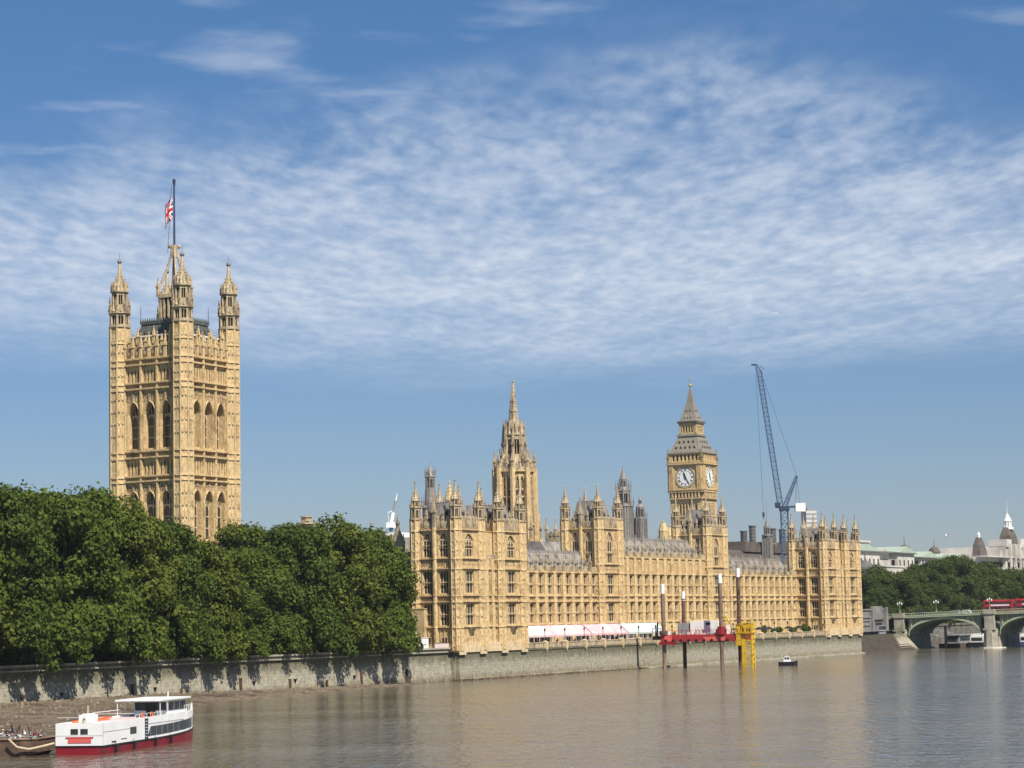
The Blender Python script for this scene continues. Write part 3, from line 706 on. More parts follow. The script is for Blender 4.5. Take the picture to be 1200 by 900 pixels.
def tower_block(part, x0, x1, y0, y1, zc, bays_e, bays_s, zt, base=ZB, roofz=6.0, lowz=None, rr=1.25, mid_arch=True, faces='es', upper_only_s=False):
    """square gothic tower: walls with windows, string courses, parapet, corner turrets, iron roof"""
    mb = MB(); cv = On(mb, 1)
    zl = lowz if lowz else base
    mb.box(x0 + .6, x1 - .6, y0 + .6, y1 - .6, zl, zc + .3)
    FE = Fr(x0, y0, 0); FS = Fr(x0, y1, -90); FN = Fr(x1, y0, 90); FW = Fr(x1, y1, 180)
    lv = [(Z1, Z2, False), (Z3, Z4, False), (27.0, zc - .6, True)]
    for F, wd, nb, vis in ((FE, x1 - x0, bays_e, 'e' in faces), (FS, y1 - y0, bays_s, 's' in faces), (FN, x1 - x0 if False else y1 - y0, bays_s, False), (FW, x1 - x0, bays_e, False)):
        usable = wd - 2 * rr; bw = usable / nb
        for z0, z1, ar in lv:
            if z1 < zl: continue
            for i in range(nb):
                uc = rr + bw * (i + .5); ww = min(3.8 if nb == 1 else 3.2, bw * .52)
                floor_bay(part, mb, F, uc, bw, ww, z0, z1, 3, ar, 1, win=vis)
            mb.fbox(F, 0, rr, -.6, 0, z0, z1); mb.fbox(F, wd - rr, wd, -.6, 0, z0, z1)
            for i in range(nb):
                uc = rr + bw * (i + .5); ww = min(3.8 if nb == 1 else 3.2, bw * .52)
                if (bw - ww) / 2 > .9:
                    for a_, b_ in ((uc - bw / 2 + .1, uc - ww / 2 - .3), (uc + ww / 2 + .3, uc + bw / 2 - .1)):
                        zm = (z0 + z1) / 2; ribs(mb, F, a_, b_, z0 + .2, zm, .62); ribs(mb, F, a_, b_, zm, z1 - .1, .62)
        for z0, z1 in ((Z2, Z3), (Z4, 27.0), (zc - .6, zc + .3)):
            if z1 > zl:
                mb.fbox(F, 0, wd, -.6, 0, z0, z1); panel_band(cv, F, rr, wd - rr, z0 + .3, z1 - .3, .8)
        if zl < Z1:
            mb.fbox(F, 0, wd, -.6, 0.05, zl, Z1); ribs(mb, Fr(F.x - F.ix * .05, F.y - F.iy * .05, math.degrees(F.r)), rr, wd - rr, zl + 2.2, Z1 - .3, 1.1)
            for i in range(nb):
                uc = rr + bw * (i + .5)
                mb.fbox(F, uc - .7, uc + .7, .05, .14, zl + 1.2, zl + 1.4)
                if vis and 's' in faces and F is FS: window(part, F, uc, 8.0, 1.5, 1.7, 2, 0, d=.07)
        for i in range(nb - 1):
            buttress(mb, F, rr + bw * (i + 1), .95, .75, max(zl, ZB), zc + .5, steps=[z for z in (Z1, Z2, Z3, Z4, 27.0) if z > zl])
        for z in (Z1, Z2, Z3 - .15, Z4 + .15, 27.0, zc):
            if z > zl: string(mb, F, 0, wd, z)
        for z in (14.6, 21.7, 30.0):
            if z > zl: mb.fbox(F, 0, wd, -.1, .09, z - .06, z + .06)
    mb.build('wall', [STONE, CARVE], part)
    pp = MB()
    for F, wd, nb in ((FE, x1 - x0, bays_e), (FS, y1 - y0, bays_s), (FN, y1 - y0, bays_s), (FW, x1 - x0, bays_e)):
        parapet(pp, F, rr, wd - rr, zc + .3, zc + 3.2, 1.25)
        panel_band(pp, F, rr, wd - rr, zc + .4, zc + 1.7, .7, .16)
        bw = (wd - 2 * rr) / nb
        for i in range(nb - 1): pinnacle(pp, *F.p(rr + bw * (i + 1), .3, 0)[:2], zc + .5, 8.0, .8)
        for i in range(nb): pinnacle(pp, *F.p(rr + bw * (i + .5), -.1, 0)[:2], zc + 2.4, 2.6, .5)
    pp.build('parapet', WEATH, part)
    rf = MB(); hip_roof(rf, x0 + 1.6, x1 - 1.6, y0 + 1.6, y1 - 1.6, zc + .4, zc + roofz, 1.1)
    for F, wd, nb in ((FE, x1 - x0, bays_e), (FS, y1 - y0, bays_s)):
        bw = (wd - 2 * rr) / nb
        for i in range(nb):
            uc = rr + bw * (i + .5)
            rf.fbox(F, uc - .9, uc + .9, -2.9, -1.4, zc + 2.8, zc + 4.6)
            rf.fbox(F, uc - .55, uc - .1, -1.4, -1.36, zc + 3.2, zc + 4.1, 1); rf.fbox(F, uc + .1, uc + .55, -1.4, -1.36, zc + 3.2, zc + 4.1, 1)
    rf.build('roof', [SLATE, VOID], part)
    for x in (x0 + .35, x1 - .35):
        for y in (y0 + .35, y1 - .35):
            turret(part, x, y, rr * 1.04, zl, zc, zt, [z for z in (Z1, Z2, Z3 - .15, Z4 + .15, 27.0, zc) if z > zl])

def pavilion(s0, name, far_end):
    part = bpy.data.objects.new(name, None); COL.objects.link(part); part.parent = PAL
    tower_block(part, s0, s0 + 11.4, 0.3, 11.2, 33.4, 1, 2, 45.0)
    tower_block(part, s0 + 19.6, s0 + 31.0, 0.3, 11.2, 33.4, 1, 2, 45.0, faces='e')
    # recessed link between the two towers
    F = Fr(s0 + 11.4, 1.0, 0); wd = 8.2; mb = MB(); cv = On(mb, 1)
    mb.box(s0 + 11.4, s0 + 19.6, 1.6, 10.5, ZB, 33.0)
    for i in range(3):
        uc = wd * (i + .5) / 3
        for z0, z1 in ((Z1, Z2), (Z3, Z4)): floor_bay(part, mb, F, uc, wd / 3, 1.5, z0, z1, 2)
        mb.fbox(F, uc - wd / 6, uc + wd / 6, -.6, .03, ZB, Z1); mb.fbox(F, uc - wd / 6, uc + wd / 6, -.6, 0, Z2, Z3); mb.fbox(F, uc - wd / 6, uc + wd / 6, -.6, 0, Z4, 27)
    for i in range(1, 3): buttress(mb, F, wd * i / 3, .95, .8, ZB, 27, steps=(Z1, Z2, Z3, Z4))
    for z in (Z1, Z2, Z3 - .15, Z4 + .15): string(mb, F, 0, wd, z)
    G = Fr(s0 + 11.4, 3.6, 0)
    mb.fbox(G, 0, wd, -1, 0, 27, 33.0); string(mb, G, 0, wd, 33.0)
    panel_band(cv, F, 0, wd, Z2 + .3, Z3 - .3); panel_band(cv, F, 0, wd, Z4 + .5, 26.8)
    for r in range(3): panel_band(cv, G, .4, wd - .4, 28.2 + 1.5 * r, 29.5 + 1.5 * r, 1.3, .25)
    pp = On(mb, 2); parapet(pp, F, 0, wd, 27.0, 28.2); parapet(pp, G, 0, wd, 33.1, 35.6)
    mb.build('wall', [STONE, CARVE, WEATH], part)
    rf = MB(); hip_roof(rf, s0 + 10.8, s0 + 20.2, 4.2, 10.6, 33.0, 38.8, 1.2); rf.build('roof', SLATE, part)
    # oriel corbels over the plinth and the plinth that runs into the river wall
    ob = MB()
    for u in (5.7, 25.3):
        for k in range(4): ob.prism(s0 + u, 0.35, 10.2 + .38 * k, 10.58 + .38 * k, .5 + .28 * k, .75 + .28 * k, 8)
        ob.cut()
    ob.build_each('oriel_corbel', WEATH, part)
    pl = MB()
    pl.box(s0 - .3, s0 + 31.3, -.16, 1.2, 6.2, 7.3); pl.box(s0 - .2, s0 + 31.2, -.06, 1.2, 7.3, 8.2); pl.box(s0 - .3, s0 + .8, 1.2, 11.5, 6.3, 7.8)
    for u in (1, 10.5, 20.5, 30): pl.box(s0 + u - 1.4, s0 + u + 1.4, -.42, -.16, 5.7, 7.5)
    pl.build('plinth', STONE2, part)
    return part
pavilion(0.0, 'southern_pavilion', False)
pavilion(229.9, 'northern_pavilion', True)
def mid_tower(s0, name):
    part = bpy.data.objects.new(name, None); COL.objects.link(part); part.parent = PAL
    tower_block(part, s0, s0 + 12.4, 9.2, 19.4, 36.3, 1, 2, 48.2, roofz=7.0)
mid_tower(89.7, 'southern_front_tower'); mid_tower(159.9, 'northern_front_tower')

def south_wing():
    """wing running inland from the southern pavilion to the great tower, mostly behind the trees"""
    part = bpy.data.objects.new('inland_wing', None); COL.objects.link(part); part.parent = PAL
    F = Fr(3.0, 68, -90); mb = MB(); ln = 56.8
    mb.box(3.6, 18, 11.2, 68, ZB, 26)
    n = 12; bw = ln / n
    for i in range(n):
        uc = bw * (i + .5)
        for z0, z1 in ((Z1, Z2), (Z3, Z4)): floor_bay(part, mb, F, uc, bw, 2.4, z0, z1, win=(i >= 8))
        mb.fbox(F, uc - bw / 2, uc + bw / 2, -.6, 0, Z2, Z3); mb.fbox(F, uc - bw / 2, uc + bw / 2, -.6, 0, ZB, Z1); mb.fbox(F, uc - bw / 2, uc + bw / 2, -.6, 0, Z4, 26)
        buttress(mb, F, bw * i, 1.3, .9, ZB, 26.5, steps=(Z1, Z2, Z3, Z4))
    for z in (Z1, Z2, Z3, Z4, 26): string(mb, F, 0, ln, z)
    mb.build('wall', STONE, part)
    pp = MB(); parapet(pp, F, 0, ln, 26.1, 27.6)
    for i in range(n): pinnacle(pp, *F.p(bw * i, .4, 0)[:2], 26.5, 4, .8)
    # gabled dormer with a tall finial beside the pavilion
    for u in (ln - 6.5,):
        pp.fbox(F, u - 1.6, u + 1.6, -1.2, -.2, 26, 31)
        pp.hexa([F.p(u - 1.7, -1.2, 31), F.p(u + 1.7, -1.2, 31), F.p(u + 1.7, -.2, 31), F.p(u - 1.7, -.2, 31), F.p(u - .1, -1.2, 34.5), F.p(u + .1, -1.2, 34.5), F.p(u + .1, -.2, 34.5), F.p(u - .1, -.2, 34.5)])
        pinnacle(pp, *F.p(u, -.6, 0)[:2], 33.5, 4.2, .7)
        for sg in (-1.6, 1.6): pinnacle(pp, *F.p(u + sg, -.5, 0)[:2], 29.5, 3.6, .6)
    pinnacle(pp, *F.p(ln - 13.5, -.5, 0)[:2], 27, 9.5, 1.0)
    for u in (ln - 27.5, ln - 20): pinnacle(pp, *F.p(u, -.5, 0)[:2], 27, 8.0, .9)
    pp.build('parapet', WEATH, part)
    rf = MB(); rf.hexa([(4, 11.2, 26), (17.5, 11.2, 26), (17.5, 68, 26), (4, 68, 26), (9, 11.2, 32.4), (12.5, 11.2, 32.4), (12.5, 68, 32.4), (9, 68, 32.4)])
    for i in range(50): rf.tube((4, 11.2 + 1.14 * i, 26.02), (9, 11.2 + 1.14 * i, 32.42), .08, 4)
    rf.build('roof', SLATE, part)
    st = MB()      # octagonal stone stair turret with a flat moulded cap, seen over the trees
    st.prism(9, 46, 26, 36.6, 1.75); lantern(st, 9, 46, 1.75, 32.5, 34.6)
    st.prism(9, 46, 36.5, 36.9, 2.5); st.prism(9, 46, 36.9, 38.1, 1.25); st.prism(9, 46, 38.1, 38.4, 1.5)
    st.build('stair_turret', [WEATH, VOID], part)
    cr = MB(); cr.box(20, 40, 10.8, 70, ZB, 24); cr.hexa([(22, 26, 24), (88, 26, 24), (88, 44, 24), (22, 44, 24), (22, 33, 33.5), (88, 33, 33.5), (88, 37, 33.5), (22, 37, 33.5)])
    cr.hexa([(102, 26, 24), (228, 26, 24), (228, 44, 24), (102, 44, 24), (102, 33, 34.0), (228, 33, 34.0), (228, 37, 34.0), (102, 37, 34.0)])
    for i in range(56):
        x = 23 + 1.18 * i
        cr.tube((x, 26, 24.02), (x, 33, 33.52), .1, 4)
    cr.build('inner_roof', SLATE, part)
south_wing()

def iron_spires():
    # small domed ventilator behind the southern pavilion
    def vent(x, y, tip, tiers, name='ventilator_spire', m=None):
        mb = MB()
        for kind, r0, r1, z0, z1 in tiers:
            if kind == 'p': mb.prism(x, y, z0, z1, r0, r1); 
            elif kind == 'l': lantern(mb, x, y, r0, z0, z1)
            elif kind == 'r':
                mb.prism(x, y, z0, z1, r0, r1)
                for i in range(8):
                    a = pi / 8 + i * pi / 4; pinnacle(mb, x + r0 * cos(a), y + r0 * sin(a), z0, (z1 - z0) * 4 + 1.2, .22 * max(r0 * .5, .6))
            elif kind == 'b':
                mb.prism(x, y, z0, z1, r0, r1)
                for i in range(8):
                    a = i * pi / 4
                    for q in (-.35, 0, .35): 
                        mb.prism(x + r0 * .95 * cos(a) - q * r0 * sin(a) * .8, y + r0 * .95 * sin(a) + q * r0 * cos(a) * .8, z0, z1, .1, n=4)
        mb.prism(x, y, tiers[-1][4], tip, .12, .03, 5)
        o = mb.build(name, [m or IRONG, VOID], PAL); return o
    vent(52.5, 37.7, 53.6, [('b', 2.0, 2.0, 30, 41.5), ('r', 2.3, 2.1, 41.5, 42), ('p', 1.6, 1.3, 42, 46.2), ('l', 1.15, 1, 46.2, 49.2), ('r', 1.35, 1.2, 49.2, 49.6), ('p', 1.15, .75, 49.6, 50.8), ('p', .7, .12, 50.8, 52.0)])
    gm = MB(); gm.prism(50.5, 31, 36, 43.0, 1.2, 1.1); gm.prism(50.5, 31, 43, 47.2, 1.3, .15); crockets(gm, 50.5, 31, 43.2, 46.8, 1.2, .3, 8, 4); finial(gm, 50.5, 31, 47, 1.4, .3)
    gm.build('stone_pinnacle', GILT, PAL)
    vent(186.8, 48.3, 60.0, [('b', 3.3, 3.3, 30, 36), ('b', 2.85, 2.75, 36, 46.9), ('r', 3.0, 2.9, 46.9, 47.4), ('l', 2.15, 2, 47.4, 51.6), ('r', 2.3, 2.2, 51.6, 52.2), ('p', 1.5, 1.2, 52.2, 52.8), ('l', 1.1, 1, 52.8, 55.2), ('p', 1.2, .2, 55.2, 58.3)])
    vent(189.2, 43.9, 50.2, [('b', 2.0, 1.9, 30, 43), ('r', 2.0, 1.9, 43, 43.4), ('l', 1.25, 1, 43.4, 46.6), ('p', 1.35, .5, 46.6, 47.6), ('l', .5, .4, 47.6, 48.8), ('p', .55, .1, 48.8, 49.6)])
    sm = MB()
    for (x, y, z) in ((188.5, 36, 41.5), (194.0, 36.5, 40.2)):
        sm.prism(x, y, 28, z - 2.5, 1.5); sm.prism(x, y, z - 2.5, z, 1.6, .7); finial(sm, x, y, z, 1.6, .4); sm.cut()
    sm.build_each('stone_cupola', GILT, PAL)
    for k, (x, y, z) in enumerate(((197, 30, 45.5), (201.5, 30, 45.0))):
        q = MB(); q.prism(x, y, 32, 40, .35, .2, 6); q.prism(x, y, 40, z, .2, .04, 5); q.build('finial_spike', IRONG, PAL)
    # pale grey turret with a needle on the northern range
    q = MB(); x, y = 240.0, 23.0; h = 1.3
    q.box(x - h, x + h, y - h, y + h, 26, 38.2)
    for i in range(4): q.box(x - h - .1, x - h, y - h + i * .85, y - h + .12 + i * .85, 28, 38); q.box(x - h + i * .85, x - h + .12 + i * .85, y - h - .1, y - h, 28, 38)
    for sx in (-2.0, 2.0):
        for sy in (-2.0, 2.0): pinnacle(q, x + sx, y + sy, 27, 5.5, .7)
    q.prism(x, y, 38.2, 38.6, 1.75); lantern(q, x, y, 1.0, 38.6, 41.2); q.prism(x, y, 41.2, 43.4, 1.0, .2); q.prism(x, y, 43.4, 49.5, .11, .04, 5)
    q.build('needle_turret', [IRONG, VOID], PAL)
    # stone stair turret right of the great spire
    q = MB(); x, y = 139.0, 46.0
    q.box(x - 3, x + 3, y - 3, y + 3, 28, 36.5); parapet(q, Fr(x - 3, y - 3, 0), 0, 6, 36.5, 38.2); parapet(q, Fr(x - 3, y + 3, -90), 0, 6, 36.5, 38.2)
    for sx in (-2.8, 2.8):
        for sy in (-2.8, 2.8): pinnacle(q, x + sx, y + sy, 36, 6, .9)
    q.build('stair_turret', WEATH, PAL)
iron_spires()

# ------------------------------------------------------------------ great square tower with the flag
def great_tower():
    S0, T0, A = -1.5, 73.9, 18.9
    t = thing('square_tower', 'tall square gothic tower with four corner turrets rising behind the park trees', 'tower', S0, T0, 0)
    rr = 2.45
    mb = MB(); cv = On(mb, 2)
    lvl = [33.4, 47.9, 49.1, 53.6, 55.1, 70.2, 71.6, 76.1, 77.5]
    mb.box(2.4, A - 2.4, 2.4, A - 2.4, ZB, 79)
    faces = [(Fr(0, -.5, 0), 'e'), (Fr(-.5, A, -90), 's'), (Fr(A + .5, 0, 90), 'n'), (Fr(A, A + .5, 180), 'w')]
    for F, tg in faces:
        u0, u1 = rr - .3, A - rr + .3; wd = u1 - u0; bw = wd / 3
        vis = tg in 'es'
        mb.fbox(F, u0, u1, -1.9, 0, ZB, 33.4)
        for i in range(3):
            uc = u0 + bw * (i + .5)
            # lower windows 34..45
            for z0, zs, za, z1, ww, dep in ((33.9, 42.9, 45.3, 47.6, 3.3, 1.3), (55.9, 64.2, 66.9, 69.9, 3.4, 1.8)):
                mb.fbox(F, uc - bw / 2, uc - ww / 2, -dep - .3, 0, z0 - .5, z1); mb.fbox(F, uc + ww / 2, uc + bw / 2, -dep - .3, 0, z0 - .5, z1)
                mb.fbox(F, uc - ww / 2, uc + ww / 2, -dep - .3, 0, z0 - .5, z0)
                mb.spandrel(F, uc - ww / 2, uc + ww / 2, zs, za, z1, -dep - .3, 0, 7)
                # moulded hood with an ogee tip, side shafts
                for sg in (-1, 1):
                    mb.fbox(F, uc + sg * (ww / 2 + .18) - .12, uc + sg * (ww / 2 + .18) + .12, 0, .22, z0, zs)
                k = 6
                for q in range(k):
                    a0, a1 = q / k, (q + 1) / k
                    for sg in (-1, 1):
                        w_ = ww / 2 + .3
                        p0 = F.p(uc + sg * w_ * (1 - a0), .12, zs + (za + .35 - zs) * sin(a0 * pi / 2) ** .85); p1 = F.p(uc + sg * w_ * (1 - a1), .12, zs + (za + .35 - zs) * sin(a1 * pi / 2) ** .85)
                        mb.tube(p0, p1, .2, 5)
                pinnacle(cv, *F.p(uc, .15, 0)[:2], za + .3, z1 - za + .2, .5)
                panel_band(cv, F, uc - bw / 2 + .4, uc + bw / 2 - .4, za + .5, z1 - .3, .55, .2)
                if vis: window(t, F, uc, z0, ww, za - z0 + .1, 2, 2, True, d=-dep)
            # arcades
            for z0, z1 in ((49.5, 52.9), (72.0, 75.2)):
                n = 4; p = bw / n * .86; a0 = uc - p * n / 2
                for k in range(n):
                    c = a0 + p * (k + .5)
                    mb.fbox(F, c - p / 2, c - p * .24, -.9, 0, z0, z1); mb.fbox(F, c + p * .24, c + p / 2, -.9, 0, z0, z1)
                    mb.spandrel(F, c - p * .24, c + p * .24, z1 - .8, z1 - .15, z1 + .1, -.9, 0, 3)
                    mb.fbox(F, c - p * .24, c + p * .24, -.95, -.85, z0, z1, 1)
                mb.fbox(F, uc - bw / 2, a0, -.9, 0, z0, z1); mb.fbox(F, a0 + p * n, uc + bw / 2, -.9, 0, z0, z1)
        for z0, z1 in ((47.6, 49.5), (52.9, 55.4), (69.9, 72.0), (75.2, 78.6)): mb.fbox(F, u0, u1, -1.5, 0, z0, z1)
        for i in range(4):
            u = u0 + bw * i
            mb.fbox(F, u - .35, u + .35, 0, .5, 33, 78.6); mb.fbox(F, u - .2, u + .2, .5, .62, 33, 78.6)
        for z in lvl: string(mb, F, u0, u1, z, .5, .75)
        for z0, z1 in ((47.95 + .3, 48.9), (53.9, 54.9), (70.5, 71.4), (76.4, 77.3)): panel_band(cv, F, u0, u1, z0, z1, .75, .2)
        # openwork parapet with niches and pinnacles
        for k in range(6):
            u = u0 + wd * (k + .5) / 6
            cv.fbox(F, u - wd / 12 * .9, u + wd / 12 * .9, -.6, .1, 78.4, 80.7 + (.7 if k % 2 else 0))
            cv.fbox(F, u - .35, u + .35, .1, .4, 78.6, 80.2)
            pinnacle(mb, *F.p(u, -.1, 0)[:2], 80.4 + (.7 if k % 2 else 0), 4.4 if k % 2 else 3.0, .8)
        for k in range(7):
            u = u0 + wd * k / 6
            pinnacle(mb, *F.p(u, .25, 0)[:2], 77.6, 6.6, .9)
        panel_band(cv, F, u0, u1, 78.6, 80.2, .6, .28)
    mb.build('wall', [STONE, VOID, CARVE], t)
    # corner turrets
    tm = MB()
    r = rr
    tm.prism(0, 0, ZB, 86.0, r)
    for i in range(8):
        a = pi / 8 + i * pi / 4
        tm.prism(r * cos(a), r * sin(a), ZB, 86.0, .24, n=5)
    for z in lvl[1:] + [81.8, 33.4]:
        tm.prism(0, 0, z - .28, z + .28, r * 1.10, r * 1.07)
    z = 30.0
    while z < 84:
        if all(abs(z - q) > 1.3 for q in lvl):
            for i in range(8):
                a = i * pi / 4
                for q in (-.42, .42):
                    x = r * .935 * cos(a) - q * sin(a); y = r * .935 * sin(a) + q * cos(a)
                    tm.prism(x, y, z, z + .3, .26, n=4, rot=a, m=2)
                tm.prism(r * .93 * cos(a), r * .93 * sin(a), z + .3, z + 2.4, .1, n=4, rot=a)
        z += 2.9
    tm.prism(0, 0, 85.7, 86.1, r * 1.12, m=2)
    lantern(tm, 0, 0, r * .97, 86.1, 89.1, m=2)
    tm.prism(0, 0, 89.1, 89.5, r * 1.15, m=2); tm.prism(0, 0, 89.5, 90.9, r * 1.0, r * .95, m=2)
    for i in range(8):
        a = pi / 8 + i * pi / 4; pinnacle(tm, r * 1.02 * cos(a), r * 1.02 * sin(a), 89.2, 4.2, .42, 2)
        a = i * pi / 4; tm.prism(r * .98 * cos(a), r * .98 * sin(a), 89.6, 91.3, .45, .1, 4, rot=a, m=2)
    lantern(tm, 0, 0, r * .76, 90.9, 94.4, m=2)
    tm.prism(0, 0, 94.4, 94.8, r * .95, m=2); tm.prism(0, 0, 94.8, 95.8, r * .9, r * .74, m=2)
    for i in range(8):
        a = i * pi / 4
        tm.prism(r * .72 * cos(a), r * .72 * sin(a), 94.8, 97.2, .5, .04, 4, rot=a, m=2)
        a += pi / 8; pinnacle(tm, r * .85 * cos(a), r * .85 * sin(a), 94.6, 2.6, .3, 2)
    tm.prism(0, 0, 95.8, 98.8, r * .70, r * .26, m=2); tm.prism(0, 0, 98.8, 101.9, r * .24, r * .12, m=2)
    crockets(tm, 0, 0, 96, 98.8, r * .72, r * .28, 8, 4, 2, .2)
    tm.ball((0, 0, 102.1), .62, 8, 5, 3); tm.prism(0, 0, 102.6, 104.2, .1, .05, 5, m=3)
    me = tm.mesh('turret', [STONE, VOID, WEATH, IRONG])
    for x in (0, A):
        for y in (0, A):
            o = link('turret', me, t); o.location = (x, y, 0)
    # iron roof : low flat skirt, steep curb roof, crested platform
    rf = MB(); rf.box(1.6, A - 1.6, 1.6, A - 1.6, 79, 83.2)
    hip_roof(rf, 2.8, A - 2.8, 2.8, A - 2.8, 83.0, 86.6, 1.0, 0, .9)
    rf.box(3.5, A - 3.5, 3.5, A - 3.5, 86.6, 87.2)
    for i in range(18):
        for fx in (0, 1):
            u = 3.6 + (A - 7.2) * i / 17
            x, y = (u, 3.6) if fx else (3.6, u)
            rf.prism(x, y, 87.2, 88.1, .28, .05, 4)
    for x, y in ((3.6, 3.6), (A - 3.6, 3.6), (3.6, A - 3.6)): rf.prism(x, y, 87, 91.2, .12, .05, 5)
    for k in range(7):
        u = 4 + (A - 8) * k / 6
        rf.box(u - .3, u + .3, 2.75, 3.4, 84.2, 85.2); rf.box(2.75, 3.4, u - .3, u + .3, 84.2, 85.2)
    rf.build('roof', SLATED, t)
    wt = MB(); wt.box(1.5, A - 1.5, 1.5, 1.8, 83.2, 83.55); wt.box(1.5, 1.8, 1.8, A - 1.5, 83.2, 83.55); wt.box(A - 1.8, A - 1.5, 1.8, A - 1.5, 83.2, 83.55); wt.build('roof_edge', WHITE, t)
    # flag lantern: square stage with iron flying legs carrying the pole
    fl = MB(); c = A / 2
    fl.box(c - 2.6, c + 2.6, c - 2.6, c + 2.6, 87, 88.2); 
    for i in range(5):
        for F in (Fr(c - 2.6, c - 2.6, 0), Fr(c - 2.6, c + 2.6, -90), Fr(c + 2.6, c - 2.6, 90), Fr(c + 2.6, c + 2.6, 180)):
            fl.fbox(F, 1.3 * i - .2, 1.3 * i + .2, -.5, .1, 88.2, 93.4)
    fl.box(c - 1.9, c + 1.9, c - 1.9, c + 1.9, 88.2, 93.2, 1)
    fl.box(c - 2.9, c + 2.9, c - 2.9, c + 2.9, 93.3, 94.2)
    for sx, sy in ((-1, -1), (-1, 1), (1, -1), (1, 1)):
        pts = [Vector((c + sx * f * 3.0, c + sy * f * 3.0, z)) for f, z in ((1, 93.6), (.86, 96.0), (.62, 98.5), (.36, 101.2), (.16, 104.5), (.1, 106.5))]
        for a, b in zip(pts, pts[1:]): fl.tube(a, b, .30, 5)
        for a, b in zip(pts[:-1], pts[1:]):
            m_ = (a + b) / 2; fl.ball((m_.x, m_.y, m_.z + .4), .28, 5, 4)
        pinnacle(fl, c + sx * 2.9, c + sy * 2.9, 94, 4.4, .7)
    fl.prism(c, c, 103.5, 106.6, .75, .55, 8); fl.ball((c - .8, c + .8, 106.2), .55, 6, 4); fl.ball((c + .8, c - .8, 106.2), .55, 6, 4)
    fl.build('flag_lantern', [WEATH, VOID], t)
    pole = MB(); pole.prism(c, c, 93, 121.6, .33, .2, 10); pole.prism(c, c, 121.6, 121.9, .34, .3, 8); pole.prism(c, c, 121.9, 122.9, .36, .46, 6, m=0); pole.prism(c, c, 122.9, 123.4, .25, 0, 6)
    o = pole.build('flagpole', NAVYI, t)
    hl = MB(); hl.tube((c - .4, c + .5, 121.2), (c - 1.0, c + 1.3, 104.6), .05, 4); hl.build('halyard', BLACK, o)
    # flag : drooping union flag hanging in folds half way up the pole, flying towards -s +t side (left in the photo)
    g = flag_mesh()
    w = Vector(wor(S0 + c, T0 + c)); 
    fo = link('flag', g); fo.location = (w.x, w.y, 113.0); fo.rotation_euler = (0, 0, ANG); fo.scale = (.8, .8, .95)
    tag(fo, 'union flag hanging limp from the tall pole on the square tower', 'flag')
    return t
def flag_mesh():
    FLW = mat('flag_white', (0.8, 0.8, 0.8), 0.8); FLR = mat('flag_red', (0.55, 0.02, 0.03), 0.8); FLB = mat('flag_blue', (0.01, 0.025, 0.16), 0.8)
    mb = MB(); NU, NV = 40, 24; Lx, Hh = 6.4, 5.6
    def P(u, v):
        # u along the fly, v up the hoist; the fly droops down
        r = 2.5 * (1 - (1 - u) ** 1.6) ; fold = .55 * sin(u * 13 + v * 2) * min(1, u * 3)
        return (-.32 - r * .45 + fold * .75, .32 + r * .80 + fold * .6, v * Hh - 3.1 * u ** 1.25 * (1.0 - .25 * v) )
    def colr(u, v):
        x = (u - .5) * 2.0; y = (v - .5) * 1.0
        if abs(x) < .10 * 1.6 or abs(y) < .10: return 1
        if abs(x) < .17 * 1.6 or abs(y) < .167: return 0
        dd = abs(abs(y) - abs(x) * .5) / 1.118
        if dd < .035: return 1
        if dd < .10: return 0
        return 2
    for off in (0.0, 0.03):
        b = len(mb.v)
        for i in range(NU + 1):
            for j in range(NV + 1):
                p = P(i / NU, j / NV); mb.v.append((p[0] - off, p[1] - off, p[2]))
        for i in range(NU):
            for j in range(NV):
                a = b + i * (NV + 1) + j
                mb.f.append((a, a + 1, a + NV + 2, a + NV + 1)); mb.m.append(colr((i + .5) / NU, (j + .5) / NV))
    return mb.mesh('flag', [FLW, FLR, FLB], fix=False)
great_tower()

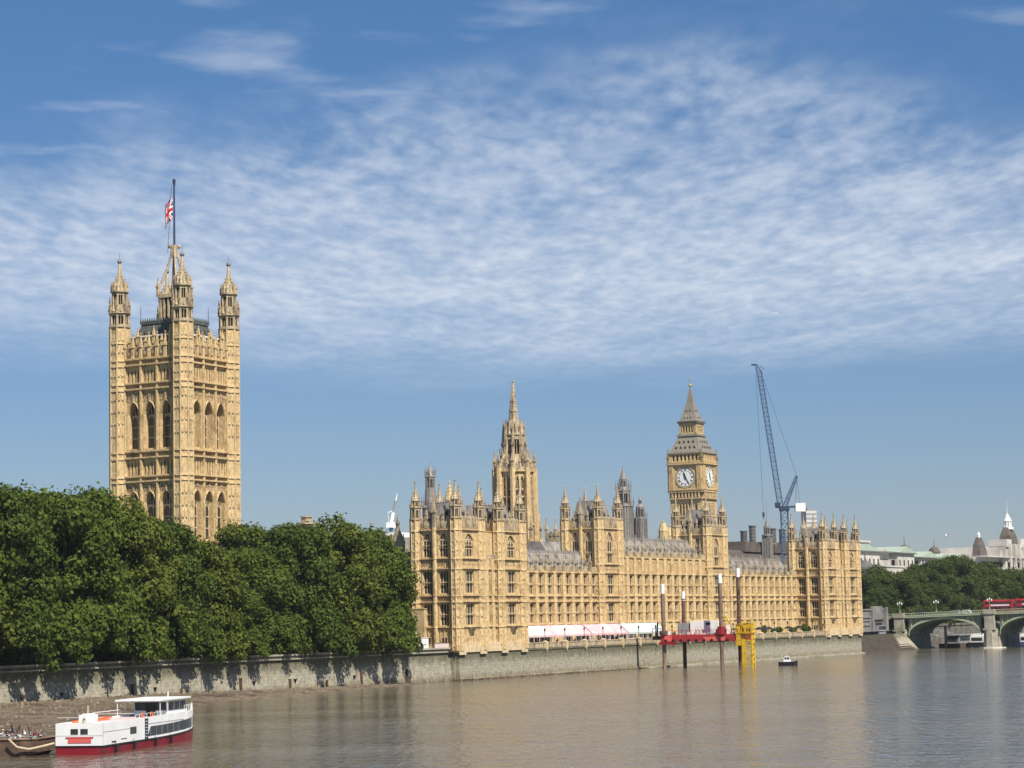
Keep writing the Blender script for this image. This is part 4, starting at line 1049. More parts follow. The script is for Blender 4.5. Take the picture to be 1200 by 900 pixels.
# ------------------------------------------------------------------ octagonal spire
def spire_tower():
    w = wor(145, 62.5)
    t = thing('spire_tower', 'slender octagonal stone spire rising behind the palace between pavilion and front tower', 'spire', 145, 63.5, 0)
    mb = MB(); R = 5.55
    mb.prism(0, 0, 20, 56.5, R * .86)
    mb.prism(0, 0, 20, 40.5, R * 1.02, R * .98)
    for i in range(8):
        a0 = pi / 8 + i * pi / 4; a1 = a0 + pi / 4; am = (a0 + a1) / 2
        p0 = Vector((R * cos(a0), R * sin(a0))); p1 = Vector((R * cos(a1), R * sin(a1)))
        # face frame, outward
        ex = (p1 - p0); ln = ex.length; ex.normalize()
        F = Fr(p0.x, p0.y, 0); F.ux, F.uy = ex.x, ex.y; F.ix, F.iy = -cos(am), -sin(am); F.r = atan2(ex.y, ex.x)
        w2 = .86
        c1, c2 = ln * .3, ln * .7
        for u in (0.0, ln / 2 - .28, ln - .8):
            mb.fbox(F, u, u + (.56 if 0 < u < ln - .9 else .8), -.8, 0, 40.5, 56.0)
        for c in (ln * .335, ln * .665):
            mb.spandrel(F, c - .5, c + .5, 53.3, 54.8, 56, -.8, -.05, 4)
            mb.fbox(F, c - .5, c + .5, -.8, -.1, 48.6, 49.0)
            window(t, F, c, 41.2, 1.0, 13.6, 1, 3, True, d=-.7)
        string(mb, F, 0, ln, 40.6, .5, .5); string(mb, F, 0, ln, 56.2, .5, .6)
        parapet(mb, F, 0, ln, 56.3, 58.6, .9, 1)
        # corner buttress with set-offs, flying up to a pinnacle
        for (rr_, z0, z1, w_) in ((R * 1.10, 20, 44, 1.05), (R * 1.06, 44, 57.2, .85)):
            mb.prism(rr_ * cos(a0), rr_ * sin(a0), z0, z1, w_, n=6, rot=a0)
        mb.prism(R * 1.28 * cos(a0), R * 1.28 * sin(a0), 20, 36.5, .9, n=4, rot=a0); pinnacle(mb, R * 1.28 * cos(a0), R * 1.28 * sin(a0), 36, 7.5, 1.0, 1)
        pinnacle(mb, R * 1.06 * cos(a0), R * 1.06 * sin(a0), 56.5, 6.2, .95, 1)
        mb.tube((R * 1.0 * cos(a0), R * 1.0 * sin(a0), 58.2), (R * .56 * cos(a0), R * .56 * sin(a0), 61.8), .3, 5, 1)
        pinnacle(mb, R * .78 * cos(a0), R * .78 * sin(a0), 57, 6.4, .7, 1)
        pinnacle(mb, R * .60 * cos(a0), R * .60 * sin(a0), 60, 9.5, .75, 1)
        pinnacle(mb, R * .9 * cos(am), R * .9 * sin(am), 57.2, 3.6, .6, 1)
    mb.prism(0, 0, 56.3, 60.6, R * .82, R * .55, m=1)
    lantern(mb, 0, 0, R * .54, 60.6, 67.0, m=1, mv=2, post=.12)
    mb.prism(0, 0, 67, 67.5, R * .6, m=1)
    for i in range(8):
        a = i * pi / 4
        mb.prism(R * .46 * cos(a), R * .46 * sin(a), 67.3, 71.6, .75, .05, 4, rot=a, m=1)
        a += pi / 8; pinnacle(mb, R * .54 * cos(a), R * .54 * sin(a), 67.3, 4.6, .55, 1)
    mb.prism(0, 0, 67.5, 71.5, R * .46, R * .27, m=1)
    mb.prism(0, 0, 71.5, 82.4, R * .26, R * .05, m=1)
    for z in (74, 77): mb.prism(0, 0, z, z + .35, R * .26 * (82.4 - z) / 10.9 + .28, m=1)
    crockets(mb, 0, 0, 71.8, 81.6, R * .26, R * .06, 8, 9, 1, .16)
    finial(mb, 0, 0, 82.2, 2.2, .45, 1)
    mb.build('wall', [STONE, WEATH, VOID], t)
spire_tower()

# ------------------------------------------------------------------ clock tower
def clock_tower():
    A = 12.0
    t = thing('clock_tower', 'gothic clock tower with white dials and a tapering grey spire', 'clock tower', 281.06, 63.2, 0)
    mb = MB(); cv = On(mb, 2)
    mb.box(.5, A - .5, .5, A - .5, ZB, 70)
    Fs = [(Fr(0, 0, 0), 1), (Fr(0, A, -90), 1), (Fr(A, 0, 90), 0), (Fr(A, A, 180), 0)]
    for F, vis in Fs:
        mb.fbox(F, 0, 1.8, -.6, 0.15, ZB, 53.8); mb.fbox(F, A - 1.8, A, -.6, .15, ZB, 53.8)
        n = 7; u0 = 1.9; p = (A - 3.8) / n
        for i in range(n + 1):
            mb.fbox(F, u0 + p * i - .22, u0 + p * i + .22, -.6, 0.05, ZB, 52.2)
        for z in (18, 26, 33.3, 40.8, 47.5):
            mb.fbox(F, 1.8, A - 1.8, -.6, -.05, z - .5, z + .5); string(mb, F, 0, A, z, .3, .25)
        for i in range(n):
            c = u0 + p * (i + .5)
            for z in (25, 32.3, 39.8, 46.5, 52.0): mb.spandrel(F, c - p * .32, c + p * .32, z - .9, z - .2, z + .6, -.6, -.06, 3)
            mb.fbox(F, c - p * .3, c + p * .3, -.62, -.42, ZB, 52.4, 1)
        mb.fbox(F, 0, A, -.6, 0.1, 52.2, 53.6)
        # corbelled stage under the dials
        string(mb, F, -.2, A + .2, 53.8, .6, .75)
        for i in range(9):
            u = 1.0 + (A - 2.0) * i / 8
            mb.fbox(F, u - .28, u + .28, -.4, .75, 54.2, 56.0)
            mb.fbox(F, u + .28, u + .28 + (A - 2) / 8 - .56, -.5, -.1, 54.2, 56.0, 1) if i < 8 else None
        mb.fbox(F, -.3, A + .3, -.5, .9, 56.0, 56.9); string(mb, F, -.5, A + .5, 56.8, .4, 1.1)
        # clock storey
        mb.fbox(F, -.3, 1.7, -.5, .8, 56.9, 65.6); mb.fbox(F, A - 1.7, A + .3, -.5, .8, 56.9, 65.6)
        mb.fbox(F, 1.7, A - 1.7, -.5, .35, 56.9, 65.6)
        cv.fbox(F, 1.7, A - 1.7, .35, .55, 56.9, 57.5); cv.fbox(F, 1.7, A - 1.7, .35, .55, 65.0, 65.6)
        cv.fbox(F, 1.7, 2.1, .35, .55, 57.5, 65.0); cv.fbox(F, A - 2.1, A - 1.7, .35, .55, 57.5, 65.0)
        for su in (2.6, A - 2.6):
            for sz in (58.0, 64.5): cv.fbox(F, su - .45, su + .45, .35, .5, sz - .45, sz + .45)
        for k in range(3):
            mb.fbox(F, .0 + k * .6, .25 + k * .6, .8, .95, 57.2, 65.2); mb.fbox(F, A - .25 - k * .6, A - k * .6, .8, .95, 57.2, 65.2)
        string(mb, F, -.6, A + .6, 65.8, .5, 1.15); panel_band(cv, F, 0, A, 66.1, 66.9, .7, .9)
        mb.fbox(F, -.2, A + .2, -.5, .75, 65.9, 67.0)
        # belfry arcade
        for i in range(8):
            u = .9 + (A - 1.8) * i / 7
            mb.fbox(F, u - .34, u + .34, -.6, .35, 67.0, 69.6)
            if i < 7:
                c = u + (A - 1.8) / 14
                mb.spandrel(F, c - .4, c + .4, 68.7, 69.3, 69.6, -.5, .25, 3)
                mb.fbox(F, c - .45, c + .45, -.6, -.4, 67.0, 69.6, 1)
        mb.fbox(F, -.1, .9, -.6, .35, 67, 69.6); mb.fbox(F, A - .9, A + .1, -.6, .35, 67, 69.6)
        for u in (-.4, A + .4): pinnacle(cv, *F.p(u, .4, 0)[:2], 65.5, 6.0, .9)
    mb.build('wall', [STONE, VOID, GILT], t)
    # dials on the two faces that the photo shows and on the two others
    for F, vis in Fs:
        c = A / 2; zc = 61.25; R = 3.45
        d = MB()
        def disc(r0, r1, dd, th, n=40, m=0):
            for i in range(n):
                a0 = 2 * pi * i / n; a1 = 2 * pi * (i + 1) / n
                P = lambda r, a, q: F.p(c + r * sin(a), q, zc + r * cos(a))
                d.hexa([P(r0, a0, dd), P(r1, a0, dd), P(r1, a1, dd), P(r0, a1, dd), P(r0, a0, dd + th), P(r1, a0, dd + th), P(r1, a1, dd + th), P(r0, a1, dd + th)], m)
        disc(0.02, R, .40, .08, 40, 0)
        disc(R, R + .28, .36, .3, 40, 1); disc(R * .955, R * .985, .48, .03, 40, 2)
        disc(R * .64, R * .665, .48, .03, 40, 2); 
        for i in range(60):
            a = 2 * pi * i / 60
            if i % 5 == 0: continue
            P = lambda r, w, q: F.p(c + r * sin(a) + w * cos(a), q, zc + r * cos(a) - w * sin(a))
            d.hexa([P(R * .88, -.04, .48), P(R * .955, -.04, .48), P(R * .955, .04, .48), P(R * .88, .04, .48), P(R * .88, -.04, .51), P(R * .955, -.04, .51), P(R * .955, .04, .51), P(R * .88, .04, .51)], 2)
        # roman numerals
        num = ['XII', 'I', 'II', 'III', 'IV', 'V', 'VI', 'VII', 'VIII', 'IX', 'X', 'XI']
        for i, s_ in enumerate(num):
            a = 2 * pi * i / 12
            def P(x, y, q): return F.p(c + (R * .78 + y) * sin(a) + x * cos(a), q, zc + (R * .78 + y) * cos(a) - x * sin(a))
            def bar(x0, y0, x1, y1, w=.055):
                v = Vector((x1 - x0, y1 - y0)); v.normalize(); nn = Vector((-v.y, v.x)) * w
                pts = [(x0 + nn.x, y0 + nn.y), (x0 - nn.x, y0 - nn.y), (x1 - nn.x, y1 - nn.y), (x1 + nn.x, y1 + nn.y)]
                d.hexa([P(x, y, .48) for x, y in pts] + [P(x, y, .515) for x, y in pts], 2)
            wd = {'I': .17, 'V': .36, 'X': .36}; tot = sum(wd[q] for q in s_); x = -tot / 2; h = .36
            for q in s_:
                if q == 'I': bar(x + .085, -h, x + .085, h)
                elif q == 'V': bar(x + .05, h, x + .18, -h); bar(x + .31, h, x + .18, -h, .035)
                else: bar(x + .05, h, x + .31, -h); bar(x + .31, h, x + .05, -h, .035)
                x += wd[q]
        o = d.build('dial', [OPAL, GILT, NAVYI], t)
        # hands : 11.25
        hm = 25.0; hh = 11 + hm / 60
        for ang, ln, w in ((2 * pi * hm / 60, 3.1, .17), (2 * pi * hh / 12, 2.05, .3)):
            h = MB()
            P = lambda r, w_, q: F.p(c + r * sin(ang) + w_ * cos(ang), q, zc + r * cos(ang) - w_ * sin(ang))
            q0 = .54 if ln > 3 else .6
            h.hexa([P(-.7, -w * 1.2, q0), P(-.7, w * 1.2, q0), P(ln * .6, w, q0), P(ln * .6, -w, q0), P(-.7, -w * 1.2, q0 + .04), P(-.7, w * 1.2, q0 + .04), P(ln * .6, w, q0 + .04), P(ln * .6, -w, q0 + .04)])
            h.hexa([P(ln * .6, -w, q0), P(ln * .6, w, q0), P(ln, .03, q0), P(ln, -.03, q0), P(ln * .6, -w, q0 + .04), P(ln * .6, w, q0 + .04), P(ln, .03, q0 + .04), P(ln, -.03, q0 + .04)])
            h.build('hand', NAVYI, o)
    # iron roof
    rf = MB(); c = A / 2; q = pi / 4; k = sqrt(2)
    rf.prism(c, c, 69.6, 70.2, (c + .75) * k, (c + .6) * k, 4, q)
    rf.prism(c, c, 70.2, 73.0, (c + .2) * k, 4.7 * k, 4, q); rf.prism(c, c, 73.0, 75.8, 4.7 * k, 3.55 * k, 4, q)
    for (zz, hw, n) in ((71.2, 5.55, 5), (73.2, 4.5, 4)):
        for sgn in range(4):
            F = Fr(c, c, sgn * 90)
            for i in range(n):
                u = (i - (n - 1) / 2) * hw * 1.55 / n
                rf.fbox(F, u - .3, u + .3, hw - .9, hw + .1, zz - .1, zz + .75)
                rf.fbox(F, u - .2, u + .2, hw + .1, hw + .13, zz, zz + .6, 1)
                rf.hexa([F.p(u - .42, hw - .9, zz + .75), F.p(u + .42, hw - .9, zz + .75), F.p(u + .42, hw + .2, zz + .75), F.p(u - .42, hw + .2, zz + .75), F.p(u - .03, hw - .9, zz + 1.3), F.p(u + .03, hw - .9, zz + 1.3), F.p(u + .03, hw + .2, zz + 1.3), F.p(u - .03, hw + .2, zz + 1.3)])
    rf.prism(c, c, 75.8, 76.5, 4.0 * k, 3.9 * k, 4, q)
    rf.build('lower_roof', [LANT, VOID], t)
    ln = MB()
    ln.box(c - 2.7, c + 2.7, c - 2.7, c + 2.7, 76.5, 80.2, 1)
    for sgn in range(4):
        F = Fr(c, c, sgn * 90)
        for i in range(7):
            u = -3.1 + 6.2 * i / 6
            ln.fbox(F, u - .2, u + .2, 2.6, 3.2, 76.5, 80.2)
        ln.fbox(F, -3.3, 3.3, 2.5, 3.25, 79.4, 80.3); ln.fbox(F, -3.3, 3.3, 2.5, 3.25, 76.5, 77.1)
    ln.build('lantern_stage', [GILT, VOID], t)
    sp = MB()
    sp.prism(c, c, 80.3, 81.1, 3.6 * k, 3.9 * k, 4, q); sp.prism(c, c, 81.1, 83.8, 3.35 * k, 2.2 * k, 4, q)
    sp.prism(c, c, 83.8, 87.6, 2.2 * k, 1.15 * k, 4, q); sp.prism(c, c, 87.6, 93.2, 1.15 * k, .2, 4, q)
    for sgn in range(4):
        F = Fr(c, c, sgn * 90)
        for zz, hw, n in ((82.0, 2.85, 3), (84.6, 1.95, 2)):
            for i in range(n):
                u = (i - (n - 1) / 2) * 1.15
                sp.fbox(F, u - .22, u + .22, hw - .6, hw + .12, zz, zz + .6); sp.fbox(F, u - .14, u + .14, hw + .12, hw + .15, zz + .05, zz + .5, 1)
    crockets(sp, c, c, 82, 92.6, 3.0 * k, .3, 4, 10, 0, .16)
    sp.build('spire', [LANT, VOID], t)
    fn = MB(); fn.ball((c, c, 93.9), .62, 8, 5); fn.prism(c, c, 94.3, 97.0, .16, .05, 6); fn.ball((c, c, 95.6), .34, 6, 4); fn.box(c - .5, c + .5, c - .06, c + .06, 96.1, 96.3)
    fn.build('finial', GOLD, t)
clock_tower()

# ------------------------------------------------------------------ trees
def crown_mesh(seed, m, R=10.0, H=26.0, nb=100, per=420, leaf=0.40):
    rn = np.random.RandomState(seed)
    cen = []; rad = []
    for i in range(nb):
        u = rn.rand() * 2 * pi; v = rn.uniform(-1.0, 1.0)
        sh = rn.uniform(.62, .92) if i < nb * .8 else rn.uniform(.2, .6)
        rr = sqrt(max(0, 1 - abs(v) ** 2.2)) if v > 0 else (1.0 - .16 * abs(v) ** 2)
        cen.append((R * sh * rr * cos(u), R * sh * rr * sin(u), H * .5 + H * .47 * v * (.9 if v > 0 else 1.0)))
        rad.append(rn.uniform(1.1, 3.3))
    for i in range(15):                                   # low drooping boughs
        u = rn.rand() * 2 * pi; sh = rn.uniform(.75, 1.16); z = H * rn.uniform(.0, .15)
        for k in range(3):
            cen.append((R * (sh - .1 * k) * cos(u + .05 * k), R * (sh - .1 * k) * sin(u + .05 * k), z + 1.9 * k)); rad.append(rn.uniform(1.0, 1.5) + .35 * k)
    nb = len(cen)
    cen = np.array(cen); rad = np.array(rad)
    P = []; Nn = []
    for c, r in zip(cen, rad):
        n = int(per * (r / 2.4) ** 2)
        d = rn.randn(n, 3); d /= np.linalg.norm(d, axis=1)[:, None]
        lump = 1 + .36 * np.sin(d[:, 0] * 5 + c[0]) * np.sin(d[:, 1] * 5 + c[1]) * np.sin(d[:, 2] * 4 + c[2])
        rr = r * lump * rn.uniform(.66, 1.16, n)
        p = c + d * rr[:, None] * np.array([1.0, 1.0, .8])
        P.append(p); Nn.append(d)
    # loose sprays that break the outline and hang below
    n = 1500
    d = rn.randn(n, 3); d /= np.linalg.norm(d, axis=1)[:, None]
    k = rn.randint(0, nb, n)
    P.append(cen[k] + d * (rad[k] * rn.uniform(1.0, 1.45, n))[:, None] * np.array([1, 1, .9])); Nn.append(d)
    P = np.concatenate(P); Nn = np.concatenate(Nn); n = len(P)
    nrm = Nn + rn.randn(n, 3) * .55 + np.array([0, 0, .25]); nrm /= np.linalg.norm(nrm, axis=1)[:, None]
    a = np.cross(nrm, rn.randn(n, 3)); a /= np.linalg.norm(a, axis=1)[:, None]; b = np.cross(nrm, a)
    s1 = (leaf * rn.uniform(.5, 1.15, n))[:, None]; s2 = s1 * rn.uniform(.5, .9, n)[:, None]
    bend = nrm * (leaf * .18)
    V = np.stack([P - a * s1, P - b * s2 + bend, P + a * s1, P + b * s2 + bend], 1).reshape(-1, 3)
    me = bpy.data.meshes.new('crown'); me.vertices.add(4 * n); me.vertices.foreach_set('co', V.astype(np.float32).ravel())
    me.loops.add(4 * n); me.loops.foreach_set('vertex_index', np.arange(4 * n, dtype=np.int32))
    me.polygons.add(n); me.polygons.foreach_set('loop_start', np.arange(0, 4 * n, 4, dtype=np.int32))
    try: me.polygons.foreach_set('loop_total', np.full(n, 4, dtype=np.int32))
    except Exception: pass
    me.update(); me.validate(); me.materials.append(m)
    return me
def darker(me, m):
    c = me.copy(); c.materials[0] = m; return c
def trunk_mesh(seed, H=26.0):
    rn = random.Random(seed); mb = MB()
    p = Vector((0, 0, -6)); r = .75
    for i in range(6):
        q = p + Vector((rn.uniform(-.5, .5), rn.uniform(-.5, .5), 3.2)); mb.tube(p, q, r, 8, r2=r * .86); p = q; r *= .86
        if i >= 1:
            for k in range(2):
                a = rn.uniform(0, 6.3); e = p + Vector((cos(a) * rn.uniform(2, 3.5), sin(a) * rn.uniform(2, 3.5), rn.uniform(1.5, 3)))
                mb.tube(p, e, r * .5, 6, r2=r * .25)
                e2 = e + Vector((cos(a + .5) * 1.3, sin(a + .5) * 1.3, 1.3)); mb.tube(e, e2, r * .25, 5, r2=.06)
    return mb.mesh('trunk', BARK)
CROWNS = [crown_mesh(11, LEAF[0]), crown_mesh(23, LEAF[1]), crown_mesh(37, LEAF[2]), crown_mesh(41, LEAF[0], nb=90), crown_mesh(53, LEAF[1], nb=108)]
LEAF_FAR = [leafmat('far_leaves', (0.044, 0.070, 0.018), (0.100, 0.130, 0.038)), leafmat('far_leaves_olive', (0.052, 0.074, 0.018), (0.120, 0.142, 0.040))]
FAR_CROWNS = [darker(c, LEAF_FAR[i % 2]) for i, c in enumerate(CROWNS)]
TRUNKS = [trunk_mesh(1), trunk_mesh(2), trunk_mesh(3)]
def tree(s, t, top, rad, base, k, label, group, name='plane_tree', rot=None):
    o = thing(name, label, 'tree', s, t, 6.6, 0, group)
    H = top - base
    c = link('crown', (FAR_CROWNS if name == 'embankment_tree' else CROWNS)[k % 5], o); c.location = (0, 0, base - 6.6); c.scale = (rad / 10.0, rad / 10.0, H / 26.0)
    c.rotation_euler = (0, 0, rot if rot is not None else (k * 1.7 + s) % 6.28)
    tr = link('trunk', TRUNKS[k % 3], o); tr.location = (0, 0, 6.0); f = (base - 6.6 + H * .62) / 19.0
    tr.scale = (f, f, f); tr.location = (0, 0, 6 * f)
    return o
GP = 'plane trees along the park river wall'
park = [
 (-172, 6.5, 38, 11.5, 7.2, 0, 'leafy plane tree cut off by the left edge of the photograph'),
 (-158, 6.5, 37.0, 11.5, 7.4, 1, 'dense plane tree at the far left above the deeply shaded stretch of river wall'),
 (-145, 7, 38.4, 11.0, 7.2, 2, 'tallest left-hand plane tree, directly above the moored barge of scrap'),
 (-132, 6.5, 38.0, 11, 7.6, 3, 'broad plane tree on the wall above the stern of the white passenger boat'),
 (-120, 7, 38.0, 10.5, 7.2, 0, 'tall plane tree whose top stands just left of the square tower'),
 (-108, 6.5, 36.0, 10, 7.5, 1, 'plane tree in front of the left corner turret of the square tower'),
 (-98, 7, 33.5, 9.2, 7.4, 2, 'rounded plane tree below the left-hand window row of the square tower'),
 (-88, 6.5, 30.0, 8.2, 7.2, 4, 'plane tree under the near corner turret of the square tower'),
 (-78, 6.5, 22.5, 7, 7.4, 3, 'low plane tree filling the dip in the tree line under the square tower'),
 (-66.5, 8.5, 28.5, 8.4, 7.4, 0, 'plane tree just right of the square tower'),
 (-54, 7.5, 34.0, 10.0, 7.2, 2, 'big dark plane tree left of the stone stair turret that peeps over the leaves'),
 (-41, 6.5, 34.8, 10.5, 7.6, 1, 'full plane tree in front of the stone stair turret that peeps over the leaves'),
 (-28, 7, 33.5, 10.0, 7.2, 3, 'wide plane tree right of the stair turret, above the triple tongue of wall shadow'),
 (-21, 8, 27.8, 7.8, 7.5, 4, 'yellowish plane tree second from the end of the row beside the palace'),
 (-13.5, 11.0, 22.5, 5.4, 11.8, 0, 'small end plane tree whose leaves overlap the southern corner of the palace'),
 (-152, 30, 37.5, 11, 9, 4, 'plane tree of the back row rising behind the tallest left-hand trees'),
 (-128, 31, 38.0, 11, 9, 1, 'back row plane tree showing its top left of the square tower'),
 (-110, 30, 32, 9, 9, 0, 'back row plane tree at the foot of the square tower'),
 (-58, 29, 29.5, 8.5, 9, 2, 'back row plane tree right of the square tower, seen between front crowns'),
 (-38, 30, 35.0, 10, 9, 4, 'back row plane tree beside the stone stair turret'),
 (-19, 29, 29.0, 8.0, 9, 1, 'back row plane tree below the white roof cabins'),
]
for r in park: tree(*r, GP)
GE = 'trees on the far embankment behind the bridge'
far = [
 (329, 19, 21.5, 5.5, 7.5, 2, 'low shrubby tree tucked against the northern end of the palace'),
 (341, 22, 27.0, 8.0, 8.0, 0, 'tree behind the grey stair building beside the palace end'),
 (357, 20, 27.8, 8.0, 8.0, 3, 'round tree above the left abutment of the bridge'),
 (374, 21, 28.8, 8.5, 8.0, 1, 'tree standing over the first bridge arch, left of its crown'),
 (391, 20, 30.0, 8.5, 8.0, 2, 'dark tree over the crown of the first bridge arch'),
 (409, 22, 33.0, 9.5, 8.5, 4, 'tree left of the highest far tree, in front of the green copper roofs'),
 (427, 21, 35.0, 10.0, 8.5, 0, 'highest of the far trees, above the first bridge pier'),
 (447, 22, 34.5, 10.0, 8.5, 1, 'broad tree just left of the red buses'),
 (469, 21, 33.2, 9.5, 8.5, 3, 'tree behind the first red bus'),
 (489, 22, 31.2, 9.5, 8.5, 4, 'yellow green tree behind the second red bus'),
 (511, 21, 30.5, 9.5, 8.5, 1, 'tree at the right edge in front of the domed white building'),
 (533, 22, 31.0, 10.0, 8.5, 0, 'tree cut off by the right edge of the photograph'),
]
for r in far: tree(*r, GE, name='embankment_tree')
for i, (s_, t_, top) in enumerate(((400, 42, 31), (455, 44, 33), (500, 44, 31.5))):
    tree(s_, t_, top, 10, 9, i + 1, ['back row tree seen through gaps over the first arch', 'back row tree rising behind the highest far tree', 'back row tree behind the second red bus'][i], GE, name='embankment_tree')

# ------------------------------------------------------------------ bridge, stairs, buses
def bridge():
    t = thing('arch_bridge', 'pale green iron arch bridge on stone piers at the right', 'bridge', 325.8, 0, 0)
    WDT = 26.0
    def deckz(y): return 11.2 + 1.7 * (1 - ((y + 118) / 130.0) ** 2)
    piers = [(-26.6, -20.7), (-60, -54), (-96, -90), (-133, -127)]
    spans = [(-20.7, 5.9), (-54, -26.6), (-90, -60), (-127, -96)]
    pr = MB()
    for (a, b) in piers + [(5.9, 11.5)]:
        pr.hexa([(0, a, -2), (WDT, a, -2), (WDT, b, -2), (0, b, -2), (0, a + .5, 6.2), (WDT, a + .5, 6.2), (WDT, b - .5, 6.2), (0, b - .5, 6.2)])
        c = (a + b) / 2
        pr.prism(0, c, -2, 6.6, 2.75, 2.35, 8); pr.box(-1.6, 0.2, c - 1.7, c + 1.7, 6.6, deckz(c) - .3); pr.box(-2.2, .3, c - 2.2, c + 2.2, 6.2, 6.8)
        pr.box(-1.9, .2, c - 2, c + 2, deckz(c) - .3, deckz(c) + 1.3); pr.cut()
    pr.build_each('pier', GRANITE, t)
    ft = MB()
    for (a, b) in piers + [(5.9, 11.5)]:
        c = (a + b) / 2; ft.prism(0, c, -.6, .38, 4.4, 4.2, 8); ft.box(0, WDT, a - 1.2, b + 1.2, -.6, .36); ft.cut()
    ft.build_each('pier_footing', PORT, t)
    for (a, b) in spans:
        ar = MB(); K = 22; c = (a + b) / 2; hw = (b - a) / 2; zs = 4.6; rise = deckz(c) - 1.5 - zs
        def zi(y): return zs + rise * sqrt(max(0, 1 - ((y - c) / (hw - .3)) ** 2)) ** .92
        ys = [c - (hw - .3) * cos(pi * i / K) for i in range(K + 1)]
        for j in range(7):                                   # seven ribs
            x = WDT * j / 6
            for y0, y1 in zip(ys, ys[1:]):
                z0, z1 = zi(y0), zi(y1); x0, x1 = (x - .3, x + .3)
                if j == 0: x0, x1 = -.45, .25
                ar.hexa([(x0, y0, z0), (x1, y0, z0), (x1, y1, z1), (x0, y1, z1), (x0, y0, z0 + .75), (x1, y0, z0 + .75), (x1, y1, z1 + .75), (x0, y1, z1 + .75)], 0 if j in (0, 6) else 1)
        for y0, y1 in zip(ys, ys[1:]):                       # soffit plating over the ribs
            z0, z1 = zi(y0) + .5, zi(y1) + .5
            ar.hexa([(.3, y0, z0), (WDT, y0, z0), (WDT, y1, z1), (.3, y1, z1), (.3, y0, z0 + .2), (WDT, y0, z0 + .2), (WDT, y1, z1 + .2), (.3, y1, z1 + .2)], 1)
        # spandrel: panelled infill with rings
        for y0, y1 in zip(ys, ys[1:]):
            z0, z1 = zi(y0) + .75, zi(y1) + .75; zt = min(deckz(y0), deckz(y1)) - .55
            if zt > max(z0, z1) + .02:
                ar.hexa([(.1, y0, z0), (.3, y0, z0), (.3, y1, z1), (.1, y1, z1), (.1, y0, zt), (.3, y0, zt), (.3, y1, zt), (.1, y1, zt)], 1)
        for sg in (-1, 1):
            for k in range(5):
                y = c + sg * (hw - 1.2 - k * 1.9); z0 = zi(y) + .75; zt = deckz(y) - .6
                if zt - z0 > .5:
                    ar.box(-.15, .12, y - .14, y + .14, z0, zt, 0)
                    r = min(.8, (zt - z0) * .4)
                    for i in range(10):
                        a0, a1 = 2 * pi * i / 10, 2 * pi * (i + 1) / 10; yc = y + sg * -.95; zc = zt - r - .05
                        if zc - r > zi(yc) + .6: ar.tube((0, yc + r * cos(a0), zc + r * sin(a0)), (0, yc + r * cos(a1), zc + r * sin(a1)), .1, 4, 0)
        ar.build('arch', [BRIDGE, BRIDGED], t)
    dk = MB(); pa = MB(); yy = [14 - 4.0 * i for i in range(70)]
    for a, b in zip(yy, yy[1:]):
        za, zb = deckz(a), deckz(b)
        if b < -250: break
        dk.hexa([(-.5, a, za - .6), (WDT + .5, a, za - .6), (WDT + .5, b, zb - .6), (-.5, b, zb - .6), (-.5, a, za), (WDT + .5, a, za), (WDT + .5, b, zb), (-.5, b, zb)])
        for x in (-.55, WDT + .2):
            pa.hexa([(x, a, za + .01), (x + .35, a, za + .01), (x + .35, b, zb + .01), (x, b, zb + .01), (x, a, za + .3), (x + .35, a, za + .3), (x + .35, b, zb + .3), (x, b, zb + .3)])
            pa.hexa([(x - .08, a, za + 1.0), (x + .43, a, za + 1.0), (x + .43, b, zb + 1.0), (x - .08, b, zb + 1.0), (x - .08, a, za + 1.2), (x + .43, a, za + 1.2), (x + .43, b, zb + 1.2), (x - .08, b, zb + 1.2)])
            for k in range(5):
                y = a + (b - a) * k / 5; pa.box(x + .05, x + .3, y - .28, y + .05, za + .2, za + 1.05)
        pa.hexa([(-.9, a, za - .55), (-.5, a, za - .55), (-.5, b, zb - .55), (-.9, b, zb - .55), (-.9, a, za - .15), (-.5, a, za - .15), (-.5, b, zb - .15), (-.9, b, zb - .15)])
    dk.build('deck', ASPH, t); pa.build('parapet', BRIDGE, t)
    # triple-lantern standards on the parapet
    first = None
    for y in (8.6, -4.6, -23.6, -40, -57, -75, -93):
        if first is None:
            first = thing('bridge_lamp', 'x', 'street lamp', 325.8, y, deckz(y) + 1.2, 0, 'lamp standards along the bridge parapet')
            mb = MB(); mb.prism(0, 0, 0, .9, .3, .16, 8); mb.prism(0, 0, .9, 3.3, .1, .07, 8); mb.tube((0, -.75, 2.9), (0, .75, 2.9), .05); mb.build('post', BRIDGED, first)
            for q, z in ((-.75, 2.95), (0, 3.35), (.75, 2.95)):
                g = MB(); g.prism(0, q, z, z + .5, .16, .24, 6); g.prism(0, q, z + .5, z + .8, .26, .03, 6); g.build('lantern', OPAL, first)
            o = first
        else:
            o = copy_tree(first)
        place(o, 325.8 + .0, y, deckz(y) + 1.2)
        o['label'] = {8.6: 'bridge lamp standard at the abutment nearest the palace', -4.6: 'bridge lamp standard over the crown of the first arch', -23.6: 'bridge lamp standard on the first river pier beside the buses'}.get(y, 'bridge lamp standard beyond the right edge of the photograph')
    return deckz
deckz = bridge()

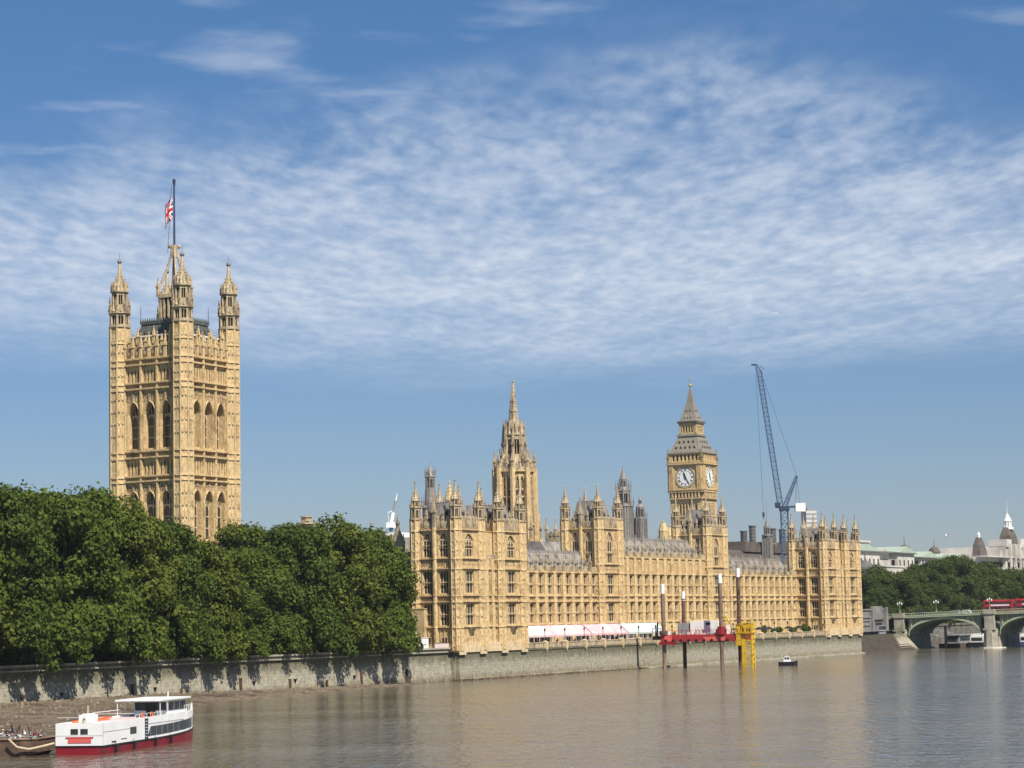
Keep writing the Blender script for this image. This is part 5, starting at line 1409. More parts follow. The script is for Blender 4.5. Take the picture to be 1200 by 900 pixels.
def make_bus():
    t = thing('double_decker_bus', 'red double decker bus crossing the bridge, nearer the palace', 'bus', 0, 0, 0, 0, 'buses on the bridge')
    mb = MB()      # long axis y (across the river), side windows face -x ; length 10.2
    w, Lh = 1.25, 5.1
    mb.box(-w, w, -Lh, Lh, .35, 4.25); mb.hexa([(-w, -Lh, 4.25), (w, -Lh, 4.25), (w, Lh, 4.25), (-w, Lh, 4.25), (-w + .25, -Lh + .25, 4.45), (w - .25, -Lh + .25, 4.45), (w - .25, Lh - .25, 4.45), (-w + .25, Lh - .25, 4.45)])
    bo = mb.build('body', RED, t)
    for z0, z1 in ((1.25, 2.1), (3.05, 3.85)):
        g = MB()
        for sx in (-1, 1):
            g.box(sx * w - .02 if sx > 0 else -w - .02, sx * w + .02 if sx > 0 else -w + .02, -Lh + .5, Lh - .3, z0, z1)
        g.box(-w + .15, w - .15, Lh - .02, Lh + .03, z0 - (.3 if z0 < 2 else 0), z1); g.box(-w + .15, w - .15, -Lh - .03, -Lh + .02, z0, z1)
        p = MB()
        for k in range(7):
            y = -Lh + .5 + (2 * Lh - .8) * k / 6
            p.box(-w - .035, -w + .01, y - .07, y + .07, z0, z1); p.box(w - .01, w + .035, y - .07, y + .07, z0, z1)
        go = g.build('window_band', WGLASS, t); p.build('window_pillar', RED, go)
    a = MB(); a.box(-w - .03, -w + .01, -Lh + 1.2, Lh - 2.4, 2.35, 2.85); a.build('side_panel', WHITE, t)
    for y in (-Lh + 2.4, Lh - 2.6):
        for sx in (-1, 1):
            wh = MB(); wh.tube((sx * (w - .25), y, .5), (sx * (w + .02), y, .5), .5, 16); wo = wh.build('wheel', BLACK, t)
            hb = MB(); hb.tube((sx * (w + .0), y, .5), (sx * (w + .05), y, .5), .24, 10); hb.build('hub', GREYM, wo)
    return t
bus = make_bus(); place(bus, 331.0, -25.4, deckz(-25) + .01)
b2 = copy_tree(bus); place(b2, 331.6, -36.4, deckz(-36) + .01); b2['label'] = 'red double decker bus cut by the right edge of the photograph, behind the other'
def make_car(m, s_, t_, label, name='car', van=False):
    t = thing(name, label, 'van' if van else 'car', s_, t_, deckz(t_) + .01, 0, 'cars crossing the bridge')
    h = 2.1 if van else 1.45
    b = MB(); b.box(-.85, .85, -2.1, 2.1, .3, .85 if not van else 1.1); b.hexa([(-.85, -1.7, .85), (.85, -1.7, .85), (.85, 1.3, .85), (-.85, 1.3, .85), (-.7, -1.3, h), (.7, -1.3, h), (.7, .7, h), (-.7, .7, h)]); b.build('body', m, t)
    g = MB(); g.hexa([(-.86, -1.35, .95), (.86, -1.35, .95), (.86, 1.0, .95), (-.86, 1.0, .95), (-.74, -1.1, h - .12), (.74, -1.1, h - .12), (.74, .6, h - .12), (-.74, .6, h - .12)]); g.build('window', WGLASS, t)
    for y in (-1.3, 1.3):
        for sx in (-1, 1):
            wh = MB(); wh.tube((sx * .7, y, .32), (sx * .88, y, .32), .32, 12); wh.build('wheel', BLACK, t)
make_car(WHITE, 331, -13.5, 'white car on the bridge above the right side of the first arch'); make_car(GREYM, 332, -9.5, 'grey car on the bridge just behind the white car')
make_car(BLACK, 332, 3.5, 'dark van on the bridge near the abutment lamp', 'van', True)

def stair_building():
    t = thing('stair_building', 'grey stepped stone stair building between the palace end and the bridge', 'building', 300, 10, 0)
    mb = MB()
    mb.box(-8, 19, 2.5, 9, 3.5, 14.2); mb.box(6, 16, 1.6, 2.5, 5.2, 15.2); mb.box(-8, 19, 2.2, 2.5, 11.2, 11.6); mb.box(-8, 19, 2.1, 2.5, 13.8, 14.3); mb.box(18.8, 21, 1.2, 4.5, 4, 14.8)
    for k in range(4): mb.box(-7, 5, 2.25 - .05, 2.5, 5.6 + 1.5 * k, 5.85 + 1.5 * k)
    mb.box(-7.5, 4, 1.9, 2.5, 4, 7.2)
    mb.build('wall', vary(mat('shaded_grey_stone', (.16, .15, .14), .85), (.13, .125, .118), (.26, .245, .225), .35, 7), t)  # grey stone, the block's shade put in as a darker base colour
    d = MB(); d.box(8, 15, 1.5, 1.6, 6.5, 9.5); d.box(7.5, 15.5, 1.2, 1.62, 10.2, 10.6); d.build('opening', VOID, t)
    v = MB(); v.box(8, 15.5, .4, 1.5, 5.6, 8.6); v.box(8.3, 15.2, .3, .4, 7.2, 8.3, 1); v.build('parked_cabin', [GREYM, WGLASS], t)
    st = thing('river_stairs', 'stone slipway and stairs going down to the river beside the bridge abutment', 'stairs', 300, 0, 0)
    q = MB()
    for k in range(12): q.box(-38, 20, -.2 + .75 * k, 10.5, -1.5 + .58 * k - .58, -.9 + .58 * k)
    q.build('step', vary(mat('dark_shingle', (.08, .07, .055), .95), (.05, .042, .033), (.12, .10, .075), .5, 8, bump=.8, bscale=1.5, bdist=.3), st)
    r = MB(); r.hexa([(4, 1, -1), (25, 1, -1), (25, 10, -1), (4, 10, -1), (17, 7, 5.5), (25, 7, 5.5), (25, 10, 5.5), (17, 10, 5.5)]); r.build('ramp', WALL, st)
stair_building()

def far_bank():
    t = thing('embankment_wall', 'grey embankment wall seen through the bridge arch', 'river wall', 352, 11, 0)
    mb = MB(); mb.box(0, 410, -.2, 1.2, -1, 7.6); mb.box(0, 410, -.5, 1.4, 7.6, 8.4); mb.build('wall_face', vary(mat('dark_granite', (.13, .12, .1), .9), (.07, .065, .055), (.2, .185, .15), .3, 7), t)  # dark grey granite mix over the whole wall face
    pt = thing('river_pier', 'floating pier with grey gangways seen through the first bridge arch', 'pier', 352, 5, 0)
    a = MB(); a.box(2, 60, -8, -1, -.4, 1.3); a.build('pontoon', RUST, pt)
    b = MB(); b.box(6, 26, -7.4, -2.4, 1.3, 4.1); b.box(5.4, 26.6, -7.8, -2, 4.1, 4.4); b.box(32, 56, -7, -2, 1.3, 4.4); b.build('shelter', GREYM, pt)
    w = MB(); w.box(7, 25, -7.46, -7.4, 2.2, 3.6); w.box(33, 55, -7.06, -7.0, 2.2, 3.8); w.box(5.93, 6.0, -6.6, -3, 2.0, 3.6); w.build('window_band', WGLASS, pt)
    g = MB()
    for k in range(13):
        f0, f1 = k / 13, (k + 1) / 13
        for zz in (0, 2.2): g.tube((3 + 14 * f0, 10 - 12 * f0, 6.6 - 4.2 * f0 + zz), (3 + 14 * f1, 10 - 12 * f1, 6.6 - 4.2 * f1 + zz), .17, 5)
        g.tube((3 + 14 * f0, 10 - 12 * f0, 6.6 - 4.2 * f0), (3 + 14 * f1, 10 - 12 * f1, 8.8 - 4.2 * f1), .1, 4)
        g.tube((3 + 14 * f0, 10 - 12 * f0, 6.6 - 4.2 * f0), (3 + 14 * f0, 10 - 12 * f0, 8.8 - 4.2 * f0), .1, 4)
    g.build('gangway', GREYM, pt)
    p = MB()
    for x, y in ((1, -4), (28, -9), (58, -9)): p.prism(x, y, -2, 7.5, .5, n=10); p.cut()
    p.build_each('mooring_pile', PORT, pt)
    # excursion boats at the pier
    def tripboat(s_, t_, L, label, hull, deg=0):
        b = thing('trip_boat', label, 'boat', s_, t_, 0, deg, 'trip boats at the far pier')
        h = MB(); w = 2.8
        h.hexa([(-L / 2, -w * .8, -.5), (L / 2, -w * .5, -.5), (L / 2, w * .5, -.5), (-L / 2, w * .8, -.5), (-L / 2, -w, 1.5), (L / 2 + 1.5, -w * .55, 1.9), (L / 2 + 1.5, w * .55, 1.9), (-L / 2, w, 1.5)]); h.build('hull', hull, b)
        c = MB(); c.box(-L / 2 + 1.5, L / 2 - 4, -w + .35, w - .35, 1.5, 3.7); c.box(L / 2 - 8, L / 2 - 5, -1.5, 1.5, 3.7, 5.3); c.box(-L / 2 + 2, -L / 2 + 8, -w + .5, w - .5, 3.7, 4.6); co = c.build('cabin', WHITE, b)
        g = MB(); g.box(-L / 2 + 2.2, L / 2 - 4.6, -w + .3, -w + .36, 2.1, 3.2); g.box(-L / 2 + 1.44, -L / 2 + 1.5, -w + .8, w - .8, 2.1, 3.2); g.box(L / 2 - 8.05, L / 2 - 8, -1.3, 1.3, 4.2, 5.0); g.box(L / 2 - 7.8, L / 2 - 5.2, -1.55, -1.5, 4.2, 5.0); g.build('window_band', WGLASS, b)
    tripboat(371, -7.5, 20, 'dark hulled trip boat moored beyond the first bridge arch', BLACK)
    tripboat(368, -26.5, 20, 'blue hulled trip boat seen under the second bridge arch', STEELB)
    tripboat(392, -33, 22, 'white trip boat further away under the second bridge arch', WHITE)
far_bank()

# ------------------------------------------------------------------ buildings beyond
def white_offices():
    t = thing('government_building', 'pale stone office block with green copper roofs behind the far trees', 'building', 515, 90, 0)
    mb = MB(); wn = MB(); rf = MB(); dk = MB()
    # stepped blocks along the river front (x = along the river)
    blocks = [(-12, 27, 0, 40, 6, 40.5), (27, 52, 4, 40, 6, 36.5), (52, 76, 0, 40, 6, 40.0), (76, 190, 5, 40, 6, 38.5), (86, 112, 0, 5, 6, 38.8), (140, 160, 0, 5, 6, 38.8)]
    for x0, x1, y0, y1, z0, z1 in blocks: mb.box(x0, x1, y0, y1, z0, z1)
    mb.box(-10, 36, 8, 36, 40, 45.0); mb.box(-10.5, 36.5, 7.4, 36.5, 45.0, 45.9)
    for (x0, x1, y0) in ((-12, 27, 0), (52, 76, 0), (86, 112, 0), (140, 160, 0)):
        for F, a in ((Fr(x0, y0, 0), x1 - x0),):
            n = max(3, int(a / 5))
            for i in range(n):
                u = a * (i + .5) / n
                for z in (30, 34.5): wn.fbox(F, u - .8, u + .8, .01, .06, z, z + 2.6); wn.cut()
        F = Fr(x0, y0 + 36, -90)
        for i in range(8):
            u = 36 * (i + .5) / 8
            for z in (30, 34.5): wn.fbox(F, u - .8, u + .8, .01, .06, z, z + 2.6); wn.cut()
        zt = 40.5 if x0 < 60 else 38.8
        # low copper roof with a pedimented end
        rf.hexa([(x0 - .8, y0 - .8, zt), (x1 + .8, y0 - .8, zt), (x1 + .8, y0 + 30, zt), (x0 - .8, y0 + 30, zt), (x0 + (x1 - x0) * .48, y0 - .6, zt + 3.0), (x0 + (x1 - x0) * .52, y0 - .6, zt + 3.0), (x0 + (x1 - x0) * .52, y0 + 30, zt + 3.0), (x0 + (x1 - x0) * .48, y0 + 30, zt + 3.0)])
        rf.hexa([(x0 - .8, y0 - .9, zt), (x0 - .6, y0 + 38, zt), (x0 + 4, y0 + 38, zt), (x0 + 4, y0 - .9, zt), (x0 - .8, y0 + 16, zt + 2.4), (x0 - .8, y0 + 20, zt + 2.4), (x0 + 4, y0 + 20, zt + 2.4), (x0 + 4, y0 + 16, zt + 2.4)])
        dk.box(x0 - 1.0, x1 + 1.0, y0 - 1.05, y0 - .2, zt - .5, zt + .02); dk.box(x0 - 1.0, x0 - .3, y0 - .2, y0 + 36, zt - .5, zt + .02); dk.cut()
    rf.hexa([(76, 4, 38.5), (190, 4, 38.5), (190, 38, 38.5), (76, 38, 38.5), (76, 18, 42.0), (190, 18, 42.0), (190, 24, 42.0), (76, 24, 42.0)])
    dk.box(28, 51, 3.8, 4, 37.5, 41.0); dk.cut(); mb.box(27, 52, 4.2, 30, 36.5, 42)
    for i in range(8): wn.box(29 + 2.9 * i, 30.4 + 2.9 * i, 3.9, 3.99, 31, 34.5); wn.cut()
    mb.box(-14, 30, -10, 0, 6, 33); mb.box(-14.4, 30.4, -10.4, 0, 33, 33.7)
    for i in range(9): wn.box(-11 + 4.4 * i, -9.4 + 4.4 * i, -10.06, -10, 28, 31); wn.cut()
    mb.build('wall', PORT, t); wn.build_each('window', VOID, t); rf.build('roof', COPPER, t); dk.build_each('eaves', BRONZE, t)
    pl = MB()
    for x, z in ((-2, 54), (18, 56), (30, 53), (34, 56)): pl.tube((x, 12, 45), (x, 12, z), .09, 5); pl.cut()
    pl.build_each('mast', GREYM, t)
    # small domed cupolas
    cu = MB()
    for x in (128, 176): cu.prism(x, 22, 41, 43.5, 2.6, n=10); cu.ball((x, 22, 43.4), 3.0, 12, 6); cu.prism(x, 22, 46, 51, .25, .05, 6); cu.cut()
    cu.build_each('cupola', DROOF, t)
    k = thing('roof_pavilion', 'octagonal dark roofed lantern pavilion beside the northern palace end', 'building', 437, 60, 6.6)
    a = MB(); a.prism(0, 0, 0, 18, 5.0); a.prism(0, 0, 18, 24, 3.6); a.prism(0, 0, 17.4, 18.2, 5.4); a.build('wall', PORT, k)
    b = MB(); b.prism(0, 0, 24, 25, 4.4, 4.2); b.prism(0, 0, 25, 27.6, 4.2, .9); b.prism(0, 0, 27.6, 31.5, .35, .05, 6); b.build('roof', BRONZE, k)
    c = MB()
    for i in range(8):
        q = i * pi / 4; c.prism(3.35 * cos(q), 3.35 * sin(q), 19.5, 23, .8, n=4, rot=q)
    c.build('window', VOID, k)
white_offices()
def domed_building():
    t = thing('domed_building', 'grand white building with brown pavilion roofs and a lantern at the right edge', 'building', 815, 130, 0)
    mb = MB(); wn = MB(); rf = MB(); wh = MB()
    mb.box(16, 190, 0, 40, 6, 44); mb.box(56, 104, -4, 40, 6, 50.5); mb.box(56, 66, -5, 6, 50, 54.5); mb.box(86, 97, -5, 6, 50, 55.5); mb.box(100, 190, -2, 40, 6, 46); mb.box(52, 58, -2, 10, 44, 48)
    for i in range(26):
        x = 20 + 6.5 * i
        for z in (32, 38): wn.box(x, x + 2.0, -5.3 if 56 < x < 102 else -2.3, -1.9 if 56 < x < 102 else 0.1, z, z + 3); wn.cut()
    for z in (36.5, 43.5): mb.box(14, 190, -5.6, 1, z, z + .8)
    for x in (60, 70, 80, 90): mb.box(x, x + 3, -6, -4, 6, 52)
    def mansard(x0, x1, y0, y1, z0, z1, ins):
        rf.hexa([(x0, y0, z0), (x1, y0, z0), (x1, y1, z0), (x0, y1, z0), (x0 + ins * .35, y0 + ins * .35, z0 + (z1 - z0) * .6), (x1 - ins * .35, y0 + ins * .35, z0 + (z1 - z0) * .6), (x1 - ins * .35, y1 - ins * .35, z0 + (z1 - z0) * .6), (x0 + ins * .35, y1 - ins * .35, z0 + (z1 - z0) * .6)])
        rf.hexa([(x0 + ins * .35, y0 + ins * .35, z0 + (z1 - z0) * .6), (x1 - ins * .35, y0 + ins * .35, z0 + (z1 - z0) * .6), (x1 - ins * .35, y1 - ins * .35, z0 + (z1 - z0) * .6), (x0 + ins * .35, y1 - ins * .35, z0 + (z1 - z0) * .6), (x0 + ins, y0 + ins, z1), (x1 - ins, y0 + ins, z1), (x1 - ins, y1 - ins, z1), (x0 + ins, y1 - ins, z1)])
    mansard(69, 85, -4, 4, 50.5, 62, 2.8); rf.cut(); mansard(18, 31, 0, 5, 44, 55, 2); rf.cut(); mansard(36, 43, 3, 8, 44, 52, 1.8); rf.cut()
    wh.prism(77, 0, 61, 62.4, 3.4, n=10); wh.prism(77, 0, 66, 67, 2.6, 2.2, n=10); wh.prism(77, 0, 67, 70.5, 2.0, .4, n=10); wh.prism(77, 0, 70.5, 80, .18, .04, 5)
    for i in range(8): q = i * pi / 4; wh.prism(77 + 1.9 * cos(q), 1.9 * sin(q), 62.4, 66, .45, n=6)
    for x, y, z in ((24.5, 2.5, 55), (39.5, 5.5, 52)): wh.prism(x, y, z, z + 1.6, .9, n=8); wh.prism(x, y, z + 1.6, z + 3.4, 1.1, .1, n=8)
    for x in (58, 70, 84, 100): wh.prism(x, -3, 50, 54, .7, .2, n=6)
    mb.build('wall', PORT, t); wn.build_each('window', VOID, t); rf.build_each('roof', DROOF, t); wh.build('lantern', WHITE, t)
    # grey slab block cut by the frame
    u = thing('grey_block', 'plain grey office slab at the right edge of the photograph', 'building', 924, 110, 0)
    a = MB(); a.box(0, 60, 0, 20, 6, 47); a.build('wall', GREYM, u)
    w_ = MB()
    for z in range(12, 46, 4): w_.box(.8, 59, -.05, 0, z, z + 1.6); w_.box(-.05, 0, 1, 19, z, z + 1.6)
    w_.build('window_strip', WGLASS, u)
domed_building()
def tower_block_far():
    X, D = 338, 2500
    t = thingw('tower_block', 'distant pale high rise block of flats beside the crane', 'tower block', 331, 2500, 0, radians(20))
    mb = MB(); mb.box(-6.5, 6.5, -6, 6, 0, 127); mb.box(-4, 5, -4, 4, 127, 131); mb.build('wall', GREYM, t)
    w = MB()
    for z in range(40, 126, 5): w.box(-6.6, 6.6, -6.1, -5.9, z, z + 2.6)
    w.build('window_strip', PORT, t)
tower_block_far()
def chimney_building():
    t = thing('chimney_building', 'dark roofed office building with tall bronze drum chimneys behind the palace', 'building', 312, 74, 0)
    mb = MB(); mb.box(20, 112, 0, 40, 6, 32); mb.build('wall', PORT, t)
    rf = MB(); rf.hexa([(18, -2, 31), (114, -2, 31), (114, 42, 31), (18, 42, 31), (23, 8, 37.6), (110, 8, 37.6), (110, 34, 37.6), (23, 34, 37.6)]); rf.box(46, 64, 5.5, 14, 37, 41.0); rf.box(76, 96, 5.5, 14, 37, 40.4)
    for i in range(26): rf.tube((19 + 3.7 * i, -2, 31.05), (3.7 * i * .93 + 24, 8, 37.65), .2, 4)
    rf.build('roof', DROOF, t)
    first = None
    for x, z in ((50.8, 44.8), (59.5, 47.0), (80.6, 46.5), (90.6, 46.4)):
        c = MB(); c.prism(x, 8, 38.0, z, 1.25, n=12); c.prism(x, 8, 37.5, 41.0, 2.2, 1.5, n=12)
        for k in range(5): c.prism(x, 8, 41.8 + (z - 42) * k / 4 - .1, 41.8 + (z - 42) * k / 4 + .12, 1.4, n=12)
        c.prism(x, 8, z, z + .35, 1.5, n=12); c.build('chimney', BRONZE, t)
chimney_building()

# ------------------------------------------------------------------ cranes
def lattice(mb, p, q, w0, w1, n, r=.09, m=0, up=Vector((0, 0, 1))):
    p = Vector(p); q = Vector(q); d = (q - p).normalized(); a = d.cross(up)
    if a.length < .1: a = Vector((1, 0, 0))
    a.normalize(); b = d.cross(a)
    prev = None
    for i in range(n + 1):
        f = i / n; c = p + (q - p) * f; w = (w0 + (w1 - w0) * f) / 2
        cs = [c + a * w + b * w, c - a * w + b * w, c - a * w - b * w, c + a * w - b * w]
        if prev:
            for k in range(4):
                mb.tube(prev[k], cs[k], r * 1.5, 4, m)
                mb.tube(prev[k], cs[(k + 1) % 4], r, 3, m) if i % 2 else mb.tube(prev[(k + 1) % 4], cs[k], r, 3, m)
                mb.tube(cs[k], cs[(k + 1) % 4], r, 3, m)
        prev = cs
def crane():
    t = thingw('luffing_crane', 'tall blue luffing tower crane with its jib raised behind the palace', 'crane', 103.2, 850, 6)
    O_ = Vector((103.2, 850, 6))
    def R(x, y, z): return Vector((x, y, z)) - O_
    m = MB(); lattice(m, R(103.2, 850, 6), R(103.2, 850, 52.6), 2.6, 2.6, 18, .13); m.build('mast', STEELB, t)
    sl = MB(); sl.box(-1.8, 1.8, -1.8, 1.8, 46.4, 47.6); sl.box(-3.2, 5.5, -1.0, 1.0, 47.6, 48.2); sl.box(-3.6, -1.6, -1.4, -.2, 47.9, 49.6); sl.build('slewing_deck', NAVYI, t)
    j = MB(); lattice(j, R(101.8, 850, 54.2), R(95.4, 850, 106.0), 1.9, 1.7, 30, .1); lattice(j, R(95.4, 850, 106), R(94.2, 850, 109), 1.7, .5, 3, .08)
    jo = j.build('jib', STEELB, t)
    jt = MB(); jt.box(94.2 - 103.2 - 1.8, 94.2 - 103.2 + .2, -.3, .3, 102.6, 103.2); jt.tube(R(95.5, 850, 108.6), R(97.4, 850, 107.0), .12, 4); jt.build('jib_head', NAVYI, jo)
    a = MB(); lattice(a, R(103.5, 850, 54.2), R(108.4, 850, 65.6), 1.5, .8, 8, .12); a.tube(R(108.4, 850, 65.8), R(107.6, 850, 54.2), .12, 4); a.build('back_frame', STEELB, t)
    c = MB(); c.box(4.2, 8.0, -1.5, 1.5, 46.0, 49.2); c.build('counterweight', WHITE, t)
    w = MB()
    w.tube(R(108.4, 850, 65.8), R(95.6, 850, 107.5), .06, 3); w.tube(R(94.0, 850, 108.6), R(95.2, 850, 52), .06, 3); w.tube(R(108.4, 850, 65.8), R(109.2, 850, 54.6), .06, 3)
    w.build('cable', BLACK, t)
    h = MB(); h.box(-8.4, -7.6, -.3, .3, 44.2, 46); h.tube((-8.0, 0, 44.2), (-8.0, 0, 43.2), .12, 5); h.build('hook_block', NAVYI, t)
crane()
def white_crane():
    # roof works: white site cabins and a small white mobile crane
    cb = thing('site_cabin', 'row of white site cabins on the roof works left of the southern pavilion', 'cabin', 76, 60, 27.2)
    mb = MB(); mb.box(-10, 6, -3, 14, 0, 6.3); mb.build('deck', GREYM, cb)
    w = MB(); w.box(-10, 6, -3, 14, 6.3, 9.3); 
    for k in range(6): w.box(-10.06, -10, -2.5 + 2.8 * k, -2.4 + 2.8 * k, 6.5, 9.2)
    w.box(-9.5, -4, 6.5, 11, 9.3, 9.9)
    w.build('wall', WHITE, cb)
    t = thing('small_crane', 'small white telescopic crane standing above the roof cabins', 'crane', 77, 64.5, 26)
    a = MB(); a.prism(0, 0, 0, 12.2, .55, n=8); a.build('base', STEELB, t)
    b = MB(); b.box(-1.0, 1.1, -.9, .9, 12.2, 13.6); b.build('cab', WHITE, t)
    j = MB(); j.tube((0, 0, 13.4), (.35, -.5, 16.2), .5, 6, 0); j.tube((.35, -.5, 16.2), (.8, -1.1, 19.4), .36, 6, 1); j.tube((.8, -1.1, 19.4), (1.0, -1.5, 21.4), .22, 6, 0, .06); j.tube((-.7, .5, 16.2), (.5, -.7, 16.8), .08, 4, 0); j.tube((-.7, .5, 16.2), (-.5, .4, 13.4), .06, 4, 0)
    j.build('jib', [WHITE, GREYM], t)
white_crane()

# ------------------------------------------------------------------ terrace: marquees, lamps, planting
def marquee(s0, s1, m1, label, m2=None):
    t = thing('marquee', label, 'marquee', s0, 3.2, 6.7, 0, 'marquees on the palace terrace')
    L = s1 - s0; mb = MB()
    nb = max(1, round(L / 5.2))
    for i in range(nb):
        a = L * i / nb; b = L * (i + 1) / nb; mm = 0 if m2 is None or i % 3 == 0 else 1
        mb.hexa([(a, -.4, 2.6), (b, -.4, 2.6), (b, 5.2, 2.6), (a, 5.2, 2.6), (a, 2.3, 4.9), (b, 2.3, 4.9), (b, 2.5, 4.9), (a, 2.5, 4.9)], mm)
        mb.box(a, b, -.45, -.38, 2.15, 2.62, mm)
    mb.build('canopy', [m1, m2 or m1], t)
    p = MB()
    for i in range(nb * 2 + 1):
        x = L * i / (nb * 2); p.tube((x, -.3, 0), (x, -.3, 2.6), .06, 5); p.cut()
    p.build_each('pole', WHITE, t)
    g = MB()
    rr = random.Random(int(s0))
    for i in range(nb * 3):
        if rr.random() < .72: g.box(L * i / (nb * 3) + .1, L * (i + 1) / (nb * 3) - .1, .3, .36, .9, 2.3, rr.choice([0, 0, 1])); g.cut()
    g.build_each('side_window', [WGLASS, CANV], t)
    f = MB()
    for i in range(nb * 2): f.box(L * i / (nb * 2) + .4, L * i / (nb * 2) + 1.8, 1.2, 2.4, .0, .75); f.cut()
    f.build_each('table', RUST, t)
marquee(32.5, 71, PINK, 'long pink and white striped marquee next to the southern pavilion', CANV)
marquee(71.8, 92, PINK, 'plain pink marquee between the striped and the pale green one')
marquee(92.8, 116, CANVG, 'pale greenish white marquee nearest the red jack-up barge')
def lamps():
    first = None
    for k in range(1, 20):
        s_ = 30.9 + 10.4 * k
        if s_ > 229: break
        if first is None:
            first = thing('terrace_lamp', '', 'street lamp', 0, 0, 0, 0, 'lamp posts on the terrace balustrade')
            a = MB(); a.prism(0, 0, 0, .3, .22, .12, 8); a.prism(0, 0, .3, 2.2, .08, .06, 8); a.tube((-.3, 0, 1.9), (.3, 0, 1.9), .03); a.build('post', NAVYI, first)
            b = MB(); b.prism(0, 0, 2.2, 2.7, .16, .24, 6); b.prism(0, 0, 2.7, 3.05, .26, .03, 6); b.build('lantern', BLACK, first); o = first
        else: o = copy_tree(first)
        place(o, s_, .3, 8.0)
        if s_ < 71: L_ = ['', 'terrace lamp post at the left end, nearest the southern pavilion', 'second terrace lamp post in front of the striped marquee', 'terrace lamp post in front of the right half of the striped marquee'][k]
        elif s_ < 93: L_ = {4: 'terrace lamp post at the left end of the plain pink marquee', 5: 'terrace lamp post in the middle of the plain pink marquee'}.get(k, 'terrace lamp post where the pink and pale green marquees meet')
        elif s_ < 116: L_ = {6: 'terrace lamp post where the pink and pale green marquees meet', 7: 'terrace lamp post in front of the pale green marquee'}.get(k, 'terrace lamp post beside the left legs of the red jack-up barge')
        elif s_ < 150: L_ = 'terrace lamp post behind the red jack-up barge'
        else: L_ = 'terrace lamp post in front of the northern river range'
        o['label'] = L_
lamps()
def terrace_garden():
    # leafy tubs and dark parasols on the northern half of the terrace
    rn = np.random.RandomState(8)
    def bush_mesh(seed, r, h):
        q = np.random.RandomState(seed); mb = MB()
        for i in range(260):
            d = q.randn(3); d /= np.linalg.norm(d); p = d * q.uniform(.6, 1) * np.array([r, r, h / 2]) + np.array([0, 0, h / 2 + .5])
            a = q.randn(3); a /= np.linalg.norm(a); b = np.cross(a, d); b /= max(1e-3, np.linalg.norm(b)); s_ = .16
            mb.add([tuple(p - a * s_), tuple(p - b * s_), tuple(p + a * s_), tuple(p + b * s_)], [(0, 1, 2, 3)])
        return mb.mesh('foliage', LEAF[2], fix=False)
    ms = [bush_mesh(1, .9, 1.6), bush_mesh(2, 1.1, 1.3), bush_mesh(3, .7, 2.2)]
    tub = MB(); tub.prism(0, 0, 0, .7, .45, .55, 8); tubm = tub.mesh('tub', RUST)
    labs = ['low potted shrub on the terrace just right of the yellow pile frame', 'potted shrub on the terrace left of the dark parasols', 'tall potted shrub beside the dark parasols on the northern terrace', 'bushy potted shrub in the middle of the northern terrace', 'slender potted shrub on the northern terrace left of the pavilion', 'wide potted shrub close to the northern pavilion corner', 'small potted shrub beneath the northern pavilion windows', 'potted shrub between the two dark parasol groups']
    for i, s_ in enumerate((168, 176, 190, 199, 208, 216, 222, 195)):
        o = thing('potted_shrub', labs[i], 'plant', s_, 2.2 + rn.rand() * 3, 6.65, 0, 'potted shrubs on the northern terrace')
        f = link('foliage', ms[i % 3], o); f.scale = (1.4, 1.4, 1.35); link('tub', tubm, o)
    for i, (s_, lb) in enumerate(((180.5, 'dark parasol on the northern terrace nearest the yellow pile frame'), (184.5, 'dark parasol in the middle of the terrace trio'), (188, 'dark parasol at the right of the terrace trio'), (204, 'dark parasol standing alone on the northern terrace'), (212, 'dark parasol closest to the northern pavilion'))):
        o = thing('parasol', lb, 'parasol', s_, 2.6, 6.65, 0, 'dark parasols on the northern terrace')
        a = MB(); a.prism(0, 0, 2.1, 2.9, 1.9, .1, 8); a.build('canopy', BLACK, o)
        b = MB(); b.prism(0, 0, 0, 2.9, .04, n=6); b.build('pole', WHITE, o)
terrace_garden()
def park_corner():
    k = thing('stone_kiosk', 'small octagonal stone lodge with a conical cap on the corner of the park wall', 'kiosk', -11.4, 5.4, 7.0)
    a = MB(); a.prism(0, 0, 0, 2.4, 1.45); a.prism(0, 0, 2.25, 2.5, 2.0, 2.1); a.build('wall', STONE2, k)
    r = MB(); r.prism(0, 0, 2.5, 3.0, 2.3, 2.0); r.prism(0, 0, 3.0, 4.5, 2.0, .25); r.ball((0, 0, 4.6), .25, 6, 4); r.build('roof', WEATH, k)
    d = MB(); d.box(-.4, .4, -1.5, -1.3, .2, 2.0); d.box(-1.5, -1.3, -.4, .4, .2, 2.0); d.build('door', VOID, k)
    s_ = thing('site_hut', 'white site hut with a small dark sign against the palace corner', 'hut', -6.6, 6.0, 6.65)
    b = MB(); b.box(-1.4, 1.4, -1.2, 1.2, 0, 2.9); b.box(-1.5, 1.5, -1.3, 1.3, 2.9, 3.0); b.build('wall', WHITE, s_)
    e = MB(); e.box(-1.44, -1.4, -.4, .3, 1.4, 1.6); e.box(-1.44, -1.4, -.25, .1, 1.2, 1.4); e.box(-.4, .3, -1.24, -1.2, 1.4, 1.6); e.build('sign', BLACK, s_)
    h = thing('hoarding', 'low pale pink hoarding along the top of the wall below the palace corner', 'hoarding', -3.6, 2.4, 7.0)
    c = MB()
    for i in range(6): c.box(-2.8 + 1.05 * i, -1.8 + 1.05 * i, 0, .08, .3, 1.35, 0)
    c.build('panel', vary(mat('faded_pink_board', (.6, .5, .46), .7), (.5, .40, .36), (.68, .6, .56), .9, 4), h)
    f = MB(); f.box(-2.9, 3.6, -.05, .13, 1.35, 1.5); f.box(-2.9, 3.6, -.05, .13, .15, .3); f.build('rail', RUST, h)
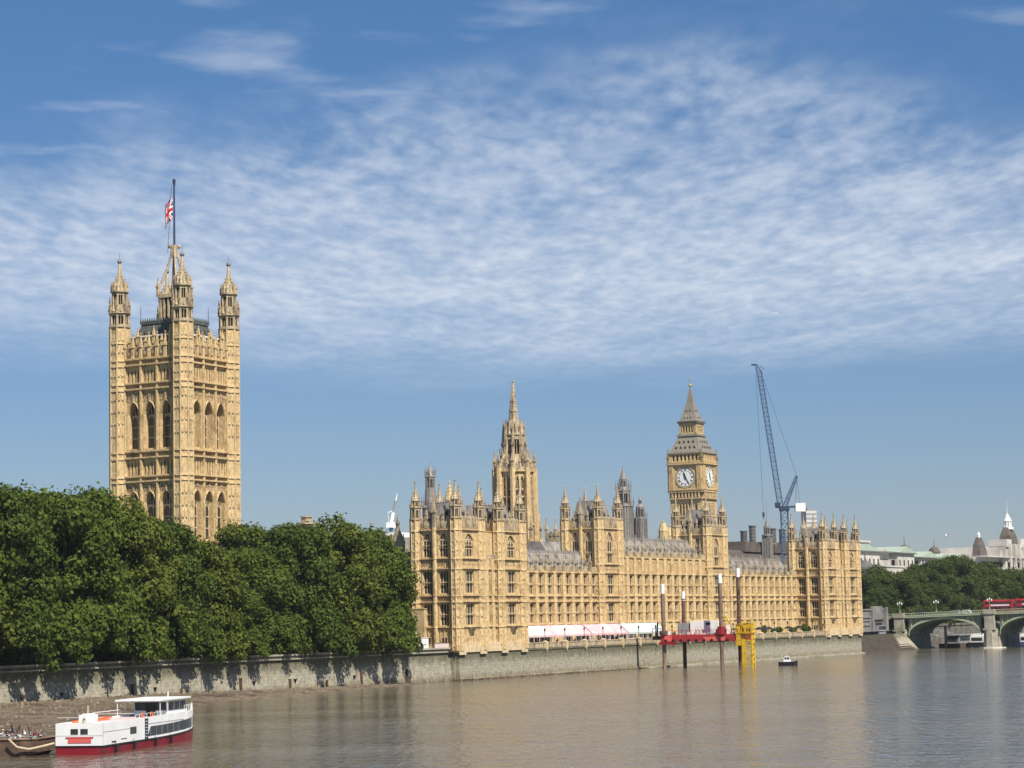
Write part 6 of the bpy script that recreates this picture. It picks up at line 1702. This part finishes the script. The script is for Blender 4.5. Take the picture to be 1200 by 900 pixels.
park_corner()
# buff rendered lower annex at the corner of the southern pavilion
def annex():
    t = thing('corner_annex', 'plain buff stone lean-to at the foot of the southern pavilion beside the trees', 'annex', 0, 10.8, 6.6)
    mb = MB(); mb.box(-1.2, .2, -2.6, 5, 0, 9.3); mb.box(-1.3, .25, -2.7, 5.1, 9.3, 9.5)
    mb.build('wall', vary(mat('buff_render', (.5, .38, .2), .9), (.45, .335, .165), (.58, .445, .245), .7, 7, c3=(.33, .24, .12), scale3=.4), t)
annex()

# ------------------------------------------------------------------ river craft
def jackup():
    phi = radians(-20); c0 = Vector((37.0, 564.0))
    t = thingw('jack_up_barge', 'red jack-up work barge standing on four legs in front of the palace', 'barge', c0.x, c0.y, 0, phi)
    b = MB(); b.box(-.7, 18.6, -.6, 19.2, 6.75, 8.5); bo = b.build('deck', vary(mat('worn_red_deck_paint', (.36, .02, .03), .55), (.27, .016, .022), (.43, .035, .04), .6, 8, c3=(.17, .05, .035), scale3=.5, lo3=.54, hi3=.66, stretch=(1, 1, 2)), t)
    s_ = MB()
    s_.box(.3, 2.2, -.64, -.6, 6.9, 8.3); s_.cut(); s_.box(10.5, 16, -.65, -.6, 6.9, 7.9); s_.cut(); s_.build_each('faded_patch', REDP, bo)
    st = MB(); st.box(-.9, 3.4, -1.4, -.6, 6.1, 6.75); st.build('under_frame', MAROON, t)
    legs = [(0, 0, 21.3), (0 + .2, 18.3, 19.6), (15, 0, 23.6), (15, 18.3, 25.3)]
    for i, (x, y, z) in enumerate(legs):
        l = MB(); l.prism(x, y, -6, z - 2.4, .50, n=14)
        for k in range(5): l.prism(x, y, 11 + 1.6 * k, 11.3 + 1.6 * k, .55, n=14)
        lo = l.build('leg', RUST if y > 5 else RUSTL, t)  # rusty steel, paler on front legs, darker behind: light and shade painted in
        w = MB(); w.prism(x, y, z - 2.4, z, .51, n=14); w.build('leg_top', WHITE, lo)
        if i == 2:
            cl = MB(); cl.prism(x, y, 8.5, 9.8, 1.35, n=12); cl.prism(x, y, 9.8, 10.4, 1.0, n=12); cl.build('jacking_collar', MAROON, t)
        else:
            cl = MB(); cl.prism(x, y, 8.5, 9.5, 1.1, n=12); cl.build('jacking_collar', RUST, t)
    c = MB(); c.box(6.0, 13.4, 3.5, 6.2, 8.5, 11.9)
    for k in range(24): c.box(6.05 + .31 * k, 6.2 + .31 * k, 3.44, 3.5, 8.6, 11.8)
    co = c.build('white_container', WHITE, t); q = MB(); q.box(10.1, 11.2, 3.38, 3.44, 10.8, 11.4); q.build('vent', BLACK, co)
    g = MB(); g.box(2.8, 5.6, 3.2, 6, 8.5, 11.4); g.box(3.0, 3.1, 3.12, 3.2, 8.6, 11.3); g.box(4.2, 4.3, 3.12, 3.2, 8.6, 11.3); g.build('grey_container', GREYM, t)
    y = MB(); y.box(-3.0, -.7, 0, 3, 7.3, 8.3); 
    for k in range(4): y.tube((-2.9 + .7 * k, 0, 8.3), (-2.9 + .7 * k, 0, 10.2), .08, 4)
    y.tube((-3, 0, 10.2), (-.7, 0, 10.2), .08, 4); y.tube((-2.2, 1, 8.2), (-1.8, 1, 11.6), .22, 5); y.build('side_platform', BLACK, t)
    fd = MB()
    for k in range(9): fd.tube((.6 + 2.0 * k, -.72, 7.0), (.6 + 2.0 * k, -.6, 7.0), .42, 10); fd.cut()
    fd.build_each('tyre_fender', BLACK, t)
    ck = MB()
    rq = random.Random(4)
    for k in range(26):
        x, y = rq.uniform(.5, 17.5), rq.uniform(.4, 2.6); w_, h_ = rq.uniform(.2, .7), rq.uniform(.3, 1.2)
        ck.box(x, x + w_, y, y + w_, 8.5, 8.5 + h_, rq.choice([0, 1, 2])); ck.tube((x, y, 8.5 + h_), (x + rq.uniform(-1, 1), y, 9.2 + h_), .05, 4, 1); ck.cut()
    ck.build_each('deck_gear', [GREYM, RUST, CANV], t)
    d = MB(); d.box(1.2, 1.8, -.5, .2, 8.5, 9.6); d.cut(); d.box(15.9, 16.6, 1, 2.4, 8.5, 10.8); d.cut(); d.build_each('generator', WHITE, t)
    o = MB(); o.box(13.9, 15.4, 2, 4, 8.5, 11.2); o.tube((14.3, 2, 11.2), (15.6, 2, 13.0), .25, 5); o.tube((15.6, 2, 13.0), (16.8, 2, 11.0), .2, 5); o.box(14.4, 15.4, 1.7, 2.2, 9.5, 10.4); o.build('excavator', YEL, t)
    rl = MB()
    for k in range(14): rl.tube((-.5 + 1.3 * k, -.5, 8.5), (-.5 + 1.3 * k, -.5, 9.6), .05, 4)
    rl.tube((-.5, -.5, 9.6), (17, -.5, 9.6), .05, 4); rl.build('guard_rail', RED, t)
    # yellow pile frame hung from the right-hand end
    v = MB(); X0, X1 = 20.3, 22.7
    for x in (X0, X1):
        for yy in (0, 2.4): v.tube((x, yy, -3), (x, yy, 11.0), .27, 6)
    for k in range(9):
        z = .6 + 1.25 * k
        v.tube((X0, 0, z), (X1, 0, z + 1.2), .17, 4); v.tube((X0, 0, z), (X1, 0, z), .17, 4); v.tube((X0, 0, z), (X0, 2.4, z + 1.2), .17, 4); v.tube((X0, 2.4, z), (X1, 2.4, z), .17, 4); v.tube((X1, 0, z), (X1, 2.4, z + 1.2), .17, 4)
    v.box(X0 - .2, X0 + .8, -.2, .1, -1, 9.5)
    v.box(18.7, 23.0, -.9, 2.8, 8.6, 8.9); v.box(18.9, 20.0, -.8, -.2, 5.6, 9.2); v.box(20.8, 22.9, -.6, .4, 8.9, 11.0); v.box(18.9, 19.9, -.6, .6, 9, 10.8); v.tube((18.7, -.7, 10.8), (22.9, -.7, 11.4), .12, 4)
    for k in range(6): v.tube((18.8 + .8 * k, -.9, 8.9), (18.8 + .8 * k, -.9, 10.3), .09, 4)
    v.build('pile_frame', YEL, t)
    p = thingw('mooring_post', 'dark leaning post with a small cage at the wall foot left of the red barge', 'post', 32.6, 577, 0, ANG)
    a = MB(); a.tube((0, 0, -2), (0, .25, 4.0), .28, 6); a.build('post', BLACK, p)
    b = MB()
    for x in (1.5, 2.7, 3.9):
        for z in (0, 0): b.tube((x, 0, -.5), (x, 0, 1.7), .09, 4); b.tube((x, .8, -.5), (x, .8, 1.7), .09, 4)
    for z in (.5, 1.1, 1.7): b.tube((1.5, 0, z), (3.9, 0, z), .09, 4); b.tube((1.5, 0, z), (1.5, .8, z), .09, 4)
    b.build('cage', BLACK, p)
jackup()
def hull(mb, L, w, zk, zs, bow=0.3, m=0, sheer=.4, stern=.92, n=20, z0=-.6, pw=2.0):
    """displacement hull along +y from stern y=0 ; returns width function"""
    rings = []
    for i in range(n + 1):
        f = i / n; y = L * f
        ww = w * (stern + (1 - stern) * min(1, f * 4)) if f < 1 - bow else w * max(.02, (1 - ((f - (1 - bow)) / bow) ** pw))
        zz = zs + sheer * max(0, (f - .45) / .55) ** 2
        rings.append([(-ww, y, zz), (-ww * .93, y - (.0), z0), (ww * .93, y, z0), (ww, y, zz)])
    b = len(mb.v)
    for r in rings: mb.v.extend(r)
    for i in range(n):
        for k in range(3):
            mb.f.append((b + i * 4 + k, b + (i + 1) * 4 + k, b + (i + 1) * 4 + k + 1, b + i * 4 + k + 1)); mb.m.append(m)
        mb.f.append((b + i * 4 + 3, b + (i + 1) * 4 + 3, b + (i + 1) * 4, b + i * 4)); mb.m.append(m)
    mb.f.append((b, b + 1, b + 2, b + 3)); mb.m.append(m); e = b + n * 4
    mb.f.append((e + 3, e + 2, e + 1, e)); mb.m.append(m)
def passenger_boat():
    rot = -radians(11.9)
    t = thingw('passenger_boat', 'white passenger boat with a maroon hull moored at the left foreshore', 'boat', -46.2, 235.4, 0, rot)
    L, w = 33.2, 2.65
    h = MB(); hull(h, L, w, 0, .85, .30, sheer=.75, stern=1.0, pw=2.4); ho = h.build('hull', MAROON, t)
    bl = MB()
    def width(f): return w if f < .70 else w * max(.02, (1 - ((f - .70) / .30) ** 2.4))
    def band(mb, f0, f1, z0f, z1f, off=.0, m=0, n=14, both=True):
        for i in range(n):
            a, b = f0 + (f1 - f0) * i / n, f0 + (f1 - f0) * (i + 1) / n
            for sg in ((-1, 1) if both else (1,)):
                xa, xb = sg * (width(a) + off), sg * (width(b) + off); ia, ib = sg * (width(a) + off - .12), sg * (width(b) + off - .12)
                if abs(ia) < .1: ia = 0; 
                if abs(ib) < .1: ib = 0
                mb.hexa([(ia, a * L, z0f(a)), (xa, a * L, z0f(a)), (xb, b * L, z0f(b)), (ib, b * L, z0f(b)), (ia, a * L, z1f(a)), (xa, a * L, z1f(a)), (xb, b * L, z1f(b)), (ib, b * L, z1f(b))], m)
    shz = lambda f: .85 + .75 * max(0, (f - .45) / .55) ** 2
    band(bl, 0, .99, lambda f: shz(f) - .02, lambda f: shz(f) + .14, .06); bl.box(-w - .06, w + .06, -.06, .06, .83, .98); bl.build('rubbing_strake', BLACK, t)
    # white sides
    s_ = MB(); top = lambda f: 3.3 if f < .30 else (3.3 - 1.0 * min(1, (f - .30) / .02) * 0 + .35 * (f - .3))
    band(s_, 0, .985, lambda f: shz(f) + .14, top, 0.0); s_.box(-w, w, -.001, .12, .98, 3.3); s_.box(-w + .1, w - .1, .1, L * .30, 3.0, 3.2); 
    s_.box(-w + .12, w - .12, L * .30, L * .66, 2.6, 2.72)
    for i in range(6):
        a, b = .66 + .05 * i, .66 + .05 * (i + 1); s_.hexa([(-width(a) + .1, a * L, 2.6), (width(a) - .1, a * L, 2.6), (width(b) * .98 - .04, b * L, 2.6), (-width(b) * .98 + .04, b * L, 2.6), (-width(a) + .1, a * L, 2.72), (width(a) - .1, a * L, 2.72), (width(b) * .98 - .04, b * L, 2.72), (-width(b) * .98 + .04, b * L, 2.72)])
    s_.build('superstructure', WHITE, t)
    # dark window row with slanted first pane
    g = MB()
    za = lambda f: shz(f) + .40; zb = lambda f: shz(f) + 1.45
    for sg in (-1, 1):
        fs = [.385, .41] + [.41 + .053 * k for k in range(1, 9)]
        for a, b in zip(fs, fs[1:]):
            xa, xb = sg * (width(a) + .02), sg * (width(b) + .02); gp = .0012
            z0a = za(a); z1a = za(a) + .05 if a == .385 else zb(a)
            g.hexa([(xa - sg * .1, (a + gp) * L, z0a), (xa, (a + gp) * L, z0a), (xb, (b - gp) * L, za(b)), (xb - sg * .1, (b - gp) * L, za(b)), (xa - sg * .1, (a + gp) * L, z1a), (xa, (a + gp) * L, z1a), (xb, (b - gp) * L, zb(b)), (xb - sg * .1, (b - gp) * L, zb(b))]); g.cut()
        for a, b in ((.87, .90), (.91, .94)):
            xa, xb = sg * (width(a) + .02), sg * (width(b) + .02)
            g.hexa([(xa - sg * .1, a * L, za(a)), (xa, a * L, za(a)), (xb, b * L, za(b)), (xb - sg * .1, b * L, za(b)), (xa - sg * .1, a * L, zb(a)), (xa, a * L, zb(a)), (xb, b * L, zb(b)), (xb - sg * .1, b * L, zb(b))]); g.cut()
        g.box(sg * w - .02, sg * w + .02, 7.6, 9.4, 1.75, 2.5); g.cut()
        g.box(sg * w - .02, sg * w + .03, 26.0 * 0 + 25.4, 25.9, 1.3, 3.0) if False else None
    g.build_each('side_window', WGLASS, t)
    st = MB()
    for x in (-.95, .15): st.box(x, x + .82, -.03, .0, 2.15, 2.72); st.cut()
    st.build_each('stern_window', WGLASS, t)
    bd = MB(); bd.box(-1.25, 1.35, -.05, -.001, 1.25, 1.78); bd.build('name_board', REDP, t)
    bd2 = MB(); bd2.box(-1.5, 1.6, -.07, -.001, 1.78, 1.88); bd2.build('board_rail', RED, t)
    ld = MB()
    for k in range(7): ld.box(w + .01, w + .07, 12.0, 12.7, 1.05 + .33 * k, 1.2 + .33 * k)
    ld.box(w, w + .05, 11.9, 12.0, .95, 3.3); ld.box(w, w + .05, 12.7, 12.8, .95, 3.3); ld.build('ladder', BLACK, t)
    ln = MB(); ln.box(w + .001, w + .02, 12.9, 24, 2.55, 2.62); ln.box(w + .001, w + .02, 0, 9, 2.35, 2.39); ln.box(-w, w, -.02, -.001, 2.0, 2.03); ln.build('trim_line', GREYM, t)
    vt = MB(); vt.box(w + .001, w + .03, 2.4, 3.6, 1.15, 1.3); vt.cut(); vt.box(w + .001, w + .03, 5.0, 6.6, 1.35, 1.42); vt.cut(); vt.build_each('vent', BLACK, t)
    # open top deck with benches, canopy, wheelhouse
    c = MB(); c.box(-w - .1, w + .1, 16.6, 26.2, 4.95, 5.12); c.hexa([(-w - .1, 26.2, 4.95), (w + .1, 26.2, 4.95), (1.7, 27.4, 4.85), (-1.7, 27.4, 4.85), (-w - .1, 26.2, 5.12), (w + .1, 26.2, 5.12), (1.7, 27.4, 5.0), (-1.7, 27.4, 5.0)]); c.build('canopy', WHITE, t)
    p = MB()
    for y in (16.8, 19.2):
        for x in (-w + .1, w - .1): p.tube((x, y, 2.7), (x, y, 4.95), .05, 5); p.cut()
    p.build_each('canopy_post', WHITE, t)
    wh = MB(); wh.box(-2.0, 2.0, 20.4, 26.6, 2.72, 3.75); wh.box(-2.0, 2.0, 20.4, 26.6, 4.7, 4.95)
    for y in (20.4, 22.6, 24.4, 26.5):
        for x in (-2.0, 1.9): wh.box(x, x + .1, y, y + .1, 3.75, 4.7)
    for x in (-.7, .7): wh.box(x - .05, x + .05, 26.5, 26.6, 3.75, 4.7)
    wo = wh.build('wheelhouse', WHITE, t)
    wg = MB(); wg.box(-1.94, 1.94, 20.5, 26.5, 3.75, 4.7); wg.build('wheelhouse_window', WGLASS, wo)
    dr = MB(); dr.box(-.5, .6, 20.3, 20.4, 2.8, 4.4); dr.build('wheelhouse_door', BLACK, wo)
    b = MB()
    for k in range(6):
        y = 11.3 + 1.05 * k; b.box(-2.2, -.4, y, y + .4, 2.72, 3.2);  b.cut(); b.box(.4, 2.2, y, y + .4, 2.72, 3.2); b.cut()
    b.build_each('bench', CANV, t)
    ob = MB(); ob.box(-2.2, -.2, 3.2, 9.0, 3.2, 3.42); ob.box(-1.6, -.6, 6, 10.5, 3.42, 3.55); ob.build('life_raft_cover', ORANGE, t)
    cv = MB(); cv.box(.2, 2.3, 5.0, 9.3, 3.2, 3.3); cv.build('deck_mat', CANV, t)
    rg = MB()
    for k in range(8): rg.tube((w - .15, 9.6 + 1.1 * k, 3.3), (w - .15, 9.6 + 1.1 * k, 3.75), .03, 4)
    rg.tube((w - .15, 9.6, 3.75), (w - .15, 17.6, 3.75), .03, 4); rg.tube((-w + .15, 9.6, 4.0), (-w + .15, 17.6, 4.0), .05, 4)
    for y in (.25, L * .27): rg.tube((-w + .1, y, 3.9), (w - .1, y, 3.9), .03, 4)
    rg.build('guard_rail', WHITE, t)
    fu = MB(); fu.box(-.3, 1.3, .6, 1.9, 3.25, 4.15); fu.prism(.5, 1.3, 4.15, 4.25, .75, .7, 10); fu.build('funnel_box', WHITE, t)
    ra = MB(); ra.tube((.4, .5, 3.3), (.4, .5, 3.9), .16, 8); ra.tube((.55, 1.0, 4.2), (.55, 1.0, 5.1), .09, 6); ra.build('mast', ROPE, t)
    lr = MB()
    for y in (11.5, 14.2):
        for i in range(10):
            a0, a1 = 2 * pi * i / 10, 2 * pi * (i + 1) / 10
            lr.tube((w - .1, y + .32 * cos(a0), 3.5 + .32 * sin(a0)), (w - .1, y + .32 * cos(a1), 3.5 + .32 * sin(a1)), .07, 5)
        lr.cut()
    lr.build_each('life_ring', ORANGE, t)
    fe = MB()
    for y in (3.2, 8.4, 14.8, 19.5): fe.prism(w + .2, y, .15, .85, .16, n=8); fe.tube((w + .2, y, .85), (w + .05, y, 1.2), .025, 4); fe.cut()
    fe.build_each('fender', BLACK, t)
    br = MB()
    for k in range(9):
        f = .74 + .028 * k
        for sg in (-1, 1): br.tube((sg * (width(f) - .1), f * L, top(f)), (sg * (width(f) - .1), f * L, top(f) + .7), .03, 4)
    for k in range(8):
        f, g_ = .74 + .028 * k, .768 + .028 * k
        for sg in (-1, 1): br.tube((sg * (width(f) - .1), f * L, top(f) + .7), (sg * (width(g_) - .1), g_ * L, top(g_) + .7), .03, 4)
    br.build('bow_rail', WHITE, t)
    mm = MB(); mm.tube((0, 26, 5.1), (0, 26, 5.7), .06, 5); mm.build('radar_mast', WHITE, t)
passenger_boat()
def scrap_barge():
    t = thingw('scrap_barge', 'rusty brown barge piled with scrap, moored at the bottom left corner', 'barge', -50.2, 237.8, 0, radians(78))
    # long axis +y (pointing left in the photograph after rotation)
    h = MB(); L = 22.0
    pr = [(0.0, 2.4), (1.5, 2.9), (4, 3.0), (16, 3.0), (20, 2.6), (22, 1.6)]
    rings = []
    for y, ww in pr:
        up = .6 if y < 1 else (0 if y < 15 else .9)
        rings.append([(-ww, y, 1.75), (-ww * (.75 if y < 1 or y > 18 else .96), y, -.5 + (.9 if y < 1 or y > 18 else 0)), (ww * (.75 if y < 1 or y > 18 else .96), y, -.5 + (.9 if y < 1 or y > 18 else 0)), (ww, y, 1.75)])
    for r in rings: h.v.extend(r)
    n = len(rings)
    for i in range(n - 1):
        for k in range(4):
            h.f.append((i * 4 + k, (i + 1) * 4 + k, (i + 1) * 4 + (k + 1) % 4, i * 4 + (k + 1) % 4)); h.m.append(0)
    h.f.append((0, 1, 2, 3)); h.m.append(0); e = (n - 1) * 4; h.f.append((e + 3, e + 2, e + 1, e)); h.m.append(0)
    h.build('hull', RUST, t)
    g = MB()
    for (y0, w0), (y1, w1) in zip(pr, pr[1:]):
        for sg in (-1, 1): g.tube((sg * w0, y0, 1.78), (sg * w1, y1, 1.78), .13, 5)
    g.tube((-2.4, 0, 1.78), (2.4, 0, 1.78), .13, 5); g.tube((-3.0, 5, .9), (-2.9, 9, .05), .1, 4); g.tube((-2.9, 9, .05), (-3.0, 14, .1), .1, 4); g.build('gunwale', RUSTL, t)
    rn = np.random.RandomState(5)
    j = MB()
    for k in range(220):
        x, y = rn.uniform(-2.3, 2.3), rn.uniform(.8, 12); z = 1.75 + rn.rand() * .9 * (1 - abs(x) / 3)
        d = rn.randn(3); d /= np.linalg.norm(d); q = rn.uniform(.2, .9)
        j.tube((x, y, z), (x + d[0] * q, y + d[1] * q, z + abs(d[2]) * q), rn.uniform(.04, .13), 4, rn.choice([0, 0, 1, 2, 3, 4]))
    j.build('scrap_heap', [RUST, RUSTL, GREYM, MAROON, WHITE], t)
    cr = MB(); cr.box(-2.6, -1.4, 13.2, 14.6, 1.76, 2.7); cr.build('orange_tank', REDP, t)
    wt = MB(); wt.ball((-1.6, 9.6, 2.1), .9, 10, 6, sz=.6); wt.ball((-1.2, 8.6, 2.1), .7, 10, 6, sz=.6); wt.build('white_tarpaulin', WHITE, t)
    bl = MB(); bl.box(-.4, 1.2, 9, 10.6, 1.8, 2.9); bl.build('blue_crate', NAVYI, t)
    r = MB()
    for k in range(11): r.tube((-2.75, .3 + .75 * k, 1.8), (-2.75, .3 + .75 * k, 2.3), .05, 4)
    r.tube((-2.75, .3, 2.3), (-2.75, 7.8, 2.3), .06, 4); r.tube((-2.75, .3, 2.05), (-2.75, 7.8, 2.05), .05, 4); r.build('rail', GREYM, t)
    rp = thingw('mooring_rope', 'pale thick rope drooping between the scrap barge and the passenger boat', 'rope', -50, 236.8, 0, 0)
    b = MB(); P = [Vector((-3.5, -1.9, 1.85)), Vector((-2.6, -2.0, 1.0)), Vector((-1.4, -1.7, .75)), Vector((-.1, -1.2, 1.0)), Vector((1.0, -.5, 1.25))]
    for a, c in zip(P, P[1:]): b.tube(a, c, .11, 6)
    b.build('rope', ROPE, rp)
scrap_barge()
def launch():
    t = thingw('workboat', 'small black and white workboat on the river right of the yellow frame', 'boat', 66.9, 574.3, 0, radians(-90 - 8))
    h = MB(); hull(h, 4.9 * 1.0, 1.1, 0, .95, .4, sheer=.3); h.build('hull', BLACK, t)
    c = MB(); c.box(-.85, .85, 1.3, 3.2, .95, 1.5); c.box(-.8, .8, 1.5, 2.9, 2.15, 2.3)
    for x in (-.8, .7):
        for y in (1.5, 2.15, 2.8): c.box(x, x + .1, y, y + .1, 1.5, 2.15)
    c.tube((0, 2.2, 2.3), (0, 2.2, 3.0), .05, 5); c.tube((0, 1.2, 1.5), (0, .9, 2.8), .04, 4); co = c.build('wheelhouse', WHITE, t)
    g = MB(); g.box(-.74, .74, 1.56, 2.84, 1.5, 2.15); g.build('window', WGLASS, co)
    r = MB()
    for k in range(5): r.prism(1.05 + .02, .6 + .8 * k, .25, .75, .16, n=8); r.cut(); r.prism(-1.07, .6 + .8 * k, .25, .75, .16, n=8); r.cut()
    r.build_each('fender', BLACK, t)
    w = MB(); w.box(-1.0, 1.0, .3, 4.2, .94, 1.02); w.build('deck', GREYM, t)
launch()
def birds():
    t = thingw('gull', 'white gull gliding above the far trees', 'bird', 78.5, 404, 26.7, radians(30))
    b = MB(); 
    b.ball((0, 0, 0), .16, 8, 6); b.tube((-.34, 0, 0), (.36, 0, .03), .13, 8, r2=.04); b.tube((.3, 0, .03), (.48, 0, .02), .07, 6, r2=.02)
    b.hexa([(-.3, -.1, 0), (-.3, .1, 0), (-.62, .14, 0), (-.62, -.14, 0), (-.3, -.1, .03), (-.3, .1, .03), (-.62, .14, .03), (-.62, -.14, .03)])
    b.build('body', WHITE, t)
    for sg in (-1, 1):
        w = MB(); w.hexa([(-.15, sg * .08, .02), (.18, sg * .08, .02), (.2, sg * .55, .25), (-.08, sg * .55, .25), (-.15, sg * .08, .06), (.18, sg * .08, .06), (.2, sg * .55, .28), (-.08, sg * .55, .28)])
        w.hexa([(-.08, sg * .55, .25), (.2, sg * .55, .25), (-.12, sg * 1.2, .2), (-.18, sg * 1.2, .2), (-.08, sg * .55, .28), (.2, sg * .55, .28), (-.12, sg * 1.2, .22), (-.18, sg * 1.2, .22)])
        w.build('wing', WHITE, t)
    p = thingw('airliner', 'tiny distant airliner against the clouds above the crane', 'aeroplane', 720.9, 6000, 829.3, radians(5)); p.scale = (.5, .5, .5)
    f = MB(); f.tube((-16, 0, 0), (14, 0, 0), 1.9, 10); f.tube((14, 0, 0), (18, 0, -.3), 1.9, 10, r2=.4); f.tube((-16, 0, 0), (-22, 0, .8), 1.9, 10, r2=.3); f.build('fuselage', WHITE, p)
    for sg in (-1, 1):
        w = MB(); w.hexa([(3, sg * 1.5, -.6), (-3, sg * 1.5, -.6), (-7, sg * 17, .6), (-5, sg * 17, .6), (3, sg * 1.5, -.1), (-3, sg * 1.5, -.1), (-7, sg * 17, .8), (-5, sg * 17, .8)]); w.build('wing', GREYM, p)
        e = MB(); e.tube((-1, sg * 6, -1.4), (3, sg * 6, -1.4), .95, 8); e.build('engine', WHITE, p)
    q = MB(); q.hexa([(-17, -.15, 1.5), (-21.5, -.15, 1.5), (-21.5, .15, 1.5), (-17, .15, 1.5), (-20.5, -.12, 7), (-23, -.12, 7), (-23, .12, 7), (-20.5, .12, 7)]); q.build('tail_fin', STEELB, p)
birds()

# ------------------------------------------------------------------ summer haze over the whole scene
def haze():
    m = bpy.data.materials.new('haze_air'); m.use_nodes = True; t = m.node_tree; t.nodes.clear()
    o = t.nodes.new('ShaderNodeOutputMaterial'); v = t.nodes.new('ShaderNodeVolumePrincipled')
    v.inputs['Color'].default_value = (0.82, 0.88, 0.95, 1); v.inputs['Density'].default_value = HAZE; v.inputs['Anisotropy'].default_value = 0.2
    t.links.new(v.outputs[0], o.inputs['Volume'])
    mb = MB(); mb.box(-1200, 2400, -60, 3200, -3.5, 160); ob = mb.build('haze', m); tag(ob, kind='stuff')
HAZE = 0.00005
haze()
